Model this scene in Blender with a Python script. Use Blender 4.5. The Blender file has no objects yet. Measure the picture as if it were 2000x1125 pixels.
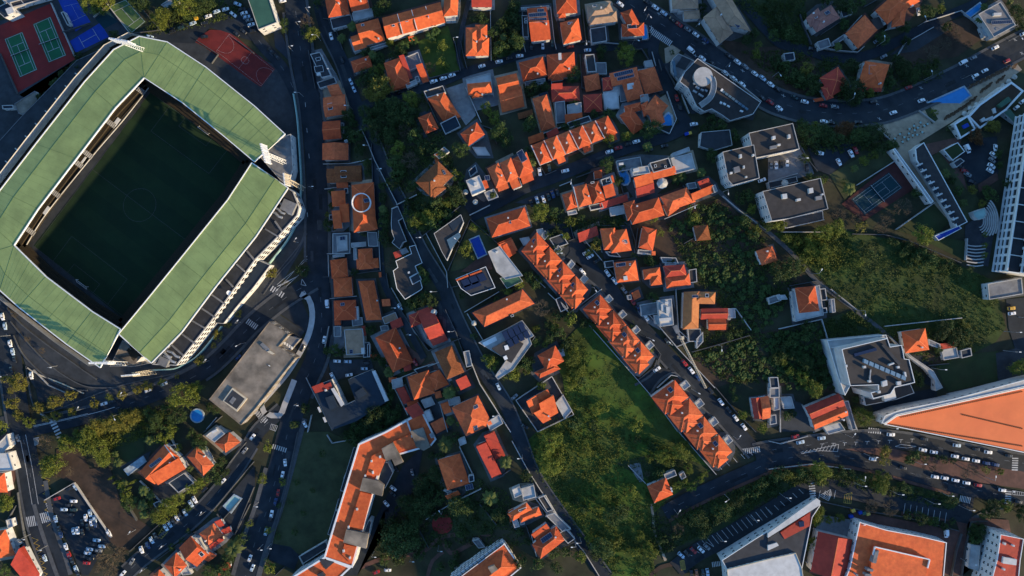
import bpy, bmesh, math, random
from mathutils import Vector, Matrix, noise
R = random.Random(7)
# ---------------------------------------------------------------- camera, sky, sun, exposure
SC = bpy.context.scene
HC, S = 400.0, 0.3            # camera height (m), metres per photograph pixel at level zero
cam = bpy.data.objects.new('camera', bpy.data.cameras.new('camera'))
SC.collection.objects.link(cam)
cam.location = (0, 0, HC)
cam.data.sensor_width = 36.0
cam.data.lens = 24.0
cam.data.clip_end = 20000
SC.camera = cam
SUN_EL, SUN_AZ = math.radians(15.0), math.atan2(0.875, -0.485)   # azimuth from +y towards +x
W = bpy.data.worlds.new('World'); SC.world = W; W.use_nodes = True
nt = W.node_tree
sky = nt.nodes.new('ShaderNodeTexSky'); sky.sky_type = 'NISHITA'; sky.sun_disc = False
sky.sun_elevation = SUN_EL; sky.sun_rotation = SUN_AZ
sky.dust_density = 0.3; sky.ozone_density = 4.0
tint = nt.nodes.new('ShaderNodeVectorMath'); tint.operation = 'MULTIPLY'; tint.inputs[1].default_value = (.86, 1.0, 1.06)
nt.links.new(sky.outputs[0], tint.inputs[0]); nt.links.new(tint.outputs[0], nt.nodes['Background'].inputs[0])
nt.nodes['Background'].inputs[1].default_value = 0.15
sl = bpy.data.lights.new('sun', 'SUN'); sl.energy = 4.3; sl.angle = math.radians(0.5); sl.color = (1.0, 0.77, 0.46)
sun = bpy.data.objects.new('sun', sl); SC.collection.objects.link(sun)
sv = Vector((math.cos(SUN_EL)*math.sin(SUN_AZ), math.cos(SUN_EL)*math.cos(SUN_AZ), math.sin(SUN_EL)))
sun.rotation_euler = sv.to_track_quat('Z', 'Y').to_euler()
SC.view_settings.view_transform = 'Standard'; SC.view_settings.look = 'None'
SC.view_settings.exposure = 0.87; SC.view_settings.gamma = 1.0; SC.view_settings.use_curve_mapping = False

# ---------------------------------------------------------------- helpers
def sstep(t):
    t = max(0.0, min(1.0, t)); return t*t*(3-2*t)
def gz(x, y):                                  # ground height under photograph pixel (x, y)
    f = sstep((x - 580 - 0.30*max(0, y-420))/300.0)
    a = 11 + 21*sstep((y-90)/250.0) - 4*sstep((y-640)/220.0)
    return a*f + 4.0*sstep((x-1150)/500.0)
def U(x, y, h=0.0, g=None):                    # pixel + height above ground -> world point
    z = (gz(x, y) if g is None else g) + h
    k = S*(HC - z)/HC
    return Vector(((x-1000)*k, (562.5-y)*k, z))
TO = [0, 0]
def T(x, y):                                   # enlarged-tile coordinates -> photograph pixel
    return (TO[0]*500 + x/4.0, TO[1]*281 + y/4.0)
def tile(a, b): TO[0], TO[1] = a, b
def nums(s): return [float(v) for v in s.split(',')]
def pts(s):
    v = nums(s); return [T(v[i], v[i+1]) for i in range(0, len(v), 2)]
def link(o, parent=None):
    SC.collection.objects.link(o)
    if parent: o.parent = parent
    return o
def tag(o, label=None, cat=None, group=None, kind=None):
    if label: o['label'] = label
    if cat: o['category'] = cat
    if group: o['group'] = group
    if kind: o['kind'] = kind
    return o
def empty(name, loc, rz=0.0):
    o = bpy.data.objects.new(name, None); o.location = loc; o.rotation_euler = (0, 0, rz)
    o.empty_display_size = 0.5
    return link(o)
class MB:
    """collects faces; build() links them as one mesh object"""
    def __init__(s): s.v = []; s.f = []; s.uv = []; s.mi = []; s.m = 0
    def face(s, ps, uv=None):
        n = len(s.v); s.v += [tuple(p) for p in ps]; s.f.append(tuple(range(n, n+len(ps)))); s.uv.append(uv); s.mi.append(s.m)
    def slope(s, ps):                          # a face with texture axes along the eave and up the slope
        n = Vector((0, 0, 0)); o = ps[0]
        for i in range(1, len(ps)-1): n += (ps[i]-o).cross(ps[i+1]-o)
        if n.z < 0: ps = ps[::-1]; n = -n
        n.normalize()
        d = Vector((n.x, n.y, 0))
        if d.length < 1e-4: d = Vector((0, 1, 0))
        d.normalize(); u = Vector((-d.y, d.x, 0)); w = n.cross(u)
        s.face(ps, [(p.dot(u), p.dot(w)) for p in ps])
    def box(s, c, ax, ay, az):                 # centre and three half-axes
        P = [c + i*ax + j*ay + k*az for k in (-1, 1) for j in (-1, 1) for i in (-1, 1)]
        for q in ((0,2,3,1),(4,5,7,6),(0,1,5,4),(2,6,7,3),(0,4,6,2),(1,3,7,5)): s.face([P[i] for i in q])
    def bar(s, a, b, w, h=None, up=Vector((0,0,1))):   # a box from a to b
        d = (b-a); L = d.length
        if L < 1e-5: return
        d /= L
        if abs(d.dot(up)) > .98: up = Vector((1,0,0))
        x = d.cross(up).normalized(); y = x.cross(d)
        s.box((a+b)/2, d*(L/2), x*(w/2), y*((h or w)/2))
    def tube(s, a, b, r0, r1, n=6):
        d = (b-a).normalized(); up = Vector((0,0,1)) if abs(d.z) < .9 else Vector((1,0,0))
        x = d.cross(up).normalized(); y = x.cross(d)
        A = [a + (x*math.cos(t)+y*math.sin(t))*r0 for t in [6.2832*i/n for i in range(n)]]
        B = [b + (x*math.cos(t)+y*math.sin(t))*r1 for t in [6.2832*i/n for i in range(n)]]
        for i in range(n): s.face([A[i], A[(i+1)%n], B[(i+1)%n], B[i]])
        s.face(B)
    def prism(s, P, z0, z1, top=True):         # world 2D outline
        A = [Vector((p.x, p.y, z0)) for p in P]; B = [Vector((p.x, p.y, z1)) for p in P]; n = len(P)
        for i in range(n): s.face([A[i], A[(i+1)%n], B[(i+1)%n], B[i]])
        if top: s.slope(B)
    def mesh(s, name, mats):
        me = bpy.data.meshes.new(name); me.from_pydata(s.v, [], s.f)
        for m in (mats if isinstance(mats, (list, tuple)) else [mats]): me.materials.append(m)
        if any(s.mi): me.polygons.foreach_set('material_index', s.mi)
        if any(u is not None for u in s.uv):
            ul = me.uv_layers.new(name='UVMap'); k = 0; dat = []
            for f, u in zip(s.f, s.uv):
                for i in range(len(f)): dat += list(u[i]) if u else [0.0, 0.0]
            ul.data.foreach_set('uv', dat)
        me.update()
        return me
    def build(s, name, mats, parent=None):
        return link(bpy.data.objects.new(name, s.mesh(name, mats)), parent)
def ccw(P):
    a = sum(P[i].x*P[(i+1)%len(P)].y - P[(i+1)%len(P)].x*P[i].y for i in range(len(P)))
    return P if a > 0 else P[::-1]
def inset(P, d):                               # mitred inset of a counter-clockwise outline
    out = []; n = len(P)
    for i in range(n):
        a, b, c = P[i-1], P[i], P[(i+1)%n]
        e = Vector((b.x-a.x, b.y-a.y)); f = Vector((c.x-b.x, c.y-b.y))
        if e.length < 1e-6 or f.length < 1e-6: out.append(b.copy()); continue
        e.normalize(); f.normalize(); m = Vector((-e.y-f.y, e.x+f.x)); L = m.length
        if L < .3: m = Vector((-e.y, e.x)); k = d
        else: m /= L; k = d/max(.35, m.dot(Vector((-e.y, e.x))))
        out.append(Vector((b.x+m.x*k, b.y+m.y*k, b.z)))
    return out
def inside(p, P):
    c = False; n = len(P)
    for i in range(n):
        a, b = P[i], P[(i+1)%n]
        if (a[1] > p[1]) != (b[1] > p[1]) and p[0] < (b[0]-a[0])*(p[1]-a[1])/(b[1]-a[1])+a[0]: c = not c
    return c
def smooth(P, step=10.0):                      # Catmull-Rom through pixel points
    out = []; n = len(P)
    for i in range(n-1):
        p0, p1, p2, p3 = P[max(0,i-1)], P[i], P[i+1], P[min(n-1,i+2)]
        L = math.hypot(p2[0]-p1[0], p2[1]-p1[1]); k = max(1, int(L/step))
        for j in range(k):
            t = j/k
            out.append(tuple(.5*((2*p1[q])+(-p0[q]+p2[q])*t+(2*p0[q]-5*p1[q]+4*p2[q]-p3[q])*t*t+(-p0[q]+3*p1[q]-3*p2[q]+p3[q])*t**3) for q in (0,1)))
    out.append(tuple(P[-1])); return out
def offs(P, d):                                # sideways offset of a pixel polyline (right-hand side positive)
    out = []
    for i in range(len(P)):
        a, b = P[max(0,i-1)], P[min(len(P)-1,i+1)]
        dx, dy = b[0]-a[0], b[1]-a[1]; L = math.hypot(dx, dy) or 1
        out.append((P[i][0]-dy/L*d, P[i][1]+dx/L*d))
    return out
def ribbon(name, P, w, off, mat, lift=0.0, parent=None):   # a strip draped on the ground; lift > 0 gives it a kerb
    n = max(1, int(w/12)); L = [offs(P, w*(k/n-.5)) for k in range(n+1)]; m = MB()
    for i in range(len(P)-1):
        for k in range(n):
            m.face([U(*L[k][i], off+lift), U(*L[k+1][i], off+lift), U(*L[k+1][i+1], off+lift), U(*L[k][i+1], off+lift)][::-1])
        if lift:
            for k in (0, n): m.face([U(*L[k][i], off-.05), U(*L[k][i+1], off-.05), U(*L[k][i+1], off+lift), U(*L[k][i], off+lift)])
    o = m.build(name, mat, parent); return o
def sheet(name, P, off, mat, cell=8.0):       # any outline draped on the ground
    bm = bmesh.new(); vs = [bm.verts.new((p[0], p[1], 0)) for p in P]; bm.faces.new(vs)
    bmesh.ops.triangulate(bm, faces=bm.faces[:])
    for q in (0, 1):
        lo, hi = min(p[q] for p in P), max(p[q] for p in P); t = math.floor(lo/cell)*cell+cell
        while t < hi:
            no = (1,0,0) if q == 0 else (0,1,0)
            bmesh.ops.bisect_plane(bm, geom=bm.verts[:]+bm.edges[:]+bm.faces[:], plane_co=(t if q==0 else 0, t if q else 0, 0), plane_no=no)
            t += cell
    for v in bm.verts: v.co = U(v.co.x, v.co.y, off)
    bmesh.ops.recalc_face_normals(bm, faces=bm.faces[:])
    if sum(f.normal.z for f in bm.faces) < 0: bmesh.ops.reverse_faces(bm, faces=bm.faces[:])
    me = bpy.data.meshes.new(name); bm.to_mesh(me); bm.free(); me.materials.append(mat)
    return tag(link(bpy.data.objects.new(name, me)), kind='structure')

# ---------------------------------------------------------------- materials
def mat(name, col, rough=.8, col2=None, scale=.6, amt=.5, spec=.3, bump=0., detail=6., metal=0., tiles=0., stain=0., rnd=0., coords='Object'):
    m = bpy.data.materials.new(name); m.use_nodes = True; t = m.node_tree; N = t.nodes; L = t.links
    b = N['Principled BSDF']; b.inputs['Roughness'].default_value = rough; b.inputs['Metallic'].default_value = metal
    b.inputs['Specular IOR Level'].default_value = spec
    geo = N.new('ShaderNodeNewGeometry')
    nz = N.new('ShaderNodeTexNoise'); nz.inputs['Scale'].default_value = scale; nz.inputs['Detail'].default_value = detail
    L.new(geo.outputs['Position'], nz.inputs['Vector'])
    rp = N.new('ShaderNodeMapRange'); rp.inputs[1].default_value = .5-.22; rp.inputs[2].default_value = .5+.22
    L.new(nz.outputs['Fac'], rp.inputs[0])
    mx = N.new('ShaderNodeMix'); mx.data_type = 'RGBA'
    c2 = col2 or tuple(c*(1-amt) for c in col)
    mx.inputs[6].default_value = (*col, 1); mx.inputs[7].default_value = (*c2, 1); L.new(rp.outputs[0], mx.inputs[0])
    out = mx.outputs[2]; hgt = nz.outputs['Fac']
    if tiles:
        uv = N.new('ShaderNodeUVMap'); wv = N.new('ShaderNodeTexWave'); wv.inputs['Scale'].default_value = .314/tiles
        wv.bands_direction = 'X'; wv.inputs['Distortion'].default_value = .6; wv.inputs['Detail Scale'].default_value = 2.0
        L.new(uv.outputs[0], wv.inputs['Vector'])
        w2 = N.new('ShaderNodeTexWave'); w2.inputs['Scale'].default_value = .314/(tiles*1.1); w2.bands_direction = 'Y'; w2.inputs['Distortion'].default_value = 1.5
        L.new(uv.outputs[0], w2.inputs['Vector'])
        ad = N.new('ShaderNodeMath'); ad.operation = 'ADD'; L.new(wv.outputs['Fac'], ad.inputs[0]); L.new(w2.outputs['Fac'], ad.inputs[1])
        mr = N.new('ShaderNodeMapRange'); mr.inputs[1].default_value = 0; mr.inputs[2].default_value = 2; mr.inputs[3].default_value = .74; mr.inputs[4].default_value = 1.10
        L.new(ad.outputs[0], mr.inputs[0])
        m2 = N.new('ShaderNodeVectorMath'); m2.operation = 'SCALE'; L.new(out, m2.inputs[0]); L.new(mr.outputs[0], m2.inputs['Scale']); out = m2.outputs[0]; hgt = ad.outputs[0]
    if stain:                                   # large irregular patches of dirt and wear
        n3 = N.new('ShaderNodeTexNoise'); n3.inputs['Scale'].default_value = .09; n3.inputs['Detail'].default_value = 8; n3.inputs['Roughness'].default_value = .65
        L.new(geo.outputs['Position'], n3.inputs['Vector'])
        r3 = N.new('ShaderNodeMapRange'); r3.inputs[1].default_value = .4; r3.inputs[2].default_value = .66; r3.inputs[3].default_value = 1.0; r3.inputs[4].default_value = 1-stain
        L.new(n3.outputs['Fac'], r3.inputs[0])
        m3 = N.new('ShaderNodeVectorMath'); m3.operation = 'SCALE'; L.new(out, m3.inputs[0]); L.new(r3.outputs[0], m3.inputs['Scale']); out = m3.outputs[0]
    if rnd:
        oi = N.new('ShaderNodeObjectInfo'); r4 = N.new('ShaderNodeMapRange'); r4.inputs[3].default_value = 1-rnd; r4.inputs[4].default_value = 1+rnd
        L.new(oi.outputs['Random'], r4.inputs[0])
        m4 = N.new('ShaderNodeVectorMath'); m4.operation = 'SCALE'; L.new(out, m4.inputs[0]); L.new(r4.outputs[0], m4.inputs['Scale']); out = m4.outputs[0]
    L.new(out, b.inputs['Base Color'])
    if bump:
        bp = N.new('ShaderNodeBump'); bp.inputs['Strength'].default_value = bump; bp.inputs['Distance'].default_value = .15
        L.new(hgt, bp.inputs['Height']); L.new(bp.outputs[0], b.inputs['Normal'])
    return m
M = {}
M['o'] = mat('terracotta_tiles', (.90,.188,.056), .75, (.66,.116,.040), .5, tiles=.42, bump=.5, stain=.22, rnd=.12, spec=.15)
M['o2'] = mat('redder_terracotta_tiles', (.78,.140,.046), .75, (.56,.092,.035), .6, tiles=.42, bump=.5, stain=.28, rnd=.15, spec=.15)
M['o3'] = mat('faded_terracotta_tiles', (.90,.205,.07), .8, (.62,.12,.05), .7, tiles=.42, bump=.5, stain=.30, rnd=.12, spec=.15)
M['r'] = mat('red_tiles', (.60,.075,.045), .75, (.44,.058,.038), .5, tiles=.42, bump=.5, stain=.25, rnd=.12, spec=.2)
M['d'] = mat('weathered_brown_tiles', (.40,.135,.05), .8, (.24,.075,.032), 1.2, tiles=.42, bump=.6, stain=.4, spec=.15)
M['t'] = mat('sand_coloured_tiles', (.56,.36,.23), .8, (.44,.28,.18), .6, tiles=.42, bump=.5, stain=.3, spec=.2)
M['l'] = mat('light_salmon_tiles', (.62,.24,.085), .8, (.50,.18,.07), .6, tiles=.42, bump=.5, stain=.2, spec=.2)
M['k'] = mat('pink_tiles', (.46,.20,.15), .8, (.36,.16,.13), .6, tiles=.42, bump=.5, stain=.25, spec=.2)
M['mo'] = mat('smooth_orange_sheet', (.88,.215,.072), .7, (.80,.185,.065), .08, stain=.10, spec=.2)
M['cap'] = mat('ridge_tiles', (.86,.215,.075), .8, (.62,.14,.05), 1.5)
M['w'] = mat('white_render', (.64,.63,.61), .85, (.50,.49,.47), .35, stain=.18)
M['p'] = mat('pale_roof_paint', (.52,.505,.48), .8, (.38,.37,.355), .35, stain=.25)
M['g'] = mat('grey_concrete', (.26,.26,.26), .9, (.17,.17,.18), .4, stain=.35)
M['b'] = mat('brown_roof_felt', (.060,.054,.052), .9, (.040,.037,.037), .4, stain=.3)
M['dk'] = mat('dark_bitumen', (.055,.058,.066), .85, (.035,.038,.045), .4, stain=.35)
M['s'] = mat('slate_blue_sheet', (.020,.034,.052), .7, (.014,.025,.040), .3, stain=.3)
M['bg'] = mat('weathered_concrete_roof', (.38,.31,.235), .9, (.15,.13,.105), .12, stain=.55, detail=9)
M['cream'] = mat('cream_render', (.66,.56,.40), .85, (.54,.46,.34), .3, stain=.2)
M['asphalt'] = mat('asphalt', (.012,.019,.028), .9, (.030,.037,.046), .16, stain=.4, detail=9)
M['asphalt2'] = mat('worn_asphalt', (.032,.037,.043), .9, (.022,.027,.033), .4, stain=.4, detail=9)
M['kerb'] = mat('pavement_stone', (.105,.108,.112), .9, (.072,.076,.08), .8, stain=.3)
M['pav_d'] = mat('dark_paving', (.056,.062,.070), .9, (.036,.042,.048), .3, stain=.4)
M['brick'] = mat('red_brick_paving', (.15,.072,.055), .9, (.10,.052,.042), .5, stain=.35)
M['beige'] = mat('beige_deck', (.44,.34,.24), .9, (.32,.25,.18), .5, stain=.3)
M['paint'] = mat('white_road_paint', (.62,.62,.60), .8, (.40,.40,.40), 1.2, stain=.3)
M['worn'] = mat('worn_lane_paint', (.26,.27,.28), .85, (.06,.065,.07), 2.5)
M['ypaint'] = mat('yellow_road_paint', (.55,.36,.06), .8, (.4,.27,.06), 1.2)
M['soil'] = mat('brown_soil', (.085,.052,.034), .95, (.05,.034,.024), .25, stain=.4, bump=.5, detail=9)
M['ground'] = mat('garden_ground', (.036,.046,.020), .95, (.058,.047,.030), .07, stain=.5, bump=.6, detail=10)
M['grass'] = mat('meadow_grass', (.072,.138,.016), .95, (.066,.082,.018), .055, stain=.55, bump=.7, detail=10)
M['hillgrass'] = mat('hillside_grass', (.044,.084,.014), .95, (.044,.054,.016), .055, stain=.5, bump=.7, detail=10)
M['courtred'] = mat('brown_red_court', (.085,.026,.024), .9, (.065,.022,.02), .3, stain=.3)
M['lawn'] = mat('dark_lawn', (.030,.052,.016), .95, (.045,.052,.020), .15, stain=.3, bump=.4, detail=9)
M['drylawn'] = mat('dry_lawn', (.075,.082,.035), .95, (.045,.055,.024), .12, stain=.4, bump=.5, detail=10)
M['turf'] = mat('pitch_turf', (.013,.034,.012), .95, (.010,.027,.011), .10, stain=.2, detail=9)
M['croof'] = mat('green_stadium_sheet', (.285,.365,.130), .6, (.245,.325,.120), .05, tiles=.42, bump=.04, stain=.26, spec=.3)
M['seam'] = mat('roof_seams', (.13,.20,.08), .7, (.10,.16,.065), .2)
M['groof'] = mat('dark_green_sheet', (.05,.13,.085), .6, (.04,.105,.07), .2, stain=.2)
M['teal'] = mat('pale_teal_paint', (.33,.50,.45), .7, (.25,.40,.37), .4)
M['redct'] = mat('red_court', (.27,.026,.022), .9, (.21,.022,.02), .2, stain=.2)
M['redct2'] = mat('dull_red_court', (.19,.024,.022), .9, (.14,.02,.02), .3, stain=.3)
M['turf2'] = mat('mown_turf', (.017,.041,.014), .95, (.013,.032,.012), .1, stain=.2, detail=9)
M['patch'] = mat('road_patch', (.008,.011,.016), .9, (.014,.018,.022), .8)
M['patch2'] = mat('pale_road_patch', (.048,.054,.060), .9, (.03,.035,.04), .8)
M['grnct'] = mat('green_court', (.016,.135,.055), .9, (.014,.11,.045), .2, stain=.15)
M['bluct'] = mat('blue_court', (.012,.055,.36), .85, (.012,.045,.28), .3)
M['olvct'] = mat('olive_court', (.095,.165,.055), .9, (.075,.13,.045), .3, stain=.2)
M['tealct'] = mat('teal_court', (.008,.040,.050), .9, (.007,.034,.042), .3)
M['water'] = mat('pool_water', (.018,.21,.52), .08, (.025,.25,.58), .5, spec=.5)
M['water2'] = mat('deep_pool_water', (.008,.045,.30), .08, (.01,.055,.36), .5, spec=.5)
M['water3'] = mat('darker_pool_water', (.014,.12,.46), .08, (.016,.14,.5), .5, spec=.5)  # slightly darker blue of the inner basin
M['coping'] = mat('pool_coping', (.42,.50,.55), .7)
M['glass'] = mat('dark_glass', (.018,.022,.028), .12, spec=.6)
M['skyglass'] = mat('roof_glass', (.10,.17,.22), .15, (.07,.12,.16), .8, spec=.6)
M['solar'] = mat('solar_cells', (.012,.020,.050), .18, (.02,.03,.07), 1.5, spec=.6)
M['solpale'] = mat('collector_glass', (.20,.30,.38), .2, (.14,.22,.30), 1.0, spec=.6)
M['alu'] = mat('galvanised_steel', (.50,.51,.52), .45, metal=.4)
M['white'] = mat('white_paint', (.80,.80,.78), .5, (.70,.70,.68), .8)
M['seat'] = mat('stand_seats', (.020,.016,.014), .9, (.055,.04,.018), 1.6, detail=2)
M['black'] = mat('black_rubber', (.012,.012,.013), .7)
M['wood'] = mat('brown_timber', (.13,.075,.04), .8, (.08,.045,.025), 1.0)
M['bark'] = mat('bark', (.075,.055,.038), .95, (.045,.034,.025), 2.0)
M['leafy'] = mat('yellow_green_leaves', (.155,.172,.022), .7, (.082,.110,.016), .9, rnd=.28, spec=.25)
M['leafg'] = mat('dark_green_leaves', (.056,.088,.020), .7, (.030,.052,.014), .9, rnd=.35, spec=.25)
M['leafb'] = mat('dry_brown_twigs', (.115,.085,.055), .85, (.07,.055,.035), .9, rnd=.2)
M['leafr'] = mat('rust_red_leaves', (.15,.060,.020), .8, (.09,.045,.016), .9)
M['leafo'] = mat('ochre_leaves', (.20,.17,.024), .75, (.11,.11,.018), .8)
M['leafp'] = mat('palm_leaves', (.075,.090,.020), .7, (.045,.065,.016), .9, rnd=.25, spec=.2)
M['leafn'] = mat('banana_leaves', (.040,.070,.016), .7, (.026,.046,.012), .9, rnd=.3, spec=.15)
M['scrub'] = mat('scrub_leaves', (.075,.100,.020), .8, (.042,.062,.016), .20, spec=.2)
M['scruby'] = mat('bright_scrub_leaves', (.140,.150,.022), .8, (.075,.095,.020), .2, spec=.2)
M['fabric'] = mat('parasol_cloth', (.62,.58,.50), .8)
for k, c in dict(cw=(.80,.80,.80), cb=(.45,.56,.66), ck=(.015,.016,.018), cg=(.20,.21,.22), cr=(.33,.018,.018), cd=(.02,.045,.045), cy=(.62,.36,.04), cn=(.02,.045,.13), co=(.40,.13,.05)).items():
    M[k] = mat('car_paint_'+dict(cw='white',cb='silver',ck='black',cg='grey',cr='red',cd='green',cy='yellow',cn='blue',co='orange')[k], c, .25, c, spec=.6)

# ---------------------------------------------------------------- labels
LM = []                      # (x, y, phrase) landmarks
USED = {}
def near(x, y): return sorted(LM, key=lambda q: (q[0]-x)**2+(q[1]-y)**2)
def rel(x, y, q):
    dx, dy = x-q[0], y-q[1]
    if abs(dx) > 2.2*abs(dy): return 'right of' if dx > 0 else 'left of'
    if abs(dy) > 2.2*abs(dx): return 'below' if dy > 0 else 'above'
    return ('below' if dy > 0 else 'above') + (' and right of' if dx > 0 else ' and left of')
ORD = ['first','second','third','fourth','fifth','sixth','seventh','eighth','ninth','tenth','eleventh','twelfth','thirteenth','fourteenth','fifteenth','sixteenth','seventeenth','eighteenth','nineteenth','twentieth','twenty-first','twenty-second','twenty-third','twenty-fourth','twenty-fifth','twenty-sixth','twenty-seventh','twenty-eighth','twenty-ninth','thirtieth','thirty-first','thirty-second','thirty-third','thirty-fourth','thirty-fifth','thirty-sixth','thirty-seventh','thirty-eighth','thirty-ninth','fortieth']
def unique(s):
    if s not in USED: USED[s] = 1; return s
    return None
def describe(x, y, what):
    c = near(x, y)[:14]
    for q in c:
        s = unique(f'{what} {rel(x, y, q)} {q[2]}')
        if s and len(s.replace('-', ' ').split()) <= 16: return s
    for k in range(1, 40):
        s = unique(f'{what} {rel(x, y, c[0])} {c[0][2]}, {ORD[k]} nearest')
        if s: return s
# ---------------------------------------------------------------- terrain
def terrain():
    xs = [-30000,-12000,-5000,-2000,-900] + list(range(-300, 2301, 12)) + [2900,4000,7000,14000,32000]
    ys = [-30000,-12000,-5000,-2000,-900] + list(range(-300, 1425, 12)) + [2000,3100,6000,13000,31000]
    vs = [tuple(U(x, y)) for y in ys for x in xs]; n = len(xs)
    fs = [(j*n+i, (j+1)*n+i, (j+1)*n+i+1, j*n+i+1) for j in range(len(ys)-1) for i in range(n-1)]
    me = bpy.data.meshes.new('ground'); me.from_pydata(vs, [], fs); me.materials.append(M['ground'])
    for p in me.polygons: p.use_smooth = True
    tag(link(bpy.data.objects.new('ground', me)), 'planted hillside and valley ground under the whole town', None, None, 'structure')
terrain()

# ---------------------------------------------------------------- ground areas (name, material, outline)
AOFF = [0.21]
def area(name, m, P):
    AOFF[0] += .0016
    return sheet(name, P, AOFF[0], M[m])
def A(name, m, s): return area(name, m, pts(s))
tile(0,0)
def ppx(s):
    v = nums(s); return [(v[i], v[i+1]) for i in range(0, len(v), 2)]
area('meadow','grass',ppx('1022,868,1050,842,1110,810,1098,735,1075,695,1128,640,1168,640,1238,735,1260,760,1330,850,1393,915,1300,978,1272,1010,1270,1060,1282,1130,1195,1130,1130,1050,1068,955'))
area('hillside_meadow','hillgrass',ppx('1512,455,1640,448,1752,470,1860,512,1940,548,1965,640,1945,668,1900,690,1840,655,1720,655,1620,560'))
area('hillside_meadow','lawn',ppx('1425,0,1572,0,1580,92,1520,80,1478,40'))
area('lawn','lawn',ppx('1820,700,1950,685,1948,745,1850,765'))
area('lawn','lawn',ppx('1200,905,1300,880,1390,915,1330,955,1290,960,1255,930'))
area('soil_terrace','soil',ppx('1340,700,1420,660,1600,630,1640,700,1640,770,1560,760,1450,740,1390,760'))
area('soil_terrace','soil',ppx('1410,385,1490,470,1590,560,1540,560,1470,520,1300,470,1310,425'))
area('banana_terrace','ground',ppx('1480,660,1600,625,1640,760,1500,740'))
area('field_plot','soil',ppx('1228,432,1300,430,1335,500,1285,500'))
area('vegetable_plot','lawn',ppx('1604,625,1665,605,1730,652,1616,665'))
area('soil_slope','soil',ppx('1725,660,1880,640,1870,690,1810,715,1780,690'))
area('school_road','asphalt',ppx('1965,585,2010,580,2010,690,1985,690,1970,640'))
area('school_yard','pav_d',ppx('1945,690,1985,680,2010,690,2010,745,1950,752'))
area('soil_slope','soil',ppx('1440,95,1520,90,1590,110,1600,185,1545,180,1500,155,1450,125'))
area('soil_slope','soil',ppx('1745,90,1830,50,1900,28,1925,70,1870,110,1760,130'))
area('stadium_forecourt','pav_d',ppx('-60,380,0,345,160,140,275,60,400,66,470,90,510,110,562,180,592,300,602,440,592,482,545,560,470,645,400,702,300,752,205,792,100,800,60,745,30,650,-60,560'))
area('sports_yard','pav_d',ppx('320,80,385,62,545,130,570,185,590,290,500,200,420,130'))
tile(0,0)
A('club_yard','pav_d','-40,180,420,0,620,0,850,60,1040,260,860,300,640,420,560,480,150,740,320,840,280,900,140,980,0,1110,-40,1124')
A('tennis_surface','redct','-40,215,405,22,588,462,370,590,142,722,0,425')
A('tennis_court','grnct','35,305,175,248,292,545,155,605')
A('tennis_court','grnct','257,188,395,130,518,432,380,490')
A('padel_court','bluct','450,-10,590,-10,708,172,592,246,520,135')
A('padel_court','bluct','545,322,785,176,850,288,592,412')
A('padel_court','olvct','842,52,985,-6,1140,170,1025,262')
A('padel_court','tealct','745,147,830,65,920,170,812,226')
A('street_lot','asphalt','1280,270,1560,185,1800,95,1950,60,2020,230,2000,330,1900,300,1640,215,1520,340,1300,330')
A('handball_court','redct2','1525,330,1560,285,1640,232,1720,236,1800,262,1860,300,2148,540,2040,680,1990,650,1590,360')
tile(1,0)
A('hall_forecourt','s','135,225,180,215,312,532,240,455,150,370')
A('house_yard','g','580,150,740,110,800,160,640,230')
A('rubble_plot','g','1460,700,1640,640,1720,900,1640,980')
A('lawn','grass','1260,330,1500,200,1600,550,1360,620')
A('lawn','lawn','800,400,1000,420,1010,520,900,500')
tile(2,0)
A('corner_terrace','beige','1190,380,1260,345,1330,380,1250,470,1200,500')
A('apartment_yard','pav_d','1150,500,1440,460,1940,800,1880,940,1500,880,1400,890,1300,620')
A('house_yard','pav_d','70,400,340,380,300,320,90,330')
A('earth_plot','soil','1620,310,1790,330,2000,500,1980,620,1700,420')
A('pool_terrace','beige','1140,1010,1280,940,1210,730,1100,800,1050,960')
A('lawn','lawn','820,960,1150,1020,1140,1060,860,1110')
tile(3,0)
A('hotel_deck','beige','830,1000,1190,830,1530,675,1930,480,1985,545,1440,950,1160,1124,1000,1140')
A('lawn','lawn','1205,815,1250,805,1330,930,1280,970')
A('parking_bay','pav_d','950,430,1080,330,1350,190,1420,230,1150,400')
tile(2,1)
A('house_yard','pav_d','20,460,330,340,380,400,120,470')
A('square','asphalt2','385,832,520,735,560,770,700,1000,560,1000')
A('house_yard','pav_d','660,640,930,640,960,880,720,900')
A('house_yard','soil','910,600,1120,620,1130,840,980,860')
tile(3,1)
A('parking_yard','g','0,80,270,30,350,200,360,235,0,330')
A('car_park','asphalt','290,0,720,0,730,40,480,245,380,200')
A('hotel_lawn','drylawn','480,240,900,0,990,130,690,320,600,440')
A('court_surround','courtred','575,470,990,128,1145,350,745,605')
A('hard_tennis_court','tealct','650,432,945,222,1052,342,755,556')
A('hotel_garden_path','beige','1000,-20,1180,-20,1470,600,1300,640,1290,450,1000,50')
A('hotel_lawn','drylawn','1240,130,1340,60,1640,420,1680,520,1560,600,1500,520')
A('brick_court','brick','1170,40,1240,0,1520,-60,1480,60,1560,370,1340,60,1240,110')
A('hotel_car_park','asphalt','1480,20,1620,-40,1790,-60,1800,230,1640,310,1570,350')
A('brick_court','brick','1640,320,1790,220,1800,280,1650,380')
A('hotel_lawn','lawn','980,670,1290,460,1420,610,1300,720,1540,760,1530,910,1150,720')
A('amphitheatre_floor','dk','1540,640,1740,480,1790,560,1720,960,1540,900')
tile(0,2)
A('ramp_paving','asphalt2','250,640,700,760,650,860,300,900')
A('garden_paving','pav_d','0,1010,40,1000,110,1124,0,1124')
tile(0,3)
A('car_park','asphalt','355,535,588,398,892,825,760,1000,690,1124,640,1124,430,640')
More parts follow.
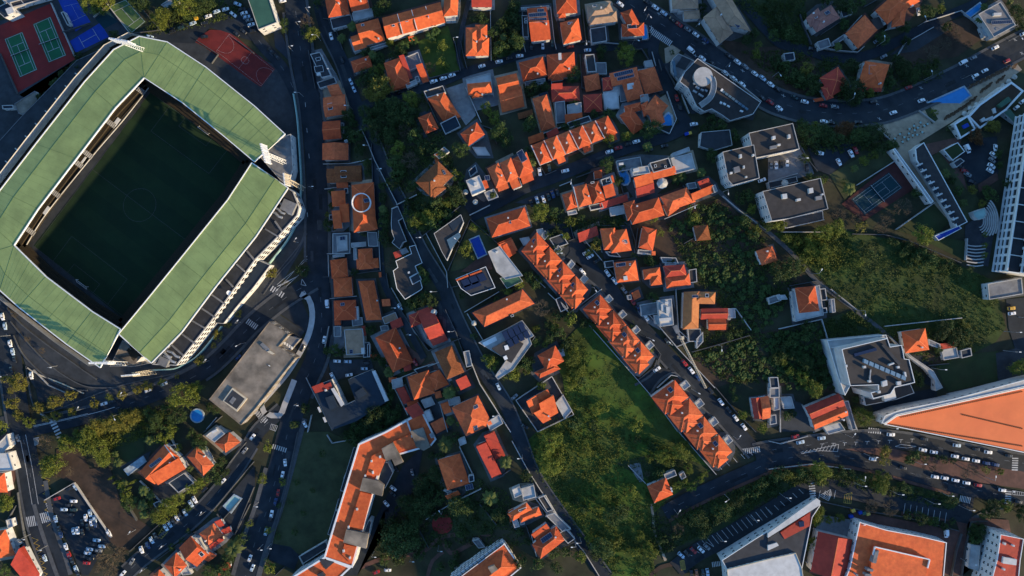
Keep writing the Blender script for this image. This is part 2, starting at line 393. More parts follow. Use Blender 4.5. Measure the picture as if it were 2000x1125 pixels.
A('soil_slope','soil','440,140,620,110,700,290,860,280,960,600,1190,760,1000,930,880,890,620,420,430,340')
A('lawn','lawn','870,30,1130,-20,1130,150,960,290,870,170')
A('villa_terrace','pav_d','940,270,1180,150,1130,290,1000,345')
A('villa_drive','pav_d','1190,440,1340,400,1400,500,1260,600,1200,600')
A('street_corner','asphalt2','1700,610,1990,260,1995,430,1880,790,1840,800,1750,700')
tile(1,1)
A('house_yard','pav_d','560,690,960,680,975,1000,750,1000,560,860')
A('lawn','lawn','1230,420,1420,400,1420,560,1250,520')
A('turning_circle','asphalt','1590,290,1690,380,1800,480,1700,560,1630,500,1600,380')
A('pool_lawn','drylawn','1540,900,1690,600,1900,790,1800,920,1520,1000')
A('pool_terrace','brick','1600,1000,1740,890,1820,850,1850,980,1700,1000')
tile(1,2)
A('house_yard','g','550,380,690,340,690,510,545,500')
A('parking_yard','pav_d','560,560,900,560,920,640,600,730')
A('red_planting_bed','soil','430,620,560,560,580,720,400,740')
A('walled_yard','pav_d','1330,170,1440,120,1580,380,1490,400')
A('drive','asphalt','1340,60,1500,120,1570,400,1480,380')
A('tiled_yard','brick','1170,440,1320,560,1290,600,1220,640')
A('tiled_yard','brick','1230,640,1390,570,1430,640,1200,700')
A('paved_corner','asphalt2','140,170,340,60,420,250,410,420,380,340')
A('plaza','pav_d','-100,260,120,170,380,340,330,420,310,560,0,960,-120,870')
tile(2,2)
A('house_yard','dk','30,876,308,690,482,985,195,1130')
A('house_yard','pav_d','1000,130,1250,100,1370,420,1280,455,1010,160')
A('house_yard','pav_d','1340,320,1480,320,1480,430,1360,400')
A('lane','asphalt2','970,715,1140,610,1290,660,1230,690,1050,815')
tile(3,2)
A('house_yard','pav_d','90,850,260,900,370,1124,90,1124')
A('apartment_court','pav_d','740,850,1010,780,1150,830,830,930')
A('field_terrace','soil','1050,500,1500,540,1300,600,1240,600')
tile(1,3)
A('apartment_garden','drylawn','330,0,570,0,800,110,560,930,340,955,110,880,150,790')
A('apartment_court','asphalt','1150,260,1310,110,1250,430,1000,620,900,860,790,1124,700,1124')
A('side_street','asphalt','110,870,270,900,340,970,300,1080,100,1000')
A('lawn','lawn','1500,500,1900,620,1850,800,1560,830')
tile(2,3)
A('house_yard','g','905,260,1000,240,1030,380,1000,400')
A('garden_slope','lawn','1240,700,1995,330,1995,520,1640,770,1290,900')
tile(3,3)
A('traffic_island','brick','560,130,870,110,970,130,1170,180,2010,310,2010,450,1290,345,960,245,860,185')
A('brick_court','brick','650,610,1000,680,1500,780,1480,1124,1370,1124,1395,860,690,700')
A('brick_court','brick','1460,660,1880,690,1900,800,1560,700,1520,1124,1480,1124,1500,800')
A('planted_strip','lawn','500,290,980,390,1480,500,1480,580,1000,480,660,400,500,390')
A('planted_strip','lawn','0,310,340,260,500,300,300,400,0,520')
A('school_yard','g','360,780,420,650,660,690,640,830')
A('parking_bay','brick','1050,560,1430,640,1420,700,1040,660')

# ---------------------------------------------------------------- roads
ROADS = {}
def road(name, s, w, m='asphalt', dash=True, off=.40):
    ROADS[name] = P = smooth(ppx(s)); tag(ribbon(name, P, w, off + .004*len(ROADS), M[m]), kind='structure')
    if dash:
        mb = MB(); acc = 0
        for i in range(len(P)-1):
            if i % 3 == 0:
                a, b = U(*P[i], off+.004*len(ROADS)+.02), U(P[i][0]+(P[i+1][0]-P[i][0])*.9, P[i][1]+(P[i+1][1]-P[i][1])*.9, off+.004*len(ROADS)+.02)
                d = (b-a).normalized(); x = Vector((d.y, -d.x, 0))*.09
                mb.face([a-x, a+x, b+x, b-x])
        tag(mb.build('lane_marking', M['worn']), kind='structure')
road('hill_lane','731,300 738,400 743,500 748,545 765,585 790,630 815,675 828,700'.replace(' ',','),13,'asphalt',False)
road('estate_loop','1055,443,1090,440,1115,460,1120,492',14,'asphalt2',False)
road('car_park_lane','1705,800,1760,782,1830,768',22,'asphalt',False)
road('apartment_ramp','1775,685,1800,705,1818,735,1812,752',16,'asphalt2',False)
road('upper_lane','1437,-8,1475,35,1500,62,1525,85,1575,98,1625,112,1675,112,1712,102,1750,82,1800,57,1850,32,1900,10,1925,-8',19,'asphalt',False)
road('side_street','1282,72,1275,100,1292,140,1307,175,1322,205,1338,238',21,'asphalt',False)
road('upper_street','700,212,715,204,775,187,850,165,912,140,975,120,1040,101,1100,93,1145,96,1200,90,1268,86',17,'asphalt',False)
road('estate_street','1352,236,1310,262,1225,288,1175,308,1125,328,1075,348,1025,366,965,398,918,422',25,'asphalt',False)
road('terrace_street','1110,496,1140,518,1185,555,1210,592,1250,637,1295,685,1337,732,1375,775,1412,812,1440,843,1476,884',29,'asphalt',False)
road('stadium_access','300,74,340,64,375,48,425,35,465,32,492,60,512,88,540,118,562,150,582,195,596,240',22,'asphalt')
road('middle_street','622,-8,635,50,670,125,690,188,714,250,730,281,760,356,786,406,817,481,863,556,876,587,898,637,936,712,985,787,1012,850,1037,918,1067,968,1121,1043,1185,1130',25,'asphalt',False)
road('main_road','574,-8,582,60,592,130,606,200,614,281,618,350,620,420,620,500,626,580,628,640,616,700,594,750,572,810,558,860,540,930,520,1000,498,1060,478,1130',40)
road('stadium_road','612,548,560,580,525,606,490,636,450,678,412,714,370,740,300,770,225,798,150,818,60,838',29)
road('lower_lane','235,1130,275,1093,325,1055,375,1015,425,963,462,913,490,868,508,840,552,800',26)
road('left_avenue','-6,560,10,640,20,700,28,760,36,810,44,850,57,915,75,1015,100,1090,112,1130',44)
road('top_road','1210,-8,1250,22,1300,52,1350,85,1400,120,1450,156,1500,190,1537,205,1575,215,1625,221,1675,221,1725,215,1775,198,1825,176,1875,152,1925,125,1975,98,2010,80',45)
road('parking_street','1320,1112,1360,1080,1420,1048,1500,1002,1560,966,1605,953,1660,957,1720,972,1775,983,1850,996,1895,1006',36,'asphalt2',False)
road('link_street','1893,962,1890,985,1886,1012',22,'asphalt2',False)
road('upper_avenue','1474,886,1500,880,1575,870,1650,861,1725,859,1800,868,1875,883,1950,897,2012,907',32,'asphalt2')
road('avenue','1298,1002,1350,973,1425,938,1475,916,1500,905,1550,893,1600,889,1650,893,1700,903,1750,915,1800,930,1875,950,1950,966,2012,980',29)
# pavements with a kerb
def pave(s, w, m='kerb'): tag(ribbon('pavement', smooth(s if isinstance(s, list) else ppx(s)), w, .40, M[m], .16), kind='structure')
R1 = ROADS['main_road']; TR = ROADS['top_road']; MS = ROADS['middle_street']
pave([p for p in offs(R1, -24) if p[1] < 780], 6)
pave([p for p in offs(R1, 24) if 20 < p[1] < 520], 5)
pave([p for p in offs(R1, -25) if p[1] > 815], 10)
pave([p for p in offs(R1, 24) if p[1] > 905], 8)
pave([p for p in offs(MS, -14) if p[1] > 230], 3)
pave([p for p in offs(MS, 14) if 60 < p[1] < 180], 3)
pave([p for p in offs(TR, 25) if p[0] > 1330], 5); pave([p for p in offs(TR, -25) if p[0] > 1235], 5)
TS = ROADS['terrace_street']
pave([p for p in offs(TS, 17) if p[1] < 722], 4.5); pave([p for p in offs(TS, 17) if p[1] > 752], 4.5)
pave([p for p in offs(ROADS['avenue'], 18) if p[0] < 1880], 6, 'brick'); pave(offs(ROADS['upper_avenue'], -18)[:], 5)
pave([p for p in offs(ROADS['left_avenue'], 25)], 5); pave([p for p in offs(ROADS['left_avenue'], -27) if p[1] > 930], 9)
pave([p for p in offs(ROADS['stadium_road'], -18) if p[0] > 400], 5); pave([p for p in offs(ROADS['stadium_road'], 18) if 100 < p[0] < 560], 6)
pave([p for p in offs(ROADS['lower_lane'], -15) if p[1] < 1110], 4); pave([p for p in offs(ROADS['lower_lane'], 15) if p[1] > 870], 4)
pave([p for p in offs(ROADS['top_road'], 0)][0:2], 1)
pave('587,574,602,582,610,610,604,650,585,690,560,730,530,765,510,790,516,806,545,812,556,790,575,742', 11, 'p')
pave('1240,752,1270,734,1285,712,1288,690', 5); pave('1268,773,1290,742,1318,728,1332,745', 5)
# medians and painted marks
tag(ribbon('median', smooth(ppx('66,985,78,1028,92,1070,106,1110,114,1130')), 8, .48, M['kerb'], .14), kind='structure')
PT = MB(); YP = MB()
def stripe(mb, x0, y0, x1, y1, w=.22, off=.53):
    n = max(1, int(math.hypot(x1-x0, y1-y0)/14))
    for i in range(n):
        a, b = U(x0+(x1-x0)*i/n, y0+(y1-y0)*i/n, off), U(x0+(x1-x0)*(i+1)/n, y0+(y1-y0)*(i+1)/n, off)
        d = (b-a).normalized(); x = Vector((d.y, -d.x, 0))*w/2; mb.face([a-x, a+x, b+x, b-x])
def poly(mb, P, w=.22, off=.53, close=False):
    for i in range(len(P)-(0 if close else 1)): stripe(mb, *P[i], *P[(i+1) % len(P)], w, off)
def zebra(x0, y0, x1, y1, hw, n):      # bars across the line from (x0,y0) to (x1,y1); hw: half length of a bar in px
    mb = MB(); dx, dy = (x1-x0)/n, (y1-y0)/n; L = math.hypot(x1-x0, y1-y0); px, py = -(y1-y0)/L*hw, (x1-x0)/L*hw
    for i in range(n):
        x, y = x0+dx*(i+.25), y0+dy*(i+.25)
        a = [(x-px, y-py), (x+px, y+py), (x+px+dx*.5, y+py+dy*.5), (x-px+dx*.5, y-py+dy*.5)]
        P = [U(*q, .55) for q in a]
        if (P[1]-P[0]).cross(P[2]-P[1]).z < 0: P = P[::-1]
        mb.face(P)
    tag(mb.build('zebra_crossing', M['paint']), kind='structure')
zebra(1269,58,1311,86,6,14); zebra(529,562,554,578,5.5,6); zebra(482,626,502,640,5.5,6); zebra(499,804,521,824,5,7); zebra(531,871,560,880,4.5,7)
zebra(52,1020,73,1016,10,6); zebra(79,1013,97,1008,10,5); zebra(101,820,118,856,6,6); zebra(93,981,99,996,5,4)
zebra(1450,882,1485,877,5.5,9); zebra(1585,942,1588,971,6,6); zebra(1983,893,1982,920,6,6); zebra(1874,973,1896,978,6,7); zebra(1970,958,1968,985,6,6)
zebra(1390,1103,1410,1100,5,6); zebra(1695,840,1722,843,5,6)
for (x, y) in [(72,1016)]: pass
# parking ticks along the lower car park street and the lot
for i in range(15):
    t = i/14; x, y = 1362+(1495-1362)*t, 1061+(990-1061)*t; stripe(PT, x, y, x+13, y+16)
for i in range(5): stripe(PT, 1322+i*14, 1082-i*6, 1338+i*14, 1092-i*6)
for i in range(6): stripe(PT, 1500+i*12, 995-i*8, 1509+i*12, 1004-i*8)
for i in range(8): x = 1768+i*11.5; stripe(PT, x, 983+i*2.6, x-3, 1003+i*2.6)
for i in range(5): x = 1632-i*10; stripe(PT, x, 958, x-3, 974)
for i in range(9): x = 1606+i*22; stripe(PT, x, 867-i*1.2, x-1, 873-i*1.2); stripe(PT, x-4, 867-i*1.2, x+4, 867-i*1.2)
for i in range(6): x = 1402+i*15; stripe(PT, x, 908-i*7, x+8, 917-i*7)
for i in range(10): x = 1570+i*7; stripe(PT, x, 881-i*1.6, x-6, 882+1.0*(5-i)*.4); 
poly(PT, ppx('1565,886,1600,876,1638,868,1636,882,1600,880'), close=True)
poly(PT, ppx('1748,872,1760,868,1790,872,1771,875'), close=True)
for i in range(16):
    t = 8+i*9
    if t < len(TR)-2 and t > 0:
        for sd in (-15, 15):
            q = offs(TR, sd)[t]; stripe(PT, q[0]-4, q[1]-2, q[0]+4, q[1]+2); stripe(PT, q[0], q[1]-3, q[0], q[1]+3)
for x, y in ((600,415),(603,300),(599,250),(596,200)): stripe(PT, x, y, x+1, y+9)
poly(PT, ppx('538,570,567,538,600,500'), .2); poly(PT, ppx('545,572,598,524'), .2); poly(PT, ppx('541,556,560,540,580,525,600,506'), .2)
for P in ('540,560,552,556,580,540', '590,545,598,558,588,556', '590,572,600,577,594,568'): poly(PT, ppx(P), .25, close=True)
for i in range(8):
    y = 900+i*16; poly(YP, [(77+i*1.6, y), (94+i*1.6, y+6), (80+i*1.6, y+16)], .2)
for i in range(7):
    y = 1050+i*11; poly(YP, [(62+i*3, y), (75+i*3, y+5), (66+i*3, y+11)], .2)
for k in (-1, 1): poly(PT, [p for p in offs(ROADS['left_avenue'], 6*k) if 840 < p[1] < 990], .25)
poly(PT, [p for p in offs(ROADS['stadium_road'], 3) if 60 < p[0] < 225], .3); poly(PT, [p for p in offs(ROADS['stadium_road'], 5) if 60 < p[0] < 175], .3)
def hatch(P, mb, n=6):
    poly(mb, P, .22, close=True)
    for i in range(1, n):
        t = i/n; a = [P[0][q]+(P[1][q]-P[0][q])*t for q in (0,1)]; b = [P[3][q]+(P[2][q]-P[3][q])*t for q in (0,1)]
        stripe(mb, *a, *b)
hatch(ppx('307,1048,318,1030,328,1038,316,1052'), YP, 4); hatch(ppx('1650,966,1664,962,1662,984,1648,982'), YP, 4); hatch(ppx('1328,1096,1336,1094,1339,1112,1331,1114'), YP, 4)
hatch(ppx('66,856,76,854,74,868,68,870'), PT, 4); hatch(ppx('500,808,512,800,520,816,510,826'), PT, 4); hatch(ppx('530,828,542,832,538,842,527,838'), PT, 4)
hatch(ppx('1600,968,1622,956,1624,966,1618,978'), PT, 6); hatch(ppx('1978,958,2000,962,2000,968,1978,966'), PT, 5)
# court lines
tile(0,0)
def court(c, lines, lw=.22):      # corners TL,TR,BR,BL; lines in unit coordinates
    P = pts(c); B = lambda u, v: tuple((P[0][q]*(1-u)+P[1][q]*u)*(1-v)+(P[3][q]*(1-u)+P[2][q]*u)*v for q in (0,1))
    for a in lines: stripe(PT, *B(a[0], a[1]), *B(a[2], a[3]), lw, AOFF[0]+.05)
TEN = [(0,0,1,0),(0,1,1,1),(0,0,0,1),(1,0,1,1),(.13,0,.13,1),(.87,0,.87,1),(.13,.24,.87,.24),(.13,.76,.87,.76),(.5,.24,.5,.76)]
court('40,308,172,254,286,542,158,598', TEN); court('263,192,392,136,511,430,384,483', TEN)
court('460,-30,580,-40,695,170,596,235', [(.0,.3,1,.3),(.0,.75,1,.75),(.5,.3,.5,.75)], .1); court('560,325,778,190,838,285,600,400', [(.25,0,.25,1),(.75,0,.75,1),(.25,.5,.75,.5)])
court('850,55,980,0,1130,168,1030,252', [(0,.2,1,.2),(0,.8,1,.8),(.5,.2,.5,.8),(0,0,1,0),(0,1,1,1),(0,0,0,1),(1,0,1,1)])
court('1790,268,2140,545,2040,672,1690,400', [(0,0,1,0),(1,0,1,1),(1,1,0,1),(0,1,0,0),(.5,0,.5,1)]+[(.5+.07*math.cos(t*.5236),.5+.17*math.sin(t*.5236),.5+.07*math.cos((t+1)*.5236),.5+.17*math.sin((t+1)*.5236)) for t in range(12)]
  +[(.22*math.cos(t*.314-1.571),.5+.42*math.sin(t*.314-1.571),.22*math.cos((t+1)*.314-1.571),.5+.42*math.sin((t+1)*.314-1.571)) for t in range(10)]+[(1-.22*math.cos(t*.314-1.571),.5+.42*math.sin(t*.314-1.571),1-.22*math.cos((t+1)*.314-1.571),.5+.42*math.sin((t+1)*.314-1.571)) for t in range(10)], .06)
tile(3,1)
court('665,432,945,232,1040,342,762,540', [(0,0,1,0),(0,1,1,1),(0,0,0,1),(1,0,1,1),(0,.15,1,.15),(0,.85,1,.85),(.25,.15,.25,.85),(.75,.15,.75,.85),(.25,.5,.75,.5)], .09)
tag(PT.build('road_marking', M['paint']), kind='structure'); tag(YP.build('yellow_marking', M['ypaint']), kind='structure')
# the footpath through the meadow and the path beside the plantation
for s, w, m in (('1272,985,1276,1010,1278,1040,1290,1070,1300,1095', 5, 'beige'), ('1270,1125,1290,1108,1325,1100', 8, 'soil'), ('1400,370,1437,405,1470,430,1500,453,1550,498,1587,541,1615,565,1670,605,1725,647,1770,690', 8, 'kerb'),
                ('916,0,906,40,900,70,895,110,905,140', 9, 'pav_d'), ('1960,990,1905,1010,1888,1030,1880,1060,1872,1125', 8, 'kerb'), ('700,1110,745,1092,790,1085,830,1075,862,1050,915,1042,960,1045', 8, 'brick'),
                ('862,1050,880,1080,905,1070,940,1050', 9, 'brick'), ('835,1125,845,1095,866,1078', 7, 'brick')):
    tag(ribbon('footpath', smooth(ppx(s)), w, .32, M[m]), kind='structure')
tile(1,3)
mb = MB(); c = T(1455, 722); mb.face([U(c[0]+20*math.cos(i*.2618), c[1]-20*math.sin(i*.2618), .5) for i in range(24)]); tag(mb.build('playground', M['redct']), kind='structure')

# repaired patches and darker wheel tracks in the road surface
rp_ = random.Random(3)
for nm_, P in ROADS.items():
    w = {'main_road':40,'top_road':45,'left_avenue':44,'avenue':29,'upper_avenue':32,'terrace_street':29,'stadium_road':29,'lower_lane':26,'estate_street':25,'middle_street':25,'parking_street':36}.get(nm_, 0)
    if not w: continue
    for k in range(max(3, len(P)//9)):
        i = rp_.randrange(0, len(P)-3); n = rp_.randint(1, 3); seg = offs(P, rp_.uniform(-.36,.36)*w)[i:i+n+1]
        if all(-10 < p[0] < 2010 and -10 < p[1] < 1135 for p in seg): tag(ribbon('road_patch', seg, rp_.uniform(3,9), .492, M[rp_.choice(['patch','patch','patch2'])]), kind='structure')
# ---------------------------------------------------------------- buildings
WINM = {}
def window_mesh(w, h, frame):
    k = (w, h, frame)
    if k not in WINM:
        m = MB(); m.m = 0
        for a, b in (((-w/2,0,-h/2),(w/2,0,-h/2)), ((-w/2,0,h/2),(w/2,0,h/2)), ((-w/2,0,-h/2),(-w/2,0,h/2)), ((w/2,0,-h/2),(w/2,0,h/2)), ((0,0,-h/2),(0,0,h/2))):
            m.bar(Vector(a), Vector(b), .12, .10)
        m.m = 1; m.box(Vector((0,0,0)), Vector((w/2,0,0)), Vector((0,.03,0)), Vector((0,0,h/2)))
        WINM[k] = m.mesh('window', [M[frame], M['glass']])
    return WINM[k]
def add_window(a, b, t, z, root, w=1.3, h=1.3, frame='white', name='window'):   # on the wall from a to b (ccw outline, outside on the right)
    d = Vector((b.x-a.x, b.y-a.y, 0)); L = d.length; d /= L; n = Vector((d.y, -d.x, 0))
    o = link(bpy.data.objects.new(name, window_mesh(w, h, frame)), root)
    p = Vector((a.x, a.y, z)) + d*(L*t) + n*.03
    o.location = p - root.location; o.rotation_euler = (0, 0, math.atan2(d.y, d.x))
def wing_roof(kind, C, z, rm, cap, roof, tan=.42):
    A, B, Cc, D = [Vector((p.x, p.y, z)) for p in C]
    u, v = (B-A), (D-A)
    if kind == 'h':
        if u.length < v.length: A, B, Cc, D = B, Cc, D, A; u, v = (B-A), (D-A)
        Wd = v.length; h = Wd/2*tan; un = u.normalized(); e = min(Wd/2, u.length/2)
        m0, m1 = (A+D)/2, (B+Cc)/2
        r0, r1 = m0+un*e+Vector((0,0,h)), m1-un*e+Vector((0,0,h))
        if (r1-r0).length < .8: r0 = r1 = (r0+r1)/2
        if r0 == r1:
            for a, b in ((A,B),(B,Cc),(Cc,D),(D,A)): roof.slope([a, b, r0])
        else:
            roof.slope([A, B, r1, r0]); roof.slope([B, Cc, r1]); roof.slope([Cc, D, r0, r1]); roof.slope([D, A, r0])
            cap.bar(r0, r1, .34, .16)
        for a, b in ((A,r0),(B,r1),(Cc,r1),(D,r0)): cap.bar(a.lerp(b,.02)+Vector((0,0,.03)), b+Vector((0,0,.03)), .28, .14)
        top = None
    elif kind == 'g':
        h = v.length/2*tan*.9; r0, r1 = (A+D)/2+Vector((0,0,h)), (B+Cc)/2+Vector((0,0,h))
        roof.slope([A, B, r1, r0]); roof.slope([Cc, D, r0, r1]); roof.face([D, A, r0]); roof.face([B, Cc, r1])
        cap.bar(r0, r1, .34, .16)
    elif kind == 's':
        h = v.length*.22; r0, r1 = A+Vector((0,0,h)), B+Vector((0,0,h))
        roof.slope([r0, r1, Cc, D]); roof.face([A, B, r1, r0]); roof.face([D, A, r0]); roof.face([B, Cc, r1])
    for a, b in ((A,B),(B,Cc),(Cc,D),(D,A)):
        dz = Vector((0,0,.22)); roof.face([a-dz, b-dz, b, a])
    roof.face([D-Vector((0,0,.22)), Cc-Vector((0,0,.22)), B-Vector((0,0,.22)), A-Vector((0,0,.22))])
    return A
NWIN = [0]; YN = [0]
def hull(P):
    P = sorted(set(P)); out = []
    for Q in (P, P[::-1]):
        h = []
        for p in Q:
            while len(h) > 1 and (h[-1][0]-h[-2][0])*(p[1]-h[-2][1])-(h[-1][1]-h[-2][1])*(p[0]-h[-2][0]) <= 0: h.pop()
            h.append(p)
        out += h[:-1]
    return out
def yard(P, g):                          # the paved plot a house stands on
    YN[0] += 1; rr = random.Random(YN[0]*7); H_ = hull([(round(x, 1), round(y, 1)) for x, y in P])
    V = inset(ccw([Vector((x, -y, 0)) for x, y in H_]), -rr.uniform(3, 7))
    sheet('house_yard', [(v.x, -v.y) for v in V], .06+.0011*YN[0], M[rr.choice(['g','pav_d','g','kerb','kerb','brick','beige'])])
def wall_windows(P, allP, k, z0, z1, root, frame='white', every=4.0, most=3):
    n = len(P)
    for i in range(n):
        a, b = P[i], P[(i+1)%n]; L = math.hypot(b.x-a.x, b.y-a.y)
        if L < 3: continue
        mx, my = (a.x+b.x)/2, (a.y+b.y)/2; nx, ny = (b.y-a.y)/L, -(b.x-a.x)/L
        if nx*-mx + ny*-my < 18: continue
        q = (mx+nx*.6, my+ny*.6)
        if any(j != k and inside(q, [(p.x, p.y) for p in Q]) for j, Q in enumerate(allP)): continue
        c = max(1, min(most, int(L/every)))
        for j in range(c): add_window(a, b, (j+.5)/c, z1-1.35, root, frame=frame); NWIN[0] += 1
def house(phrase, wings, h=6.2, wall='w', ex='', cat='house', name='house', base=None, par='p', lm=True):
    """wings: 'kM:ax,ay,bx,by,cx,cy' (k: h hip, g gable with its ridge along a-b, s lean-to high at a-b, f flat; M material) in tile coordinates"""
    ws = []
    for w in wings.split():
        parts_ = w.split(':'); q = pts(parts_[1]); dh = float(parts_[2]) if len(parts_) > 2 else 0
        if len(q) == 3: q.append((q[0][0]+q[2][0]-q[1][0], q[0][1]+q[2][1]-q[1][1]))
        if w[0] != 'f' and name != 'terraced_house':
            mx_, my_ = sum(p[0] for p in q)/4, sum(p[1] for p in q)/4; q = [(mx_+(x-mx_)*1.07, my_+(y-my_)*1.07) for x, y in q]
        ws.append((w[0], w[1:w.index(':')], q, dh))
    xs = [p[0] for w in ws for p in w[2]]; ys = [p[1] for w in ws for p in w[2]]
    cx, cy = sum(xs)/len(xs), sum(ys)/len(ys); g = gz(cx, cy); lo = min(gz(x, y) for x, y in zip(xs, ys)) - .8
    root = empty(name, U(cx, cy)); o = root.location.copy(); om = ['o','o2','o','o3','o2'][int(cx*7+cy*3) % 5] if name != 'terraced_house' else ['o','o3','o2'][int(cx) % 3]
    ws = [(k, om if m == 'o' else m, q, dh) for k, m, q, dh in ws]
    tag(root, phrase, cat)
    USED[phrase] = 1
    if lm: LM.append((cx, cy, 'the '+phrase))
    off = Vector(o); outl = []; wl = MB()
    if lm: yard([p for w in ws for p in w[2]], g)
    for i, (k, m, q, dh) in enumerate(ws):
        z = h + dh + i*.035
        C = ccw([U(x, y, z, g) for x, y in q]); outl.append(C)
    def sh(mb): mb.v = [(p[0]-o.x, p[1]-o.y, p[2]-o.z) for p in mb.v]; return mb
    ins = []
    for i, (k, m, q, dh) in enumerate(ws):
        C0 = [U(x, y, h+dh+i*.035, g) for x, y in q]; C = outl[i]; z = C[0].z
        if k == 'f':
            ins.append(C); wl.prism(C, lo, z, False)
            rf = MB(); rf.slope(C); ro = sh(rf).build('flat_roof', M[m], root)
            pr = MB(); I = inset(C, .32); O = inset(C, -.05); zt = Vector((0,0,.55))
            for j in range(len(C)):
                j2 = (j+1) % len(C)
                pr.face([O[j]+zt, O[j2]+zt, I[j2]+zt, I[j]+zt]); pr.face([O[j]-zt*.4, O[j2]-zt*.4, O[j2]+zt, O[j]+zt]); pr.face([I[j2]-zt*.1, I[j]-zt*.1, I[j]+zt, I[j2]+zt])
            sh(pr).build('parapet', M[par], root)
        else:
            I = inset(C, .45); ins.append(I); wl.prism(I, lo, z-.12, True)
            rf, cp = MB(), MB(); wing_roof(k, C0, z, M[m], cp, rf)
            ro = sh(rf).build('roof', M[m], root)
            if cp.f: sh(cp).build('ridge_cap', M['cap'] if m in ('o','o2','o3','r') else M[m], ro)
    sh(wl).build('wall', M[wall], root)
    for i, (k, m, q, dh) in enumerate(ws): wall_windows(ins[i], ins, i, lo, outl[i][0].z-.1, root)
    zr = {}
    def topz(x, y, default=1.2):   # roof surface height over pixel
        best = g+h+.3
        for i, (k, m, q, dh) in enumerate(ws):
            C0 = [U(a, b, h+dh+i*.035, g) for a, b in q]; p = U(x, y, h+dh, g)
            if not inside((p.x, p.y), [(c.x, c.y) for c in C0]): continue
            A, B, Cc, D = C0[:4]; u = (B-A); v = (D-A); U2, V2 = u.length, v.length
            a = (p-A).dot(u.normalized()); b = (p-A).dot(v.normalized())
            a = max(0, min(U2, a)); b = max(0, min(V2, b)); z = C0[0].z
            if k == 'h': z += .42*min(a, U2-a, b, V2-b)
            elif k == 'g': z += .378*min(b, V2-b)
            elif k == 's': z += .22*(V2-b)
            best = max(best, z)
        return best
    for e in ex.split():
        k, s = e[0], e[2:]
        if k == 'c':
            x, y = T(*nums(s)[:2]); z = topz(x, y); p = U(x, y, z-gz(x, y)); m = MB(); X, Y = Vector((.32,0,0)), Vector((0,.32,0))
            m.box(p+Vector((0,0,.2)), X, Y, Vector((0,0,1.1))); m.box(p+Vector((0,0,1.36)), X*1.3, Y*1.3, Vector((0,0,.07))); sh(m).build('chimney', M['w'], root)
        elif k in 'vk':                       # v collector / k skylight: three corners
            q = pts(s); q.append((q[0][0]+q[2][0]-q[1][0], q[0][1]+q[2][1]-q[1][1])); P = []
            for x, y in q:
                z = topz(x, y)+(.28 if k == 'v' else .18); P.append(U(x, y, z-gz(x, y)))
            P = ccw(P); m = MB(); zt = Vector((0,0,.10)); m.face([p+zt for p in P])
            for j in range(4): m.face([P[j]-zt*2, P[(j+1)%4]-zt*2, P[(j+1)%4]+zt, P[j]+zt])
            par_o = sh(m).build('solar_panel' if k == 'v' else 'skylight', M['solar' if k == 'v' else 'glass'], root)
            fr = MB()
            for j in range(4): fr.bar(P[j]+zt*1.2, P[(j+1)%4]+zt*1.2, .14, .12)
            if k == 'v':
                L = (P[1]-P[0]).length; Wd = (P[2]-P[1]).length
                if L < Wd: P = P[1:]+P[:1]; L, Wd = Wd, L
                for j in range(1, max(2, int(L/1.1))):
                    t = j/max(2, int(L/1.1)); fr.bar(P[0].lerp(P[1], t)+zt*1.1, P[3].lerp(P[2], t)+zt*1.1, .05, .05)
            sh(fr).build('frame', M['alu' if k == 'v' else 'white'], par_o)
        elif k == 'l':                        # raised white party wall / ridge line
            v = nums(s); a, b = T(v[0], v[1]), T(v[2], v[3]); m = MB(); n = 4; P = []
            for j in range(n+1):
                x, y = a[0]+(b[0]-a[0])*j/n, a[1]+(b[1]-a[1])*j/n; P.append(U(x, y, topz(x, y)+.18-gz(x, y)))
            for j in range(n): m.bar(P[j], P[j+1], .38, .5)
            sh(m).build('party_wall', M['w'], root)
        elif k == 'b':                        # roof box (stair head, tank): three corners, height
            v = nums(s); q = [T(v[0],v[1]), T(v[2],v[3]), T(v[4],v[5])]; q.append((q[0][0]+q[2][0]-q[1][0], q[0][1]+q[2][1]-q[1][1])); hh = v[6] if len(v) > 6 else 2
            zz = topz(*q[0]); P = ccw([U(x, y, zz+hh-gz(x, y)) for x, y in q]); m = MB(); m.prism(P, zz-.3, P[0].z); sh(m).build('roof_box', M['w' if hh < 3 else 'g'], root)
    return root

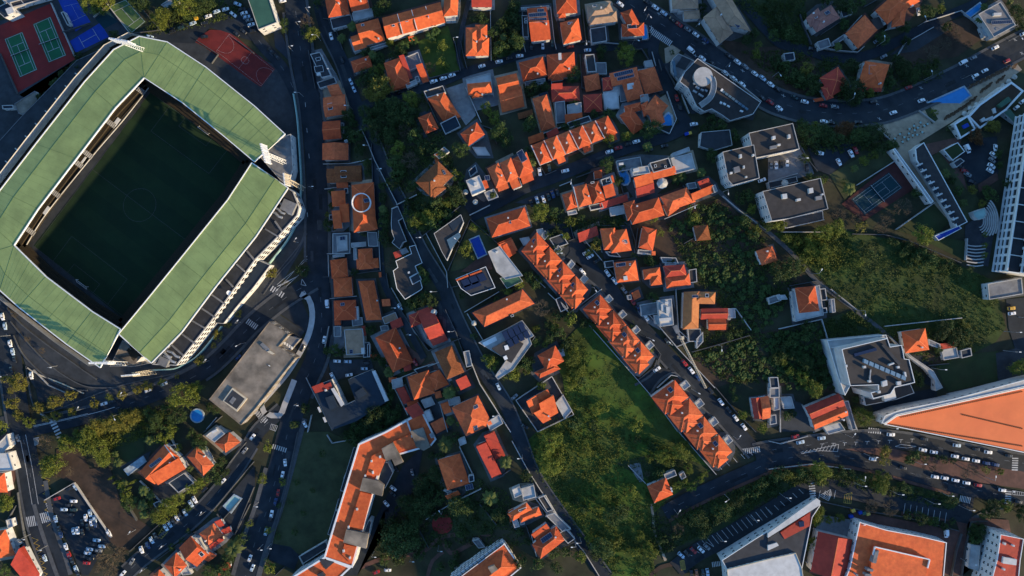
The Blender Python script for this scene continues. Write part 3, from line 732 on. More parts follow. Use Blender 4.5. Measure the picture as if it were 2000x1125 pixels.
def flat(phrase, P, h, rm='dk', wall='w', par='p', name='building', cat='building', base=0, pw=.22, ph=.4, story=0, frame='white', lm=True, wmin=18, every=4.2):
    cx, cy = sum(p[0] for p in P)/len(P), sum(p[1] for p in P)/len(P); g = gz(cx, cy)
    root = empty(name, U(cx, cy)); tag(root, phrase, cat); USED[phrase] = 1; o = root.location.copy()
    if lm: LM.append((cx, cy, 'the '+phrase))
    C = ccw([U(x, y, h, g) for x, y in P]); lo = min(gz(*p) for p in P)-1
    def sh(mb): mb.v = [(p[0]-o.x, p[1]-o.y, p[2]-o.z) for p in mb.v]; return mb
    m = MB(); m.prism(C, lo, C[0].z, False); sh(m).build('wall', M[wall], root)
    m = MB(); m.slope(C); sh(m).build('flat_roof', M[rm], root)
    if par:
        m = MB(); I = inset(C, pw); O = inset(C, -.06); zt = Vector((0,0,ph)); n = len(C)
        for j in range(n):
            k = (j+1) % n; m.face([O[j]+zt, O[k]+zt, I[k]+zt, I[j]+zt]); m.face([O[j]-zt*.5, O[k]-zt*.5, O[k]+zt, O[j]+zt]); m.face([I[k]-zt*.1, I[j]-zt*.1, I[j]+zt, I[k]+zt])
        sh(m).build('parapet', M[par], root)
    n = len(C)
    for j in range(n):
        a, b = C[j], C[(j+1)%n]; L = math.hypot(b.x-a.x, b.y-a.y)
        if L < 3.5: continue
        mx, my = (a.x+b.x)/2, (a.y+b.y)/2; nx, ny = (b.y-a.y)/L, -(b.x-a.x)/L
        if nx*-mx+ny*-my < wmin: continue
        c = max(1, min(16, int(L/every)))
        for s in range(max(1, story)):
            for i in range(c): add_window(a, b, (i+.5)/c, C[0].z-1.6-3.1*s, root, w=1.5, h=1.5, frame=frame)
    root['_g'] = g; root['_h'] = h
    return root
def onroof(root, name, mb, m):
    o = root.location; mb.v = [(p[0]-o.x, p[1]-o.y, p[2]-o.z) for p in mb.v]
    return mb.build(name, m if isinstance(m, list) else M[m], root)
def rbox(root, name, s, hh, m='w', dz=0, parent=None):        # box on a flat roof: three tile corners
    q = pts(s)
    if len(q) == 3: q.append((q[0][0]+q[2][0]-q[1][0], q[0][1]+q[2][1]-q[1][1]))
    g, h = root['_g'], root['_h']; P = ccw([U(x, y, h+dz+hh, g) for x, y in q]); mb = MB(); mb.prism(P, g+h+dz-.05, P[0].z)
    return onroof(root, name, mb, m)
H = house
tile(1,0)
H('red-orange roof at the top beside main road','ho:535,-60,690,-85,725,105',ex='c:650,30')
H('gabled house with a cream roof terrace','go:720,-60,850,-85,880,60 fp:752,105,905,68,918,128:-3',ex='c:820,10')
H('long terrace of four red gabled houses','go:985,140,1440,15,1478,175',6.5,ex='k:1062,196,1082,192,1086,206 k:1166,157,1186,153,1190,167 k:1272,120,1292,116,1296,130 k:1375,84,1395,80,1399,94 l:1105,110,1150,270 l:1215,78,1260,235 l:1325,50,1350,140',name='terraced_house')
H('stepped gable house beside the white carport','go:785,195,950,150,1003,310 go:742,290,830,262,862,365:-.6 fw:728,310,752,300,790,400:-3.4',ex='k:822,190,842,186,846,200 c:960,305')
H('narrow hipped house left of the alley','ho:1475,-60,1580,-70,1572,112 fw:1480,130,1555,125,1560,160:-3',ex='')
H('dull red roof at the alley top','gr:1690,-60,1838,-60,1838,52')
H('cross-gabled orange house alone above upper street','ho:1642,222,1745,222,1745,430 ho:1715,198,1803,198,1803,340 ho:1720,300,1818,300,1815,430',ex='c:1800,290 c:1725,330')
H('small pyramid roof on the middle street corner','ho:745,482,880,437,905,520',5,ex='c:860,470')
H('house with salmon hip roof and grey patio','ho:1005,498,1140,450,1200,650 sr:1125,455,1160,445,1222,605:-1 ho:1070,640,1170,612,1172,682:-1.2 fg:1165,450,1265,408,1300,512:-3',ex='')
H('detached lean-to with bright orange roof','so:1255,522,1302,507,1350,630',3.2,name='shed',cat='outbuilding')
H('flat dark house in the fork of roads','fdk:425,425,500,408,588,592 fdk:480,645,612,602,632,650:-3.2',6,ex='k:465,455,500,445,507,468 k:455,520,520,512,530,560 b:470,570,500,565,505,585,1')
H('gabled orange house with a white rooflight','go:530,768,690,742,705,885 go:558,672,640,658,680,748:-1',ex='k:560,812,594,804,600,852')
H('square orange gable beside the dark lean-to','go:525,955,655,945,662,1078 fs:664,960,684,960,686,1040:-3')
H('pair of orange gables right of white terrace','go:1880,612,2030,577,2060,702 go:1900,725,2065,680,2092,828:-.3',ex='')
H('house standing on a white paved terrace','fw:1640,622,1830,572,1868,800:-4.6 ho:1655,657,1830,640,1838,725 ho:1680,700,1760,690,1770,756:-.2',5.6,ex='c:1768,742')
H('diagonal hip roof beside the rubble plot','ho:1348,772,1470,728,1592,908 fb:1312,714,1460,670,1482,722:-1',ex='c:1420,745')
H('small hip roof above the dark trees','ho:1270,922,1365,882,1422,1000',5)
H('hip roof by the curved garden wall','ho:1602,1045,1722,960,1782,1050 fw:1690,1150,1790,1150,1830,1215:-4',ex='c:1690,1020')
tile(2,0)
H('orange house with rows of solar panels','go:122,75,265,60,297,300 fb:76,122,120,122,130,292:-2.5 fp:70,62,290,45,292,60:-3',ex='v:130,105,265,95,268,125 v:132,145,268,138,270,170 v:198,70,248,68,250,92 k:98,142,120,142,120,158 k:98,165,120,165,120,180 c:268,190')
H('hip roof beside the roof of solar panels','ho:340,-70,490,-75,505,95 ho:358,60,412,58,420,138:-1')
H('square hip roof with two blue rooflights','ho:380,182,515,148,540,305',ex='k:436,175,450,172,453,190 k:454,174,468,172,470,188')
H('beige tiled house behind the roofless shell','ht:590,48,760,25,772,130 ht:610,112,808,88,816,165 ht:690,30,760,25,790,90:.3',ex='c:695,65 k:628,42,662,40,664,52')
H('roofless white shell with dark interior','fdk:610,226,730,206,742,322',3.6,cat='unfinished house',ex='')
H('corner house with a small turquoise pool','ho:852,102,935,74,1002,200 ho:862,190,1026,180,1028,274:-.2',ex='k:902,195,968,190,972,220')
H('hip roof with a white rear wall','ho:60,492,240,445,272,585',ex='c:200,580')
H('large hip roof with square chimney shaft','ho:278,434,480,412,490,590 ho:300,540,390,530,400,620:-.5',ex='b:362,415,385,412,388,470,1.5 c:445,540')
H('elongated orange roof inside white parapets','fb:570,430,640,425,660,560:-1 ho:562,600,672,575,690,690',5.6)
H('red gabled house with lower left wing','hr:310,682,515,675,525,785 sr:310,662,390,655,392,720:.2')
H('long hip roof beside the tree-lined yard','ho:165,778,270,746,335,985')
H('low square dull red hip roof','hr:560,746,695,736,702,865',4.6)
H('small outbuilding with flat orange roof','so:415,900,495,890,500,952',2.8,name='shed',cat='outbuilding')
H('house with glazed solar heater and terrace','ho:768,575,970,528,988,625 ho:860,640,985,600,1030,752:-.4 fg:835,672,948,648,960,775:-2.6 hr:708,612,780,602,785,700:-1',ex='v:795,575,940,540,948,568 v:820,608,950,575,955,598 b:900,655,950,645,955,690,1')
H('orange hip house above the side street','ho:985,560,1112,528,1172,700 fg:985,545,1115,530,1120,562:-2')
H('angular orange house with glass dome','ho:845,905,935,845,1035,985 ho:1010,820,1060,790,1080,880:-.4 ho:880,830,1000,800,1010,860:-1.5',ex='')
H('star-shaped orange roof beside pear-shaped pool','ho:1030,862,1120,748,1215,828 ho:1065,872,1150,820,1192,950:-.4',ex='')
H('small beige roofed pair across top road','ht:1250,-80,1440,-85,1450,60 ht:1345,85,1460,78,1465,142:-1.5 ft:1300,20,1440,15,1445,85:-2')
H('big beige hip roof at the top','ht:1530,-80,1700,-30,1855,235 ht:1500,140,1600,60,1722,252:-.6',7.5,ex='v:1738,190,1760,175,1785,205 c:1630,120')
tile(3,0)
H('pink-roofed house with blue roof windows','hk:315,152,490,45,556,140 hk:300,142,390,65,422,132:.4',ex='v:440,98,470,80,486,100 k:360,130,378,122,386,136 c:430,175 c:350,108')
H('plain orange hip roof left of lane','ho:612,262,755,125,848,235',ex='')
H('sprawling orange house at top of lane','ho:845,82,1010,-60,1100,40 ho:960,40,1110,-50,1180,10:-.2 ho:985,70,1080,50,1062,190:-.8',ex='c:1120,50')
H('flat grey villa with a rooftop panel row','fg:1640,112,1812,18,1932,200 fw:1655,215,1740,190,1770,270:-3',5.5,ex='v:1745,165,1905,155,1908,182 b:1765,100,1825,98,1825,120,1')
H('dark red hip roof above the bend','hr:410,612,545,530,632,665 hr:415,685,470,665,510,760:-.4')
H('orange house with pale solar collector','ho:765,484,942,510,882,692',ex='v:790,510,842,510,840,578 c:870,655')
tile(1,1)
H('twin orange roofs with white centre ridge','go:525,122,525,0,715,0',6)
H('long brown tiled house with white skylight','gd:620,180,818,172,824,290 gd:555,198,622,196,626,300:-.8 so:630,302,714,297,718,340:-2',ex='k:662,210,704,208,706,262')
H('orange house with white circle on roof','ho:752,332,915,312,932,660 ho:790,575,930,570,946,662:-.5',6.5,ex='v:840,432,880,424,888,452')
RT = bpy.data.objects[[o.name for o in SC.objects if o.get('label') == 'orange house with white circle on roof'][0]]; mb = MB(); c = T(827,462)
for i in range(36):
    a, b = i*.17453, (i+1)*.17453; mb.bar(U(c[0]+18*math.cos(a),c[1]-18*math.sin(a),8.6,gz(*c)), U(c[0]+18*math.cos(b),c[1]-18*math.sin(b),8.6,gz(*c)), .5, 4.0)
mb.v = [(p[0]-RT.location.x, p[1]-RT.location.y, p[2]-RT.location.z) for p in mb.v]; mb.build('white_ring', M['white'], RT)
H('stepped orange house left of circle roof','so:597,378,695,370,698,480 so:660,482,725,475,728,605:-.5 so:600,530,662,526,672,655:-.3',5)
H('pale square pavilion with grey border','fp:630,725,710,715,716,830:1.4 fg:600,700,735,694,735,855',4.5,ex='v:655,722,695,718,697,750')
H('hip roof with right wing beside courtyard','ho:800,828,905,820,912,970 ho:788,905,950,894,956,965:-.4')
H('small square hip below the pale pavilion','ho:585,913,705,896,716,1032',5)
H('square orange roof in the left row','ho:608,1055,742,1045,750,1182',5.4)
H('isolated brown-tiled hip house in the trees','hd:1256,298,1420,142,1532,250 hd:1318,365,1410,290,1482,345:-.5',ex='v:1455,210,1470,205,1485,235 c:1395,290')
H('house with open white roof deck','fw:1640,288,1745,246,1792,360 so:1700,320,1800,280,1820,340:-1 fp:1780,380,1860,350,1895,415:-3.6 fs:1660,210,1715,165,1730,215:-3.4',6,name='terraced_house',ex='b:1700,300,1725,295,1730,325,1 v:1785,250,1822,245,1828,280',cat='terraced house')
H('first bright hip in the upper row','ho:1806,192,1892,146,1962,300 so:1880,330,1960,300,1975,345:-2.4',6.4,name='terraced_house',ex='c:1920,250',cat='terraced house')
H('second bright hip in the upper row','ho:1903,150,1992,106,2052,258 so:1975,290,2040,265,2070,330:-2.4',6.4,name='terraced_house',ex='c:1990,230',cat='terraced house')
tile(2,1)
H('end terrace house with panel grid roof','ho:2,118,112,62,168,212 so:62,245,150,208,172,280:-2.4 fs:-10,290,55,262,78,330:-3',6.4,name='terraced_house',ex='v:36,70,78,42,120,120',cat='terraced house')
nm=['leftmost peaked house in the six-house row','second peaked house of the six-house row','third peaked house of the six-house row','fourth peaked house of the six-house row','fifth peaked house of the six-house row','rightmost peaked house in the six-house row']
TO[:] = [0,0]
for i in range(6):
    a=(1037.5+25*i,284-9.7*i); c=(1055+25.2*i,323-10.6*i)
    f=lambda p:f'{p[0]*4},{p[1]*4}'
    TO[:]=[0,0]
    b=(a[0]+24.6,a[1]-9.6)
    H(nm[i],f'ho:{f(a)},{f(b)},{f((c[0]+24.8,c[1]-10.4))}'+(f' so:{f((c[0]+5,c[1]-6))},{f((c[0]+19,c[1]-12))},{f((c[0]+25,c[1]+2))}:-2.6' if i in (1,3,5) else ''),6.6,name='terraced_house',cat='terraced house',ex=f'l:{f(a)},{f(c)} c:{(a[0]+19)*4},{(a[1]+15)*4}')
tile(2,1)
H('left hip house of lower estate row','ho:390,397,476,370,512,494',6,name='terraced_house',cat='terraced house')
H('middle hip house of lower estate row','ho:482,337,582,310,627,468',6.4,name='terraced_house',cat='terraced house',ex='c:598,410 l:480,335,515,490')
H('right hip house of lower estate row','ho:588,316,680,286,727,440 so:640,215,700,205,705,265:-3',6.4,name='terraced_house',cat='terraced house',ex='c:690,385 k:615,300,640,293,643,305')
H('end house with brown terrace and deck','so:706,335,785,310,812,402 fb:692,282,765,256,782,306:.4 so:770,250,785,246,802,300:.3',6.2,name='terraced_house',cat='terraced house',ex='k:735,275,765,265,768,290')
H('dark red lean-to behind lower estate row','sr:690,462,890,398,900,445',3,name='shed',cat='outbuilding')
H('white villa with blue kidney pool','fp:930,190,1062,172,1080,230 so:955,268,1085,228,1102,300:-.8 so:1085,222,1262,178,1278,235:-.6 fb:1075,150,1222,110,1250,186 sr:970,352,1100,312,1110,380:-2 fg:812,135,1000,102,1018,185:-4',6.2,ex='b:945,195,990,185,995,210,1 k:1110,165,1125,160,1130,180 k:1190,172,1205,168,1208,182 b:835,150,870,145,872,160,.6')
H('pale flat roof beside the white villa','fp:1240,112,1400,72,1432,196',5)
H('long pale beam wall above the villa','fw:1250,75,1380,25,1390,55',4.5,name='outbuilding',cat='outbuilding',lm=False)
H('large orange roof below the villa','ho:872,466,955,445,988,575:-.3 ho:905,492,1140,424,1182,556',6,ex='c:975,488')
H('orange roof right of the villa courtyard','ho:1165,415,1360,346,1426,450 ho:1180,480,1260,420,1302,502:-1',5.6,ex='v:1335,425,1348,420,1360,450')
H('bright end house with pale gable','so:1402,392,1560,325,1576,378 sr:1450,300,1528,272,1562,326:-.5 fp:1562,332,1585,318,1604,370:.2',5.5)
H('diagonal hip house above terrace street','ho:-190,585,90,500,132,640',6,ex='c:-30,580 v:-22,600,-10,598,-6,622')
H('bright red metal roof by the square','sr:515,700,655,646,672,712',3.5)
H('many-gabled orange house below red roof','ho:692,668,802,660,832,815 ho:742,690,890,670,928,828:.2 ho:775,662,800,660,812,740:.6',5.8,ex='v:860,755,885,760,895,782 v:872,748,895,750,905,775')
H('tall hipped house between two yards','ho:1022,650,1126,674,1098,830 fg:985,825,1090,835,1085,868:-3',5.8)
H('small brown hip house in banana plantation','hd:1420,645,1525,636,1550,745',4.6)
H('orange house with dark solar strip','ho:800,932,960,915,985,1062',5.8,ex='v:812,935,885,925,888,952 k:915,935,926,932,928,948 b:870,1035,900,1030,905,1062,.8')
H('small L-shaped orange house','ho:1027,985,1150,966,1160,1040 ho:1075,1010,1160,1000,1172,1095:-.3',5)
H('red and orange twin-roofed low house','hr:1186,956,1340,945,1362,1030 ho:1200,1040,1378,1015,1390,1100:-.2',5,ex='')
tile(3,1)
H('bright hip roof beside the diagonal path','ho:-88,838,30,802,72,908',5,ex='c:-10,840')
tile(1,2)
H('long hipped house in the left row','ho:805,-42,920,-47,978,240',6,ex='c:950,100')
H('hip roof house with blue solar panel','ho:612,106,775,100,780,245 so:615,255,660,252,662,290:-2.5',5.5,ex='v:660,120,690,116,692,138')
H('beige flat house in the left row','ft:690,328,835,320,852,516',6,ex='v:730,485,756,482,758,512 b:820,470,845,468,848,515,.6')
H('broad hipped house below the pink terrace','ho:940,396,1090,320,1222,575',6.4,ex='c:1125,470')
H('L-shaped red house with black courtyard','hr:1196,216,1270,190,1288,280 gr:1262,192,1372,150,1492,402:-.2',5.8)
H('brown hip house right of hill lane','hd:1402,510,1530,456,1620,655',6)
H('double hipped orange house with round balcony','ho:1190,700,1345,650,1392,818 ho:1330,692,1430,646,1502,752:-.3',6.2)
H('large orange roof with two solar panels','ho:1537,940,1730,850,1837,1060',6,ex='v:1698,925,1730,910,1738,935 v:1700,1085,1728,1075,1736,1105')
H('small red terrace roof beside parapet','sr:1565,722,1640,686,1676,762',3.4,name='outbuilding',cat='outbuilding')
H('small orange annex with pale court','so:1445,908,1500,890,1527,968',3.4,name='outbuilding',cat='outbuilding')
H('pink flat terrace over the hill lane','ft:985,232,1090,190,1112,244',3.2,name='outbuilding',cat='outbuilding')
H('dark red lean-to on the hill lane','sr:1050,268,1130,234,1150,292',3.2,name='outbuilding',cat='outbuilding')
H('red shed inside the narrow yard','sr:1102,790,1160,775,1212,890',2.8,name='shed',cat='outbuilding')
H('red-roofed cottage above the long apartments','sr:1172,940,1260,900,1312,980 so:1370,1060,1462,1012,1502,1090 fp:1290,880,1370,850,1400,910:-1 fw:1310,970,1355,950,1388,1030:-.5',4.5)
H('orange house beside the solar villa','ho:1706,192,2072,22,2160,126',6.2,ex='c:1960,90 k:1990,215,2010,208,2014,222')
tile(2,2)
H('zigzag orange house beside bright meadow','ho:205,530,336,457,402,572 ho:180,660,330,592,372,635:-.4 ho:245,560,300,530,352,610:-.2',5.4,ex='c:290,560')
H('orange split-level house in walled yard','so:115,886,186,842,232,945 so:215,902,320,842,357,975:.6 so:172,976,232,946,302,1026:.3 so:186,842,275,796,306,850:.2',5.5,ex='c:285,1000 fw')
H('small orange annex on terrace street','so:935,42,985,17,1005,70',3.4,name='outbuilding',cat='outbuilding')
H('salmon L-shaped house by the plantation','hl:1345,42,1460,36,1452,310 hl:1425,32,1585,36,1580,125:-.2 hl:1345,255,1450,255,1440,310:-1',6.2,ex='v:1406,58,1452,56,1454,76 k:1510,48,1535,48,1536,72')
H('gabled orange house beside salmon house','go:1536,245,1665,243,1668,326 gr:1485,166,1680,162,1676,243:-.2',5.2,ex='')
H('white cubic house without roof tiles','fw:1140,100,1245,86,1262,290 fg:1000,135,1130,112,1142,200:-4 fw:1110,215,1200,205,1215,275:-2',7,ex='b:1165,130,1185,128,1188,180,1 b:1205,150,1230,148,1232,200,1.5 b:1150,240,1240,232,1243,255,.8 b:1195,110,1220,108,1222,125,1')
H('small gable by the lower plantation','gr:1895,1020,1870,868,1940,862 go:1940,862,2000,850,2016,1012:.2',5,ex='')
tile(3,2)
H('blue-edged house with orange hip roof','fw:180,30,400,-20,432,214:-3 ho:216,8,364,-8,396,176',6.4,ex='')
H('orange hip house on the soil terrace','ho:1050,348,1224,322,1252,480',5.4,ex='c:1195,465')
H('small red shed on the terrace','sr:1340,438,1465,426,1470,466',2.6,name='shed',cat='outbuilding')
H('pale corrugated shed below red shed','fp:1350,485,1468,465,1488,545',2.4,name='shed',cat='outbuilding')
H('two-tone gabled house above the avenue','go:350,1028,595,925,618,1000:.3 gr:595,925,350,1028,300,935:.26',5.4,ex='c:585,1030 c:600,968')
H('white walled sheds beside small gable','fw:40,860,85,850,88,950 fp:95,855,180,850,205,940:-.6 fg:10,1000,60,990,65,1060:-.5',3,name='shed',cat='outbuilding')
H('turquoise shed at plantation edge','fs:8,700,75,698,85,780 fg:10,785,85,782,88,855:-.3',2.8,name='shed',cat='outbuilding')
H('grey flat block on the right edge','fg:1712,-30,1975,-75,1988,48',5)
tile(1,3)
H('orange hip house left of red sheds','ho:1426,228,1590,180,1662,400 so:1482,502,1575,462,1596,490:-2.5',5.8,ex='v:1632,420,1690,405,1700,445 c:1605,380')
H('long red barn roofs behind the hip house','sr:1788,30,1860,2,1942,182 sr:1730,112,1800,82,1912,325:-.4',4)
tile(2,3)
H('red-orange house with small terraces','ho:-30,642,110,560,152,612 ho:50,650,202,592,226,650:-.3 fp:0,690,40,680,60,740:-2',5.4,ex='k:50,612,110,590,116,602')
H('grey and white patio house by lane','fw:0,452,60,425,82,490 fp:70,442,170,416,188,510',4)
H('orange house with slanted solar array','ho:165,882,340,746,402,850 so:156,800,264,722,302,772:-.4 fb:365,795,420,757,492,835:-2.6',5.6,ex='v:222,838,300,785,318,820 c:340,820')
H('small orange cottage in overgrown field','ho:1062,428,1200,366,1252,490 fg:1185,332,1270,298,1286,340:-1.5 ft:1305,332,1340,310,1360,352:-2',4.6,ex='c:1240,440 c:1245,460')
tile(0,3)
H('orange villa with dark solar strip','go:1105,305,1285,108,1392,205 so:1190,332,1392,212,1442,292:.5',6,ex='v:1165,265,1250,200,1268,218 l:1285,105,1370,215 c:1335,240')
H('blue flat roof garage of the villa','fs:1318,400,1440,322,1518,398',3.4,name='garage',cat='garage')
H('hip roof house right of solar villa','ho:1466,196,1542,120,1664,260',5.4,ex='c:1600,190')
H('white and orange house above lower lane','ho:1682,88,1790,10,1872,82 fp:1610,32,1692,-35,1760,15',5.6,ex='b:1650,0,1690,-20,1700,-5,1')
H('orange hip roof with red annexes','ho:1560,797,1665,722,1736,806 sr:1682,702,1722,686,1750,732:-1.5 sr:1732,768,1790,742,1806,780:-2.4 sr:1640,890,1735,820,1745,850:-2.6',5.4,ex='c:1610,850')
H('plain gable with a white rooflight','go:1405,912,1490,824,1622,960',5.6,ex='k:1552,955,1575,938,1598,962')
H('hipped house at the lower lane','ho:1286,1042,1376,952,1456,1046',5.4,ex='c:1410,1075')
H('orange corner roof at bottom edge','ho:1200,1122,1245,1082,1310,1150',5)
H('white houses on the left edge','fw:-60,170,70,165,112,300 ho:-80,330,32,328,55,470 fp:-20,100,60,20,80,110:-1',6)
H('bright orange house on left edge','ho:-80,795,40,772,112,960',6,ex='')
H('wedge-shaped dull red roof by avenue','sr:130,1020,190,905,305,1112',4)
tile(3,3)
H('red corrugated hall beside orange school','gr:345,1085,400,792,650,852',7,name='hall',cat='hall')
# ---------------------------------------------------------------- rows of stepped terraced houses
def diag_row(L0, R0, L1, R1, names, h=6.6):
    n = len(names); lp = lambda a, b, t: (a[0]+(b[0]-a[0])*t, a[1]+(b[1]-a[1])*t); f = lambda p: f'{p[0]*4:.1f},{p[1]*4:.1f}'
    TO[:] = [0, 0]
    for i, nm_ in enumerate(names):
        a, b, c, d = lp(L0, L1, i/n), lp(R0, R1, i/n), lp(R0, R1, (i+.96)/n), lp(L0, L1, (i+.96)/n)
        e, g_ = lp(b, a, .10), lp(c, d, .10); e2, g2 = lp(b, a, .56), lp(c, d, .56)
        m1, m2 = lp(b, c, .05), lp(b, c, .55)
        fr, fr2 = lp(a, b, -.02), lp(d, c, -.02)
        w = f'ho:{f(lp(e,e2,0))},{f(e2)},{f(lp(g2,g_,0))} ' if False else ''
        w += f'ho:{f(lp(a,d,0))},{f(lp(b,c,0))},{f(lp(b,c,.99))} '
        w += f'ho:{f(lp(lp(a,b,.10),lp(d,c,.10),.42))},{f(lp(lp(a,b,.66),lp(d,c,.66),.42))},{f(lp(lp(a,b,.66),lp(d,c,.66),1.14))}:.7 '
        p0, p1 = lp(b, a, -.30), lp(b, a, -.03)
        w += f'fp:{f(lp(p1,lp(c,d,-.03),.30))},{f(lp(p0,lp(c,d,-.30),.30))},{f(lp(p0,lp(c,d,-.30),.62))}:-3.6'
        cc, kk = lp(lp(a,b,.45), lp(d,c,.45), .3), lp(lp(a,b,.62), lp(d,c,.62), .34)
        ex = f'c:{f(cc)}'
        if i % 2 == 0 or i == n-1:
            q0 = lp(lp(a,b,.60), lp(d,c,.60), .12); q1 = lp(lp(a,b,.60), lp(d,c,.60), .34); q2 = lp(lp(a,b,.74), lp(d,c,.74), .34); ex += f' v:{f(q0)},{f(q1)},{f(q2)}'
        H(nm_, w, h, name='terraced_house', cat='terraced house', ex=ex)
diag_row((1018,490),(1048,453),(1118,605),(1150,567),['topmost house of the upper diagonal terrace','second house of the upper diagonal terrace','third house of the upper diagonal terrace','lowest house of the upper diagonal terrace'])
diag_row((1138,604),(1172,575),(1242,732),(1278,697),['topmost house of the middle diagonal terrace','second house of the middle diagonal terrace','third house of the middle diagonal terrace','lowest house of the middle diagonal terrace'])
diag_row((1272,776),(1318,742),(1397,914),(1432,884),['topmost house of the lower diagonal terrace','second house of the lower diagonal terrace','third house of the lower diagonal terrace','lowest house of the lower diagonal terrace'])

# ---------------------------------------------------------------- flat-roofed buildings
def tp(s): return pts(s)
tile(0,0)
b = flat('dark green roofed sports hall',[(478,-20),(520,-20),(541,44),(505,58)],9,'groof',story=2)
b = flat('grey slab shelter by the tennis courts',tp('115,812,275,712,310,872,150,890'),3,'bg',par='g',lm=True)
b = flat('white clubhouse at the top left corner',tp('-40,70,60,20,140,100,40,140'),6,'s')
rbox(b,'stair_box','40,70,90,50,110,95',2.2)
tile(2,0)
b = flat('dark flat apartment block with spiral ramp',tp('1450,458,1942,800,1882,892,1702,945,1640,900,1560,852,1500,872,1440,830,1375,690,1310,640,1350,560'),10,'b',story=3,par='w')
g, h = b['_g'], b['_h']; mb = MB(); c = T(1495,597); ring = [U(c[0]+18.5*math.cos(i*.2618), c[1]-18.5*math.sin(i*.2618), h+2.4, g) for i in range(24)]
mb.prism(ring, g+h, ring[0].z); onroof(b,'round_stair_tower',mb,'p')
mb = MB()
arc = smooth([T(1560,610),T(1575,650),T(1570,710),T(1545,765),T(1505,800),T(1470,825)],4)
O, I = offs(arc, -5), offs(arc, 5)
for i in range(len(arc)-1):
    P = [U(*O[i],h+1.6,g),U(*O[i+1],h+1.6,g),U(*I[i+1],h+1.6,g),U(*I[i],h+1.6,g)]; mb.face(P[::-1])
    for Q in (O, I): a, e = U(*Q[i],h+2.3,g), U(*Q[i+1],h+2.3,g); mb.bar(a, e, .3, 1.4)
onroof(b,'curved_ramp',mb,'p')
for s in ('1415,645,1440,640,1445,655','1440,668,1470,685,1462,698','1478,690,1502,700,1496,712','1420,700,1450,718,1442,728','1462,725,1500,750,1492,760','1510,695,1530,705,1525,718'): rbox(b,'air_unit',s,1.0,'alu')
for i in range(8):
    x, y = 1645+i*26, 700+i*19; rbox(b,'rooflight',f'{x},{y},{x+22},{y+16},{x+12},{y+30}',.8,'skyglass')
for s in ('1630,790,1645,800,1638,812','1655,800,1675,812,1668,822','1685,818,1705,830,1700,838','1785,858,1808,866,1804,876','1640,690,1652,698,1640,715'): rbox(b,'vent_box',s,1.0,'white')
b = flat('low terrace wing of the spiral block',tp('1300,420,1420,475,1375,560,1345,555,1305,640,1250,560,1255,460'),5,'g',story=1)
rbox(b,'glazed_strip','1250,480,1270,470,1290,590',.6,'skyglass'); rbox(b,'roof_terrace','1330,440,1400,470,1350,545',.3,'dk')
tile(2,1)
b = flat('left grey apartment block with rooftop vents',[(1411,297),(1472,283),(1483,348),(1431,362),(1422,352)],12,'b',story=4)
for s in ('1778,82,1795,80,1798,108','1808,170,1818,168,1820,190','1880,80,1894,78,1896,94','1825,252,1838,250,1840,262','1705,220,1722,218,1724,232'): rbox(b,'rooftop_vent',s,1.8)
rbox(b,'stair_box','1732,185,1775,172,1785,215',1.6,'g')
b = flat('upper grey apartment block with white parapet',[(1462,260),(1548,241),(1561,291),(1474,309)],12,'b',story=4)
tile(3,0)
for s in ('35,1064,58,1060,60,1084','158,1050,175,1048,178,1078'): rbox(b,'rooftop_vent',s,2.0)
tile(3,1); rbox(b,'rooftop_vent','75,0,98,-2,100,12',1.6); rbox(b,'stair_box','15,18,68,8,72,32',1.4,'g')
b = flat('lower grey apartment block below car yard',[(1489,374),(1602,348),(1617,408),(1541,427),(1507,432)],12,'b',story=4)
for s in ('112,392,148,388,152,425','320,348,352,342,356,380','224,430,256,424,258,442','418,390,432,386,436,398'): rbox(b,'rooftop_vent',s,2.0)
rbox(b,'stair_box','372,412,420,402,424,432',1.4,'g')
b = flat('dark garden terrace frame of grey block',tp('120,592,425,525,432,594,132,660'),2.6,'dk',lm=False)
b = flat('low service wing between grey blocks',tp('0,300,220,255,230,295,10,350'),3,'dk',lm=False)
tile(2,1)
b = flat('dark flat roof behind the stone wall',tp('1465,20,1478,-90,1700,-110,1720,10,1570,55'),4,'dk')
tile(1,1)
b = flat('dark stepped roof garden block',tp('1062,508,1108,488,1148,578,1112,602,1176,760,1150,770,1122,822,1062,772,1082,742,1062,690,1056,628'),4,'dk')
b = flat('dark brown flat house with white edging',tp('1072,992,1108,965,1092,915,1215,857,1198,803,1246,790,1300,930,1245,955,1278,1040,1300,1124,1290,1140,1165,1215,1100,1130'),4.5,'b',par='white')
rbox(b,'roof_well','1196,1040,1270,1000,1296,1062',.5,'w'); rbox(b,'roof_well','1208,1046,1266,1013,1285,1060',.7,'dk'); rbox(b,'vent_box','1185,1000,1200,995,1203,1010',1)
rbox(b,'terracotta_terrace','1070,850,1120,830,1140,875',.3,'r'); rbox(b,'pale_deck','1118,830,1170,808,1195,845',.35,'g')
b = flat('wedge-shaped villa with glass roof',tp('1390,700,1600,552,1622,612,1492,912,1450,840'),5,'b')
rbox(b,'glass_roof','1490,750,1585,690,1600,720,1520,830',.5,'skyglass'); rbox(b,'slate_terrace','1505,625,1598,565,1610,605,1540,680',.3,'s')
b = flat('angular white villa by the pool lawn',tp('1812,842,1905,798,2085,1030,1950,1060,1880,1000'),6.5,'p'); rbox(b,'vent_box','1870,840,1890,832,1893,845',.8)
b = flat('green flat annex of the white villa',tp('1905,1050,2040,1010,2085,1075,1960,1130'),4,'groof')
tile(1,2)
b = flat('flat villa covered in blue solar panels',tp('1560,-70,1680,-120,1795,-165,1870,0,1680,62,1600,5'),5.5,'dk',par='white')
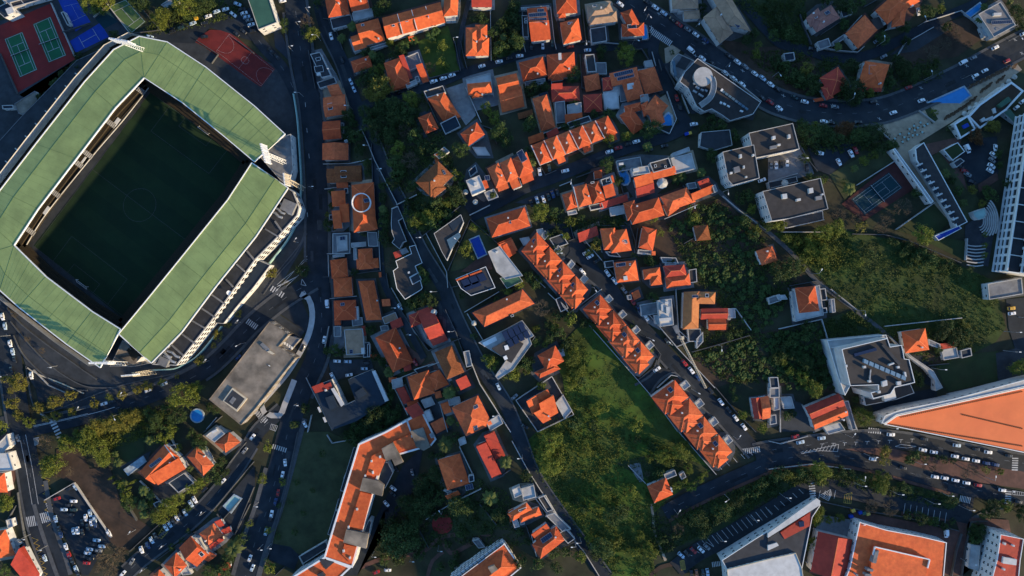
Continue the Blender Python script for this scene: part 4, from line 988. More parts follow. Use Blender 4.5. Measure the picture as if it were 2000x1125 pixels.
for i in range(3):
    x, y = 1600+i*62, -55-i*22; rbox(b,'solar_panel',f'{x},{y},{x+52},{y-20},{x+82},{y+35}',.5,'solar')
rbox(b,'solar_panel','1612,-8,1740,-55,1765,-20',.5,'solar'); rbox(b,'orange_parapet','1562,-62,1655,-100,1660,-90',.9,'o'); rbox(b,'orange_parapet','1668,-104,1760,-138,1766,-128',.9,'o')
b = flat('terraced pale villa with solar pergola',tp('1740,430,1940,330,2080,255,2172,375,2140,395,2155,440,2010,640,1890,715,1870,690,1960,560'),4.5,'p')
rbox(b,'upper_roof','1840,475,1940,420,2030,400,2090,440,1995,590,1960,570',2.6,'b'); rbox(b,'roof_terrace','1768,430,1870,380,1885,412',.3,'white')
for i in range(4):
    x, y = 1920+i*42, 352-i*22; rbox(b,'solar_panel',f'{x},{y},{x+36},{y-19},{x+66},{y+44}',3.2,'solar'); rbox(b,'solar_panel',f'{x+40},{y+62},{x+74},{y+44},{x+98},{y+96}',3.2,'solar')
rbox(b,'rooflight','1938,455,1968,445,1978,480',2.9,'white'); rbox(b,'rooflight','1930,540,1955,528,1968,555',2.9,'white')
b = flat('slate blue apartment block',tp('432,782,590,718,632,800,690,922,778,882,718,718,900,642,1038,880,890,975,780,1045,592,1112'),9,'s',par=None,story=3,every=5)
rbox(b,'orange_terrace','434,775,520,740,530,760,580,740,595,785,462,825',.5,'r'); rbox(b,'stair_box','540,860,600,840,640,930,580,960',1.5,'s'); rbox(b,'stair_box','770,820,830,780,870,830,800,870',1.5,'s')
rbox(b,'white_gable_strip','905,655,930,645,1035,880,1008,892',1.2,'w'); rbox(b,'white_gable_strip','585,790,606,782,690,910,665,930',1.0,'w'); rbox(b,'vent_box','535,795,550,792,553,808',1.0)
for s in ('478,935,492,930,510,970','520,1015,535,1010,552,1048'): rbox(b,'balcony',s,.4,'w')
tile(0,2)
b = flat('concrete slab building with stained roof',[(409,780),(527,628),(564,653),(544,677),(577,699),(500,797),(471,830)],9,'bg',par='bg',wall='bg',story=2)
rbox(b,'light_well','1740,885,1815,782,1930,868,1850,968',1.0,'cream'); rbox(b,'light_well_floor','1752,886,1818,798,1912,868,1848,950',1.1,'dk'); rbox(b,'stair_box','1790,890,1820,850,1845,868,1815,910',1.3,'g')
tile(1,2); rbox(b,'roof_hatch','30,445,50,428,110,480,85,500',.7,'g'); rbox(b,'roof_hatch','85,500,105,490,145,515,125,522',1.0,'cream')
b = flat('low wing of the concrete building',tp('182,460,255,372,345,400,270,490'),4,'g',par='g',wall='bg',lm=False)
for i in range(4): rbox(b,'rooflight',f'{216+i*18},{440+i*12},{222+i*18},{420+i*12},{234+i*18},{428+i*12}',.5,'white')
tile(3,2)
b = flat('dark-roofed white apartments with solar row',tp('575,480,930,395,952,462,1040,448,1052,490,1062,555,1100,560,1145,740,990,776,955,830,820,866,802,820,862,805,860,758,640,766'),19,'b',par='white',story=0,frame='white',wmin=1e9)
for i in range(8):
    x, y = 748+i*42, 585+i*18
    rbox(b,'solar_panel',f'{x},{y},{x+32},{y+15},{x+38},{y-15},{x+6},{y-30}',1.5,'solpale')
rbox(b,'dark_panel_bed','672,515,845,468,852,490',.9,'solar'); rbox(b,'dark_panel_bed','888,450,905,440,1040,590,1020,605',.9,'dk')
for s in ('892,735,930,722,935,762','745,612,765,610,768,628','860,808,880,804,882,822','785,725,805,722,808,738','605,605,620,602,622,620','1065,660,1078,658,1085,695','1010,735,1040,730,1042,758','945,600,985,585,988,595','1010,615,1028,612,1030,628'): rbox(b,'roof_unit',s,1.5,'w')
rbox(b,'roof_rail','800,640,808,638,800,720,792,722',.8,'alu')
b = flat('white stair wing of the solar apartments',tp('462,412,920,368,930,392,575,478,640,765,600,840,545,690'),9,'p',par='white',lm=False,wmin=1e9)
for i in range(5): rbox(b,'terrace_wall',f'{500+i*12},{470+i*7},{910},{380+i*3},{912},{383+i*3},{503+i*12},{474+i*7}',1.4,'w')
b = flat('dark courtyard terrace of the apartments',tp('745,850,820,870,960,835,985,778,1110,752,1140,822,1000,872,760,920'),5,'b',lm=False)
rbox(b,'glass_screen','740,805,800,820,808,862,745,848',3.5,'skyglass'); rbox(b,'white_stair','955,785,985,778,1003,862,915,888,905,850,960,832',3,'w')
b = flat('curved white ramp wall of the apartments',tp('940,372,1120,535,1290,650,1362,780,1308,805,1300,720,1230,640,1105,545'),3,'p',lm=False)

# ---------------------------------------------------------------- the big orange market roof on the right
b = flat('huge plain orange roof with pointed end',[(1727,829),(1751,812),(2000,757),(2120,732),(2120,905),(2000,884),(1812,846)],9,'mo',par='white',pw=.35,ph=.3,name='market_hall',cat='hall')
mb = MB()
for (x0,y0,x1,y1) in ((1760,815,2000,764),(1738,829,2000,872),(1880,810,2000,838)):
    n = int((x1-x0)/4)
    for i in range(n):
        p = U(x0+(x1-x0)*i/n, y0+(y1-y0)*i/n, 9.15, b['_g']); mb.box(p, Vector((.28,0,0)), Vector((0,.28,0)), Vector((0,0,.12)))
onroof(b,'fixing_studs',mb,'d')['kind'] = 'stuff'
b = flat('white gallery strip above orange market',[(1722,826),(1728,812),(1760,800),(1860,780),(2000,742),(2120,715),(2120,730),(2000,755),(1751,810),(1727,827)],10.5,'p',par='white',lm=False)
# ---------------------------------------------------------------- school group, bottom right
tile(3,3)
b = flat('broad orange tiled school roof',tp('715,706,925,768,1200,820,1395,866,1372,1130,1340,1260,560,1260,640,1060'),9,'o',par='white',pw=.35,ph=.2,story=3,name='school',cat='school')
g, h = b['_g'], b['_h']
mb = MB(); P = ccw([U(x, y, h+1.8, g) for x, y in tp('832,900,1262,998,1245,1065,1215,1250,780,1250,805,1040')]); mb.prism(P, g+h, P[0].z); onroof(b,'raised_roof',mb,'o')
mb = MB(); q = [U(x, y, h+2.1, g) for x, y in tp('820,962,835,900,1262,998,1245,1065')]
for i in range(3): mb.bar(q[i], q[i+1], .5, .9)
onroof(b,'white_upstand',mb,'white')
for s in ('838,940,868,932,845,1030,815,1025','778,1070,825,1078,820,1095,775,1088','762,1112,810,1116,808,1130,760,1128','690,1115,706,1118,704,1130'): rbox(b,'roof_vent',s,3.0,'g')
b = flat('flat grey wedge building with red roof',[(1410,1094),(1475,1052),(1597,977),(1602,986),(1586,1010),(1582,1030),(1566,1110),(1500,1122),(1420,1112)],8,'dk',par='white',story=2)
rbox(b,'red_roof','98,790,330,632,326,738,130,840',1.0,'r'); rbox(b,'white_beam','0,795,380,520,408,540,405,575,0,830',1.6,'w'); rbox(b,'dark_gallery','0,835,90,780,130,840,0,880',.6,'dk'); rbox(b,'rooflight','238,705,280,700,285,740,248,748',1.6,'solar')
rbox(b,'white_stage','0,890,70,868,85,890,0,930',1.2,'w')
b = flat('plain white metal roof at the bottom',[(1420,1112),(1500,1092),(1554,1080),(1566,1110),(1575,1170),(1425,1170)],9,'w',par='cream',story=2)
b = flat('red-roofed white block at bottom right',tp('1815,802,1995,838,1968,1005,1945,1250,1720,1250,1790,990'),14,'r',par='white',story=5,every=3.2)
mb = MB(); P = ccw([U(x, y, 15.2, b['_g']) for x, y in tp('1840,980,1945,1000,1940,1045,1835,1030')]); mb.prism(P, b['_g']+14, P[0].z); onroof(b,'white_stair_head',mb,'w')
for s in ('1848,868,1862,870,1860,888,1846,886','1915,885,1930,888,1928,900,1912,898','1842,1070,1856,1072,1854,1086,1840,1084'): rbox(b,'chimney',s,1.5)
b = flat('low pale roofs beside white block',tp('1580,880,1655,890,1640,1090,1560,1060'),4,'p',lm=False)

# ---------------------------------------------------------------- long bent apartment building
tile(1,3)
def slabroof(phrase, P, h, inner=None, story=4, name='apartment_building', lm=True):
    b = flat(phrase, P, h, 'o', par='white', pw=.9, ph=.3, story=story, name=name, cat='apartment building', lm=lm); return b
b = slabroof('long bent orange apartment building', tp('530,985,800,95,1010,0,1300,-160,1410,60,1370,110,1000,215,960,330,880,600,755,1062'), 13)
for s, hh in (('980,135,1070,85,1150,240,1085,268,1060,215,1015,230',2.2),('835,360,955,385,1000,420,985,505,810,460',2.2),('705,765,880,800,860,915,680,865',2.2),('1205,-2,1305,-30,1362,120,1310,150,1250,118',2.0)): rbox(b,'stair_tower',s,hh,'bg')
for s in ('895,225,908,222,910,238','960,190,975,186,978,205','905,310,918,308,920,330','780,600,795,598,797,615','675,925,690,922,692,942','725,980,738,976,740,995','845,340,858,338,860,352','715,740,728,738,730,760','1210,30,1222,26,1226,44'): rbox(b,'chimney',s,1.6)
rbox(b,'upper_roof','905,190,985,150,1010,225,960,345,860,340',.9,'o'); rbox(b,'upper_roof','815,470,905,490,830,775,725,745',.9,'o'); rbox(b,'upper_roof','690,880,785,900,745,1035,672,960',.9,'o'); rbox(b,'upper_roof','1070,80,1205,20,1245,100,1120,165',.9,'o')
rbox(b,'party_wall','1170,-90,1182,-94,1215,0,1205,4',.8,'w')
b = slabroof('lower wing of the bent apartments', tp('300,1124,548,970,560,988,745,1060,640,1160,240,1180'), 12)
rbox(b,'light_shaft','495,1000,512,995,612,1020,545,1078',.5,'dk'); rbox(b,'stair_tower','475,1120,515,1100,540,1130',2,'dk')
for k, s in enumerate(('660,460,765,120,795,128,690,470','560,800,620,615,640,620,580,810','340,975,545,855,565,905,370,1030','945,440,985,240,1030,240,1070,320,1010,440','825,835,880,690,905,700,870,850')):
    b = flat(['upper garden balconies','middle garden balconies','lower garden balconies','upper court balconies','lower court balconies'][k]+' of the bent apartments', tp(s), 4 if k < 3 else 8, 'dk' if k < 3 else 's', lm=False, name='balcony_block', cat='balconies')
# tower at the bottom
b = flat('tall orange-roofed block at bottom centre',[(880,1140),(985,1061),(1018,1109),(913,1195)],13,'o',par='white',pw=.5,ph=.3,story=0,name='apartment_tower',cat='apartment building')
g = b['_g']
for s in range(4):
    mb = MB(); z = 11.4-2.9*s
    A, B = U(880,1140,13,g), U(985,1061,13,g); d = (B-A).normalized(); n = Vector((-d.y, d.x, 0)); L = (B-A).length
    for i in range(14):
        t = L*(i+.12)/14; e = L*(i+.88)/14
        mb.bar(Vector((A.x, A.y, g+z))+d*t+n*.75, Vector((A.x, A.y, g+z))+d*e+n*.75, 1.5, .25); mb.bar(Vector((A.x, A.y, g+z+.6))+d*t+n*1.45, Vector((A.x, A.y, g+z+.6))+d*e+n*1.45, .12, 1.0)
    onroof(b,'balcony',mb,'white')
    mb = MB(); mb.bar(Vector((A.x, A.y, g+z+1.2))+d*.8+n*.03, Vector((A.x, A.y, g+z+1.2))+d*(L-.8)+n*.03, .12, 1.9); onroof(b,'window_band',mb,'glass')
mb = MB(); c = [U(x, y, 13, g) for x, y in ((900,1140),(983,1076),(1006,1108),(923,1172))]; cp = MB(); wing_roof('h', c, g+13.2, M['o'], cp, mb); onroof(b,'hip_roof',mb,'o'); onroof(b,'ridge_cap',cp,'cap')
tile(1,3); rbox(b,'stair_head','1812,1065,1860,1045,1890,1080,1840,1110',3,'bg')

# ---------------------------------------------------------------- hotel on the right
def strips(root, A, B, z0, n, dz, dep, m, name, thick=.9):
    d = (B-A).normalized(); nn = Vector((d.y, -d.x, 0))
    if nn.x*-A.x + nn.y*-A.y < 0: nn = -nn
    for s in range(n):
        mb = MB(); z = z0+dz*s
        mb.bar(Vector((A.x, A.y, z))+nn*dep/2, Vector((B.x, B.y, z))+nn*dep/2, dep, .22)
        mb.bar(Vector((A.x, A.y, z+.5))+nn*(dep-.06), Vector((B.x, B.y, z+.5))+nn*(dep-.06), .12, thick)
        for i in range(17):
            p = A.lerp(B, i/16); mb.box(Vector((p.x, p.y, z+1.3))+nn*dep*.48, nn*dep*.48, d*.12, Vector((0,0,1.3)))
        onroof(root, name, mb, m)
G = gz(1960,400)
hot = empty('hotel_tower', U(1960,400)); tag(hot,'tall white hotel with stacked balconies','hotel'); LM.append((1985,400,'the tall white hotel with stacked balconies')); USED['tall white hotel with stacked balconies']=1
hot['_g'] = G; hot['_h'] = 40
A0, B0, C1, D1 = U(1940,531,0,G), U(1986,228,0,G), U(2340,228,0,G), U(2310,531,0,G)  # unseen depth of the block stretched so its shadow covers the top road
d = (B0-A0).normalized(); n = Vector((-d.y,d.x,0)); n = -n if n.x > 0 else n; L = (B0-A0).length
for k, (sb, h) in enumerate(((0,9.5),(6.5,18.5),(13,27.5),(19.5,42))):       # set-back tiers of terraces
    a, b_ = A0-n*sb, B0-n*sb; h0 = (-1, 9.5, 18.5, 27.5)[k]; r = (C1-B0).length-sb
    mb = MB(); mb.prism(ccw([a,b_,b_-n*(r if k == 3 else r-.5*k),a-n*(r if k == 3 else r-.5*k)]), G+h0, G+h); onroof(hot,'wall',mb,'w')
    mb = MB(); mb.bar(a-n*3.4+Vector((0,0,h+.06))+d*.5,b_-n*3.4+Vector((0,0,h+.06))-d*.5,5.8,.1); onroof(hot,'terrace_floor',mb,'dk')
    rl, gl, dv, q = MB(), MB(), MB(), int(L/4.2)
    rl.bar(a+Vector((0,0,h+.5)),b_+Vector((0,0,h+.5)),.35,1.1)
    for s in range(3 if k < 3 else 4):
        z = Vector((0,0,h-2.3-2.9*s))
        for t in range(q): gl.bar(a+d*(L*(t+.16)/q)+n*.04+z,a+d*(L*(t+.84)/q)+n*.04+z,.1,1.8)
        rl.bar(a+n*.55+z-Vector((0,0,1.1)),b_+n*.55+z-Vector((0,0,1.1)),1.1,.2)
    for t in range(0,q+1,2): dv.bar(a+d*(L*t/q)-n*.2+Vector((0,0,h+.7)),a+d*(L*t/q)-n*6+Vector((0,0,h+.7)),.3,1.5)
    onroof(hot,'balcony_rail',rl,'white'); onroof(hot,'window_row',gl,'glass'); onroof(hot,'terrace_divider',dv,'white')
tile(3,1)
b = flat('low hotel wing with terrace bays', tp('1150,40,1215,-10,1555,610,1475,650,1440,560,1160,130'), 5, 'b', par='white', story=1, name='hotel_wing', cat='hotel wing')
for i in range(10):
    x, y = 1165+i*31, 165+i*47; rbox(b,'bay_divider',f'{x},{y},{x+42},{y-18},{x+46},{y-8},{x+4},{y+10}',.9,'w'); rbox(b,'bay_canopy',f'{x+4},{y+14},{x+36},{y},{x+48},{y+24},{x+18},{y+38}',.4,'dk' if i%2 else 's')
b = flat('long white retaining gallery by the court', tp('975,45,990,35,1290,450,1270,468'), 5, 'p', par='white', lm=False, name='hotel_gallery', cat='hotel wing', story=1)
b = flat('brown hotel roof planted with shrubs', [(1890,228),(1912,204),(1975,160),(1999,178),(1965,215),(1913,252)], 7, 'soil', par='white', pw=.9, name='hotel_wing', cat='hotel wing', story=2)
tile(3,0)
rbox(b,'green_canopy','1800,820,1880,755,1905,785,1825,840',2,'groof'); rbox(b,'vent_box','1660,935,1690,915,1705,940,1675,955',1); rbox(b,'vent_box','1755,850,1775,840,1785,880,1768,885',1); rbox(b,'vent_box','1700,930,1755,905,1765,920,1708,945',1)
b = flat('small roof lawn beside the hotel', tp('1450,970,1560,900,1620,1010,1500,1085'), 5, 'lawn', par='white', pw=.8, name='hotel_wing', cat='hotel wing')
rbox(b,'blue_awning','1520,980,1560,960,1575,985,1535,1005',1,'bluct')
b = flat('green covered walkway of the hotel', tp('1845,880,1890,850,2000,990,1970,1005'), 3.5, 'groof', name='walkway', cat='walkway', par=None)
tile(3,1)
b = flat('small green roofed hotel lobby', tp('1370,48,1480,-10,1535,60,1440,130'), 4, 'lawn', par='white', name='hotel_wing', cat='hotel wing'); b2 = flat('dark lift house by hotel lobby', tp('1445,150,1500,112,1532,135,1470,185'), 3.5, 'dk', name='hotel_wing', cat='hotel wing', lm=False)
b = flat('blue bent footbridge by the amphitheatre', tp('1300,720,1490,640,1510,660,1330,755'), 3, 'bluct', par='white', name='walkway', cat='walkway')
b = flat('turquoise stage roof of the amphitheatre', tp('1595,535,1690,500,1705,540,1690,580,1640,595,1610,570'), 3.5, 'teal', name='stage', cat='stage')
# amphitheatre steps
amp = empty('amphitheatre', U(1910,480)); tag(amp,'semicircular stepped seating below the turquoise stage','amphitheatre'); amp['_g'] = gz(1910,480); amp['_h'] = 0
LM.append((1920,480,'the semicircular amphitheatre'))
for k in range(8):
    mb = MB(); P = []
    for i in range(13):
        t = -.95+i*(1.55+.95-.15*k)/12; r = 9+k*4.0; P.append((1912+r*math.cos(t)*1.0, 432+r*math.sin(t)*1.35))
    for i in range(12): mb.bar(U(*P[i], .4+.35*k), U(*P[i+1], .4+.35*k), .6, .5)
    onroof(amp,'step',mb,'p')
for k in range(7):
    mb = MB(); y = 478+k*6.5; P = smooth([(1885+k*.5,y),(1905,y+3),(1926-k,y+1)],6)
    for i in range(len(P)-1): mb.bar(U(*P[i],.6), U(*P[i+1],.6), .6, .5)
    onroof(amp,'step',mb,'p')
# ---------------------------------------------------------------- the stadium
st = empty('stadium', U(270,400)); tag(st,'football stadium with pale green roof around dark pitch','stadium'); USED[st['label']] = 1
LM.append((270,400,'the green-roofed stadium')); LM.append((90,270,'the left stadium stand')); LM.append((420,180,'the upper stadium stand')); LM.append((100,610,'the lower stadium stand')); LM.append((430,520,'the right stadium stand'))
st['_g'] = 0; st['_h'] = 0
CP = [((557,262),(497,316)),((497,207),(440,268)),((402,131),(357,201)),((327,82),(282,152)),((272,71),(282,152)),((222,97),(282,152)),((165,160),(225,212)),((70,281),(150,310)),((0,372),(75,408)),((-32,425),(28,479)),((-38,500),(28,479)),((0,567),(28,479)),((37,600),(90,540)),((130,672),(180,608)),((196,718),(236,643))]
EP = [((563,367),(492,318)),((500,462),(445,390)),((420,562),(350,508)),((355,649),(285,588)),((296,709),(232,652))]
for nm_, PP in (('left and upper',CP),('right',EP)):
    rf, sm, ed, seat, fas = MB(), MB(), MB(), MB(), MB()
    O = [U(*p[0], 20, 0) for p in PP]; I = [U(*p[1], 20.9, 0) for p in PP]; K = [U(p[0][0]+(p[1][0]-p[0][0])*.36, p[0][1]+(p[1][1]-p[0][1])*.36, 20.9, 0) for p in PP]
    n = len(PP)
    for i in range(n-1):
        rf.slope([O[i],O[i+1],K[i+1],K[i]])
        rf.slope([K[i],K[i+1],I[i+1],I[i]] if (I[i]-I[i+1]).length > .1 else [K[i],K[i+1],I[i]])
        sm.bar(K[i]+Vector((0,0,.04)),K[i+1]+Vector((0,0,.04)),.28,.12)
        ed.bar(O[i],O[i+1],.5,.6)
        if (I[i]-I[i+1]).length > .1: ed.bar(I[i],I[i+1],.45,.8)
        d0, d1 = (O[i]-I[i]), (O[i+1]-I[i+1]); d0.z = d1.z = 0
        ctr = Vector(((270-1000)*.3,(562-400)*.3,0)); e0, e1 = d0.normalized(), d1.normalized()
        R_ = 13
        for r in range(R_):
            def at(O_, I_, e, t): 
                lo = Vector((I_.x,I_.y,0))*1.05 - e*5.5; hi = Vector((O_.x,O_.y,0))*1.05 - e*4; return lo+(hi-lo)*t
            t0, t1 = r/R_, (r+1)/R_; z = 1.3+r*1.1
            a0, b0, a1, b1 = at(O[i],I[i],e0,t0), at(O[i+1],I[i+1],e1,t0), at(O[i],I[i],e0,t1), at(O[i+1],I[i+1],e1,t1)
            zz = Vector((0,0,z)); seat.face([a0+zz,b0+zz,b1+zz,a1+zz]); seat.face([a0+zz-Vector((0,0,1.1)),b0+zz-Vector((0,0,1.1)),b0+zz,a0+zz])
        W0, W1 = [Vector((q.x*1.035,q.y*1.035,0))-e*2.5 for q,e in ((O[i],e0),(O[i+1],e1))]
        fas.face([W0-Vector((0,0,1)),W1-Vector((0,0,1)),W1+Vector((0,0,19.4)),W0+Vector((0,0,19.4))])
    for i in range(n):
        if i in (4,): pass
        sm.bar(O[i]+Vector((0,0,.06)),K[i]+Vector((0,0,.06)),.16,.1); sm.bar(K[i]+Vector((0,0,.06)),I[i]+Vector((0,0,.06)),.16,.1)
        if i < n-1:
            mo, mk, mi = (O[i]+O[i+1])/2, (K[i]+K[i+1])/2, (I[i]+I[i+1])/2
            for t in (.125,.25,.375,.625,.75,.875):
                a_, b_, c_ = O[i].lerp(O[i+1],t), K[i].lerp(K[i+1],t), I[i].lerp(I[i+1],t)
                if (I[i]-I[i+1]).length > .1: sm.bar(b_+Vector((0,0,.0)),c_+Vector((0,0,.0)),.05,.06)
                sm.bar(a_,b_,.05,.06)
            if (I[i]-I[i+1]).length > .1: sm.bar(mk+Vector((0,0,.03)),mi+Vector((0,0,.03)),.09,.08); sm.bar(mo+Vector((0,0,.03)),mk+Vector((0,0,.03)),.09,.08)
    for i in (0, n-1): ed.bar(O[i],I[i],.5,.8)
    ro = onroof(st,'roof',rf,'croof'); 
    e = onroof(st,'roof_edge',ed,'white'); e2 = onroof(st,'roof_seam',sm,'seam'); onroof(st,'seating_stand',seat,'seat'); onroof(st,'outer_wall',fas,'p')
# stairways, barriers and dugouts seen in front of the left stand
def gp(x, y, h): return U(x, y, h, 0)
mb = MB()
B = smooth([(293,168),(243,232),(193,290),(160,330),(113,388),(80,432),(52,478)],14)
for i in range(len(B)-1): mb.bar(gp(*B[i],1.6), gp(*B[i+1],1.6), .22, .7)
onroof(st,'pitch_barrier',mb,'p'); mb = MB()
for P in ([(62,502),(90,525),(125,555),(165,590),(215,625),(238,640)],):
    for i in range(len(P)-1): mb.bar(gp(*P[i],1.6), gp(*P[i+1],1.6), .22, .7)
onroof(st,'pitch_barrier',mb,'p')
for (x,y) in ((272,175),(215,240),(170,300),(150,318),(107,377),(57,450)):
    mb = MB(); d = Vector((.58,-.42,0)).normalized() 
    for r in range(6): mb.box(gp(x,y,2+r*.8)-d*r*1.1+d*3, d*.6, Vector((d.y,-d.x,0))*1.4, Vector((0,0,.45)))
    onroof(st,'stair_flight',mb,'g')
for (x,y) in ((232,240),(166,314),(96,412)):
    dg = empty('dugout', gp(x,y,0), .95); tag(dg, describe(x,y,'white team dugout'), 'dugout', 'dugouts beside the pitch')
    mb = MB(); mb.box(Vector((0,0,2.2)),Vector((2.6,0,0)),Vector((0,1.0,0)),Vector((0,0,.1))); mb.box(Vector((0,.95,1.1)),Vector((2.6,0,0)),Vector((0,.06,0)),Vector((0,0,1.1))); mb.build('canopy',M['white'],dg)
    mb = MB(); mb.box(Vector((0,.3,.45)),Vector((2.4,0,0)),Vector((0,.3,0)),Vector((0,0,.06))); mb.build('bench',M['bluct'],dg)
# pitch
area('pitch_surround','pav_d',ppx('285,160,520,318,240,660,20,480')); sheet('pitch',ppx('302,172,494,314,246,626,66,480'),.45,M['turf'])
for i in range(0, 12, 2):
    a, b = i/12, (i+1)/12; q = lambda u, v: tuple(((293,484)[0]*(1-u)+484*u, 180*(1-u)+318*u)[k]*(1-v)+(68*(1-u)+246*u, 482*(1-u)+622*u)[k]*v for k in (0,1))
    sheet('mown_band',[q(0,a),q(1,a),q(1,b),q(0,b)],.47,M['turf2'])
pl = MB(); PC = [(293,180),(484,318),(246,622),(68,482)]
Bq = lambda u, v: tuple((PC[0][q]*(1-u)+PC[1][q]*u)*(1-v)+(PC[3][q]*(1-u)+PC[2][q]*u)*v for q in (0,1))
for a in ((0,0,1,0),(0,1,1,1),(0,0,0,1),(1,0,1,1),(0,.5,1,.5),(.2,0,.2,.16),(.8,0,.8,.16),(.2,.16,.8,.16),(.2,1,.2,.84),(.8,1,.8,.84),(.2,.84,.8,.84),(.36,0,.36,.055),(.64,0,.64,.055),(.36,.055,.64,.055),(.36,1,.36,.945),(.64,1,.64,.945),(.36,.945,.64,.945)):
    stripe(pl,*Bq(*a[:2]),*Bq(*a[2:]),.14,.50)
for i in range(24): stripe(pl,*Bq(.5+.135*math.cos(i*.2618),.5+.087*math.sin(i*.2618)),*Bq(.5+.135*math.cos((i+1)*.2618),.5+.087*math.sin((i+1)*.2618)),.14,.50)
tag(pl.build('pitch_marking',M['kerb']),kind='structure')
def goal(x, y, ang, lab):
    g = empty('goal', gp(x,y,.45), ang); tag(g, lab, 'goal', 'football goals'); USED[lab] = 1
    mb = MB(); V = Vector
    for a,b in (((-3.66,0,0),(-3.66,0,2.44)),((3.66,0,0),(3.66,0,2.44)),((-3.66,0,2.44),(3.66,0,2.44)),((-3.66,0,2.44),(-3.66,1.8,0)),((3.66,0,2.44),(3.66,1.8,0)),((-3.66,1.8,0),(3.66,1.8,0))): mb.bar(V(a),V(b),.14,.14)
    mb.build('goal_frame',M['white'],g); mb = MB()
    for i in range(12): mb.bar(V((-3.66+7.32*i/11,0,2.44)),V((-3.66+7.32*i/11,1.8,0)),.03,.03)
    for i in range(5): mb.bar(V((-3.66,1.8*i/4,2.44*(1-i/4))),V((3.66,1.8*i/4,2.44*(1-i/4))),.03,.03)
    mb.build('net',M['p'],g)
goal(399,257,math.radians(-36),'white goal under the upper stand of the pitch'); goal(163,553,math.radians(144),'white goal at the lower end of the pitch')
# service block with beams, plant and curved white wall on the right
SB = [(563,367),(573,374),(585,405),(581,421),(545,461),(500,506),(460,562),(411,630),(345,714),(298,712),(355,649),(420,562),(500,462)]
b = flat('stadium service block with curved white wall', SB, 13, 'dk', par='p', pw=.5, ph=.4, story=0, wmin=1e9, name='service_block', cat='building', lm=False)
C = ccw([U(*p, 13, 0) for p in SB]); k = 0
for i in range(len(C)):
    a, c = C[i], C[(i+1)%len(C)]; L = (c-a).length; nx, ny = (c.y-a.y)/L, -(c.x-a.x)/L
    if nx*-(a.x+c.x)+ny*-(a.y+c.y) > 60 and nx > .3 and L > 5:
        q = max(2,int(L/3.4))
        for s in (0,1,2):
            for j in range(q): add_window(a, c, (j+.5)/q, 11-s*3.2, b, w=2.0, h=1.6, frame='glass'); k += 1
for x, y, X, Y in ((537,432,551,452),(518,447,545,463),(482,490,497,508),(462,516,478,530),(441,545,455,560),(413,575,440,594),(394,602,421,620),(375,626,399,640),(355,652,383,672),(333,672,358,694)):
    mb = MB(); mb.bar(gp(x,y,13.6), gp(X,Y,13.6), .8, 1.0); onroof(b,'roof_beam',mb,'g')
for s in ((545,410),(552,400),(540,418),(560,412),(324,690),(332,700),(340,690)):
    mb = MB(); c = gp(*s,13.2); P = [c+Vector((-3.5,1.5,.6)), c+Vector((-.5,.6,1.0)), c+Vector((1.5,-1.4,1.0)), c+Vector((3.6,-2.2,.7))]
    for i in range(3): mb.tube(P[i],P[i+1],.7,.7,8)
    onroof(b,'duct',mb,'alu')
mb = MB(); c = gp(565,404,13.2); mb.box(c,Vector((3.5,-1.5,0)),Vector((1.3,3,0)),Vector((0,0,2.2))); c = gp(322,706,13.2); mb.box(c,Vector((2.5,-1,0)),Vector((1,2.2,0)),Vector((0,0,2))); onroof(b,'plant_room',mb,'g')
mb = MB(); c = gp(448,572,14.4); 
for a in range(8): mb.face([c, c+Vector((math.cos(a*.785),math.sin(a*.785),.5))*1.4, c+Vector((math.cos(a*.785+.785),math.sin(a*.785+.785),.5))*1.4])
mb.tube(gp(448,572,13),c,.12,.1); onroof(b,'satellite_dish',mb,'white')
b = flat('grey lower roof strip of the stadium', [(505,508),(528,518),(495,562),(462,600),(437,632),(412,630),(460,562)], 7, 's', par='p', lm=False, name='service_block', cat='building')
b = flat('concrete roof corner between the stands', [(240,664),(262,688),(290,710),(262,716),(215,716)], 11, 'bg', par='g', lm=False, name='service_block', cat='building'); mb = MB(); mb.bar(gp(232,700,11.5),gp(275,690,11.5),.5,.6); mb.bar(gp(275,690,11.5),gp(277,712,11.5),.5,.6); onroof(b,'roof_beam',mb,'dk')
b = flat('grey concourse roof beside the upper stand', [(508,306),(556,266),(568,262),(572,330),(562,362),(548,352)], 10, 'g', par='p', lm=False, name='service_block', cat='building')
b = flat('left concourse terrace outside the stadium', [(166,150),(60,282),(-10,370),(-60,400),(-60,340),(40,230),(150,118),(222,85),(216,98)], 5, 'pav_d', par='g', ph=.2, wmin=1e9, lm=False, name='service_block', cat='building')
for i in range(8):
    x, y = 147-i*19.5, 143+i*24.5; mb = MB(); mb.bar(U(x,y,6.2,0),U(x+16,y+13,10,0),.5,.6); onroof(b,'raking_strut',mb,'w')
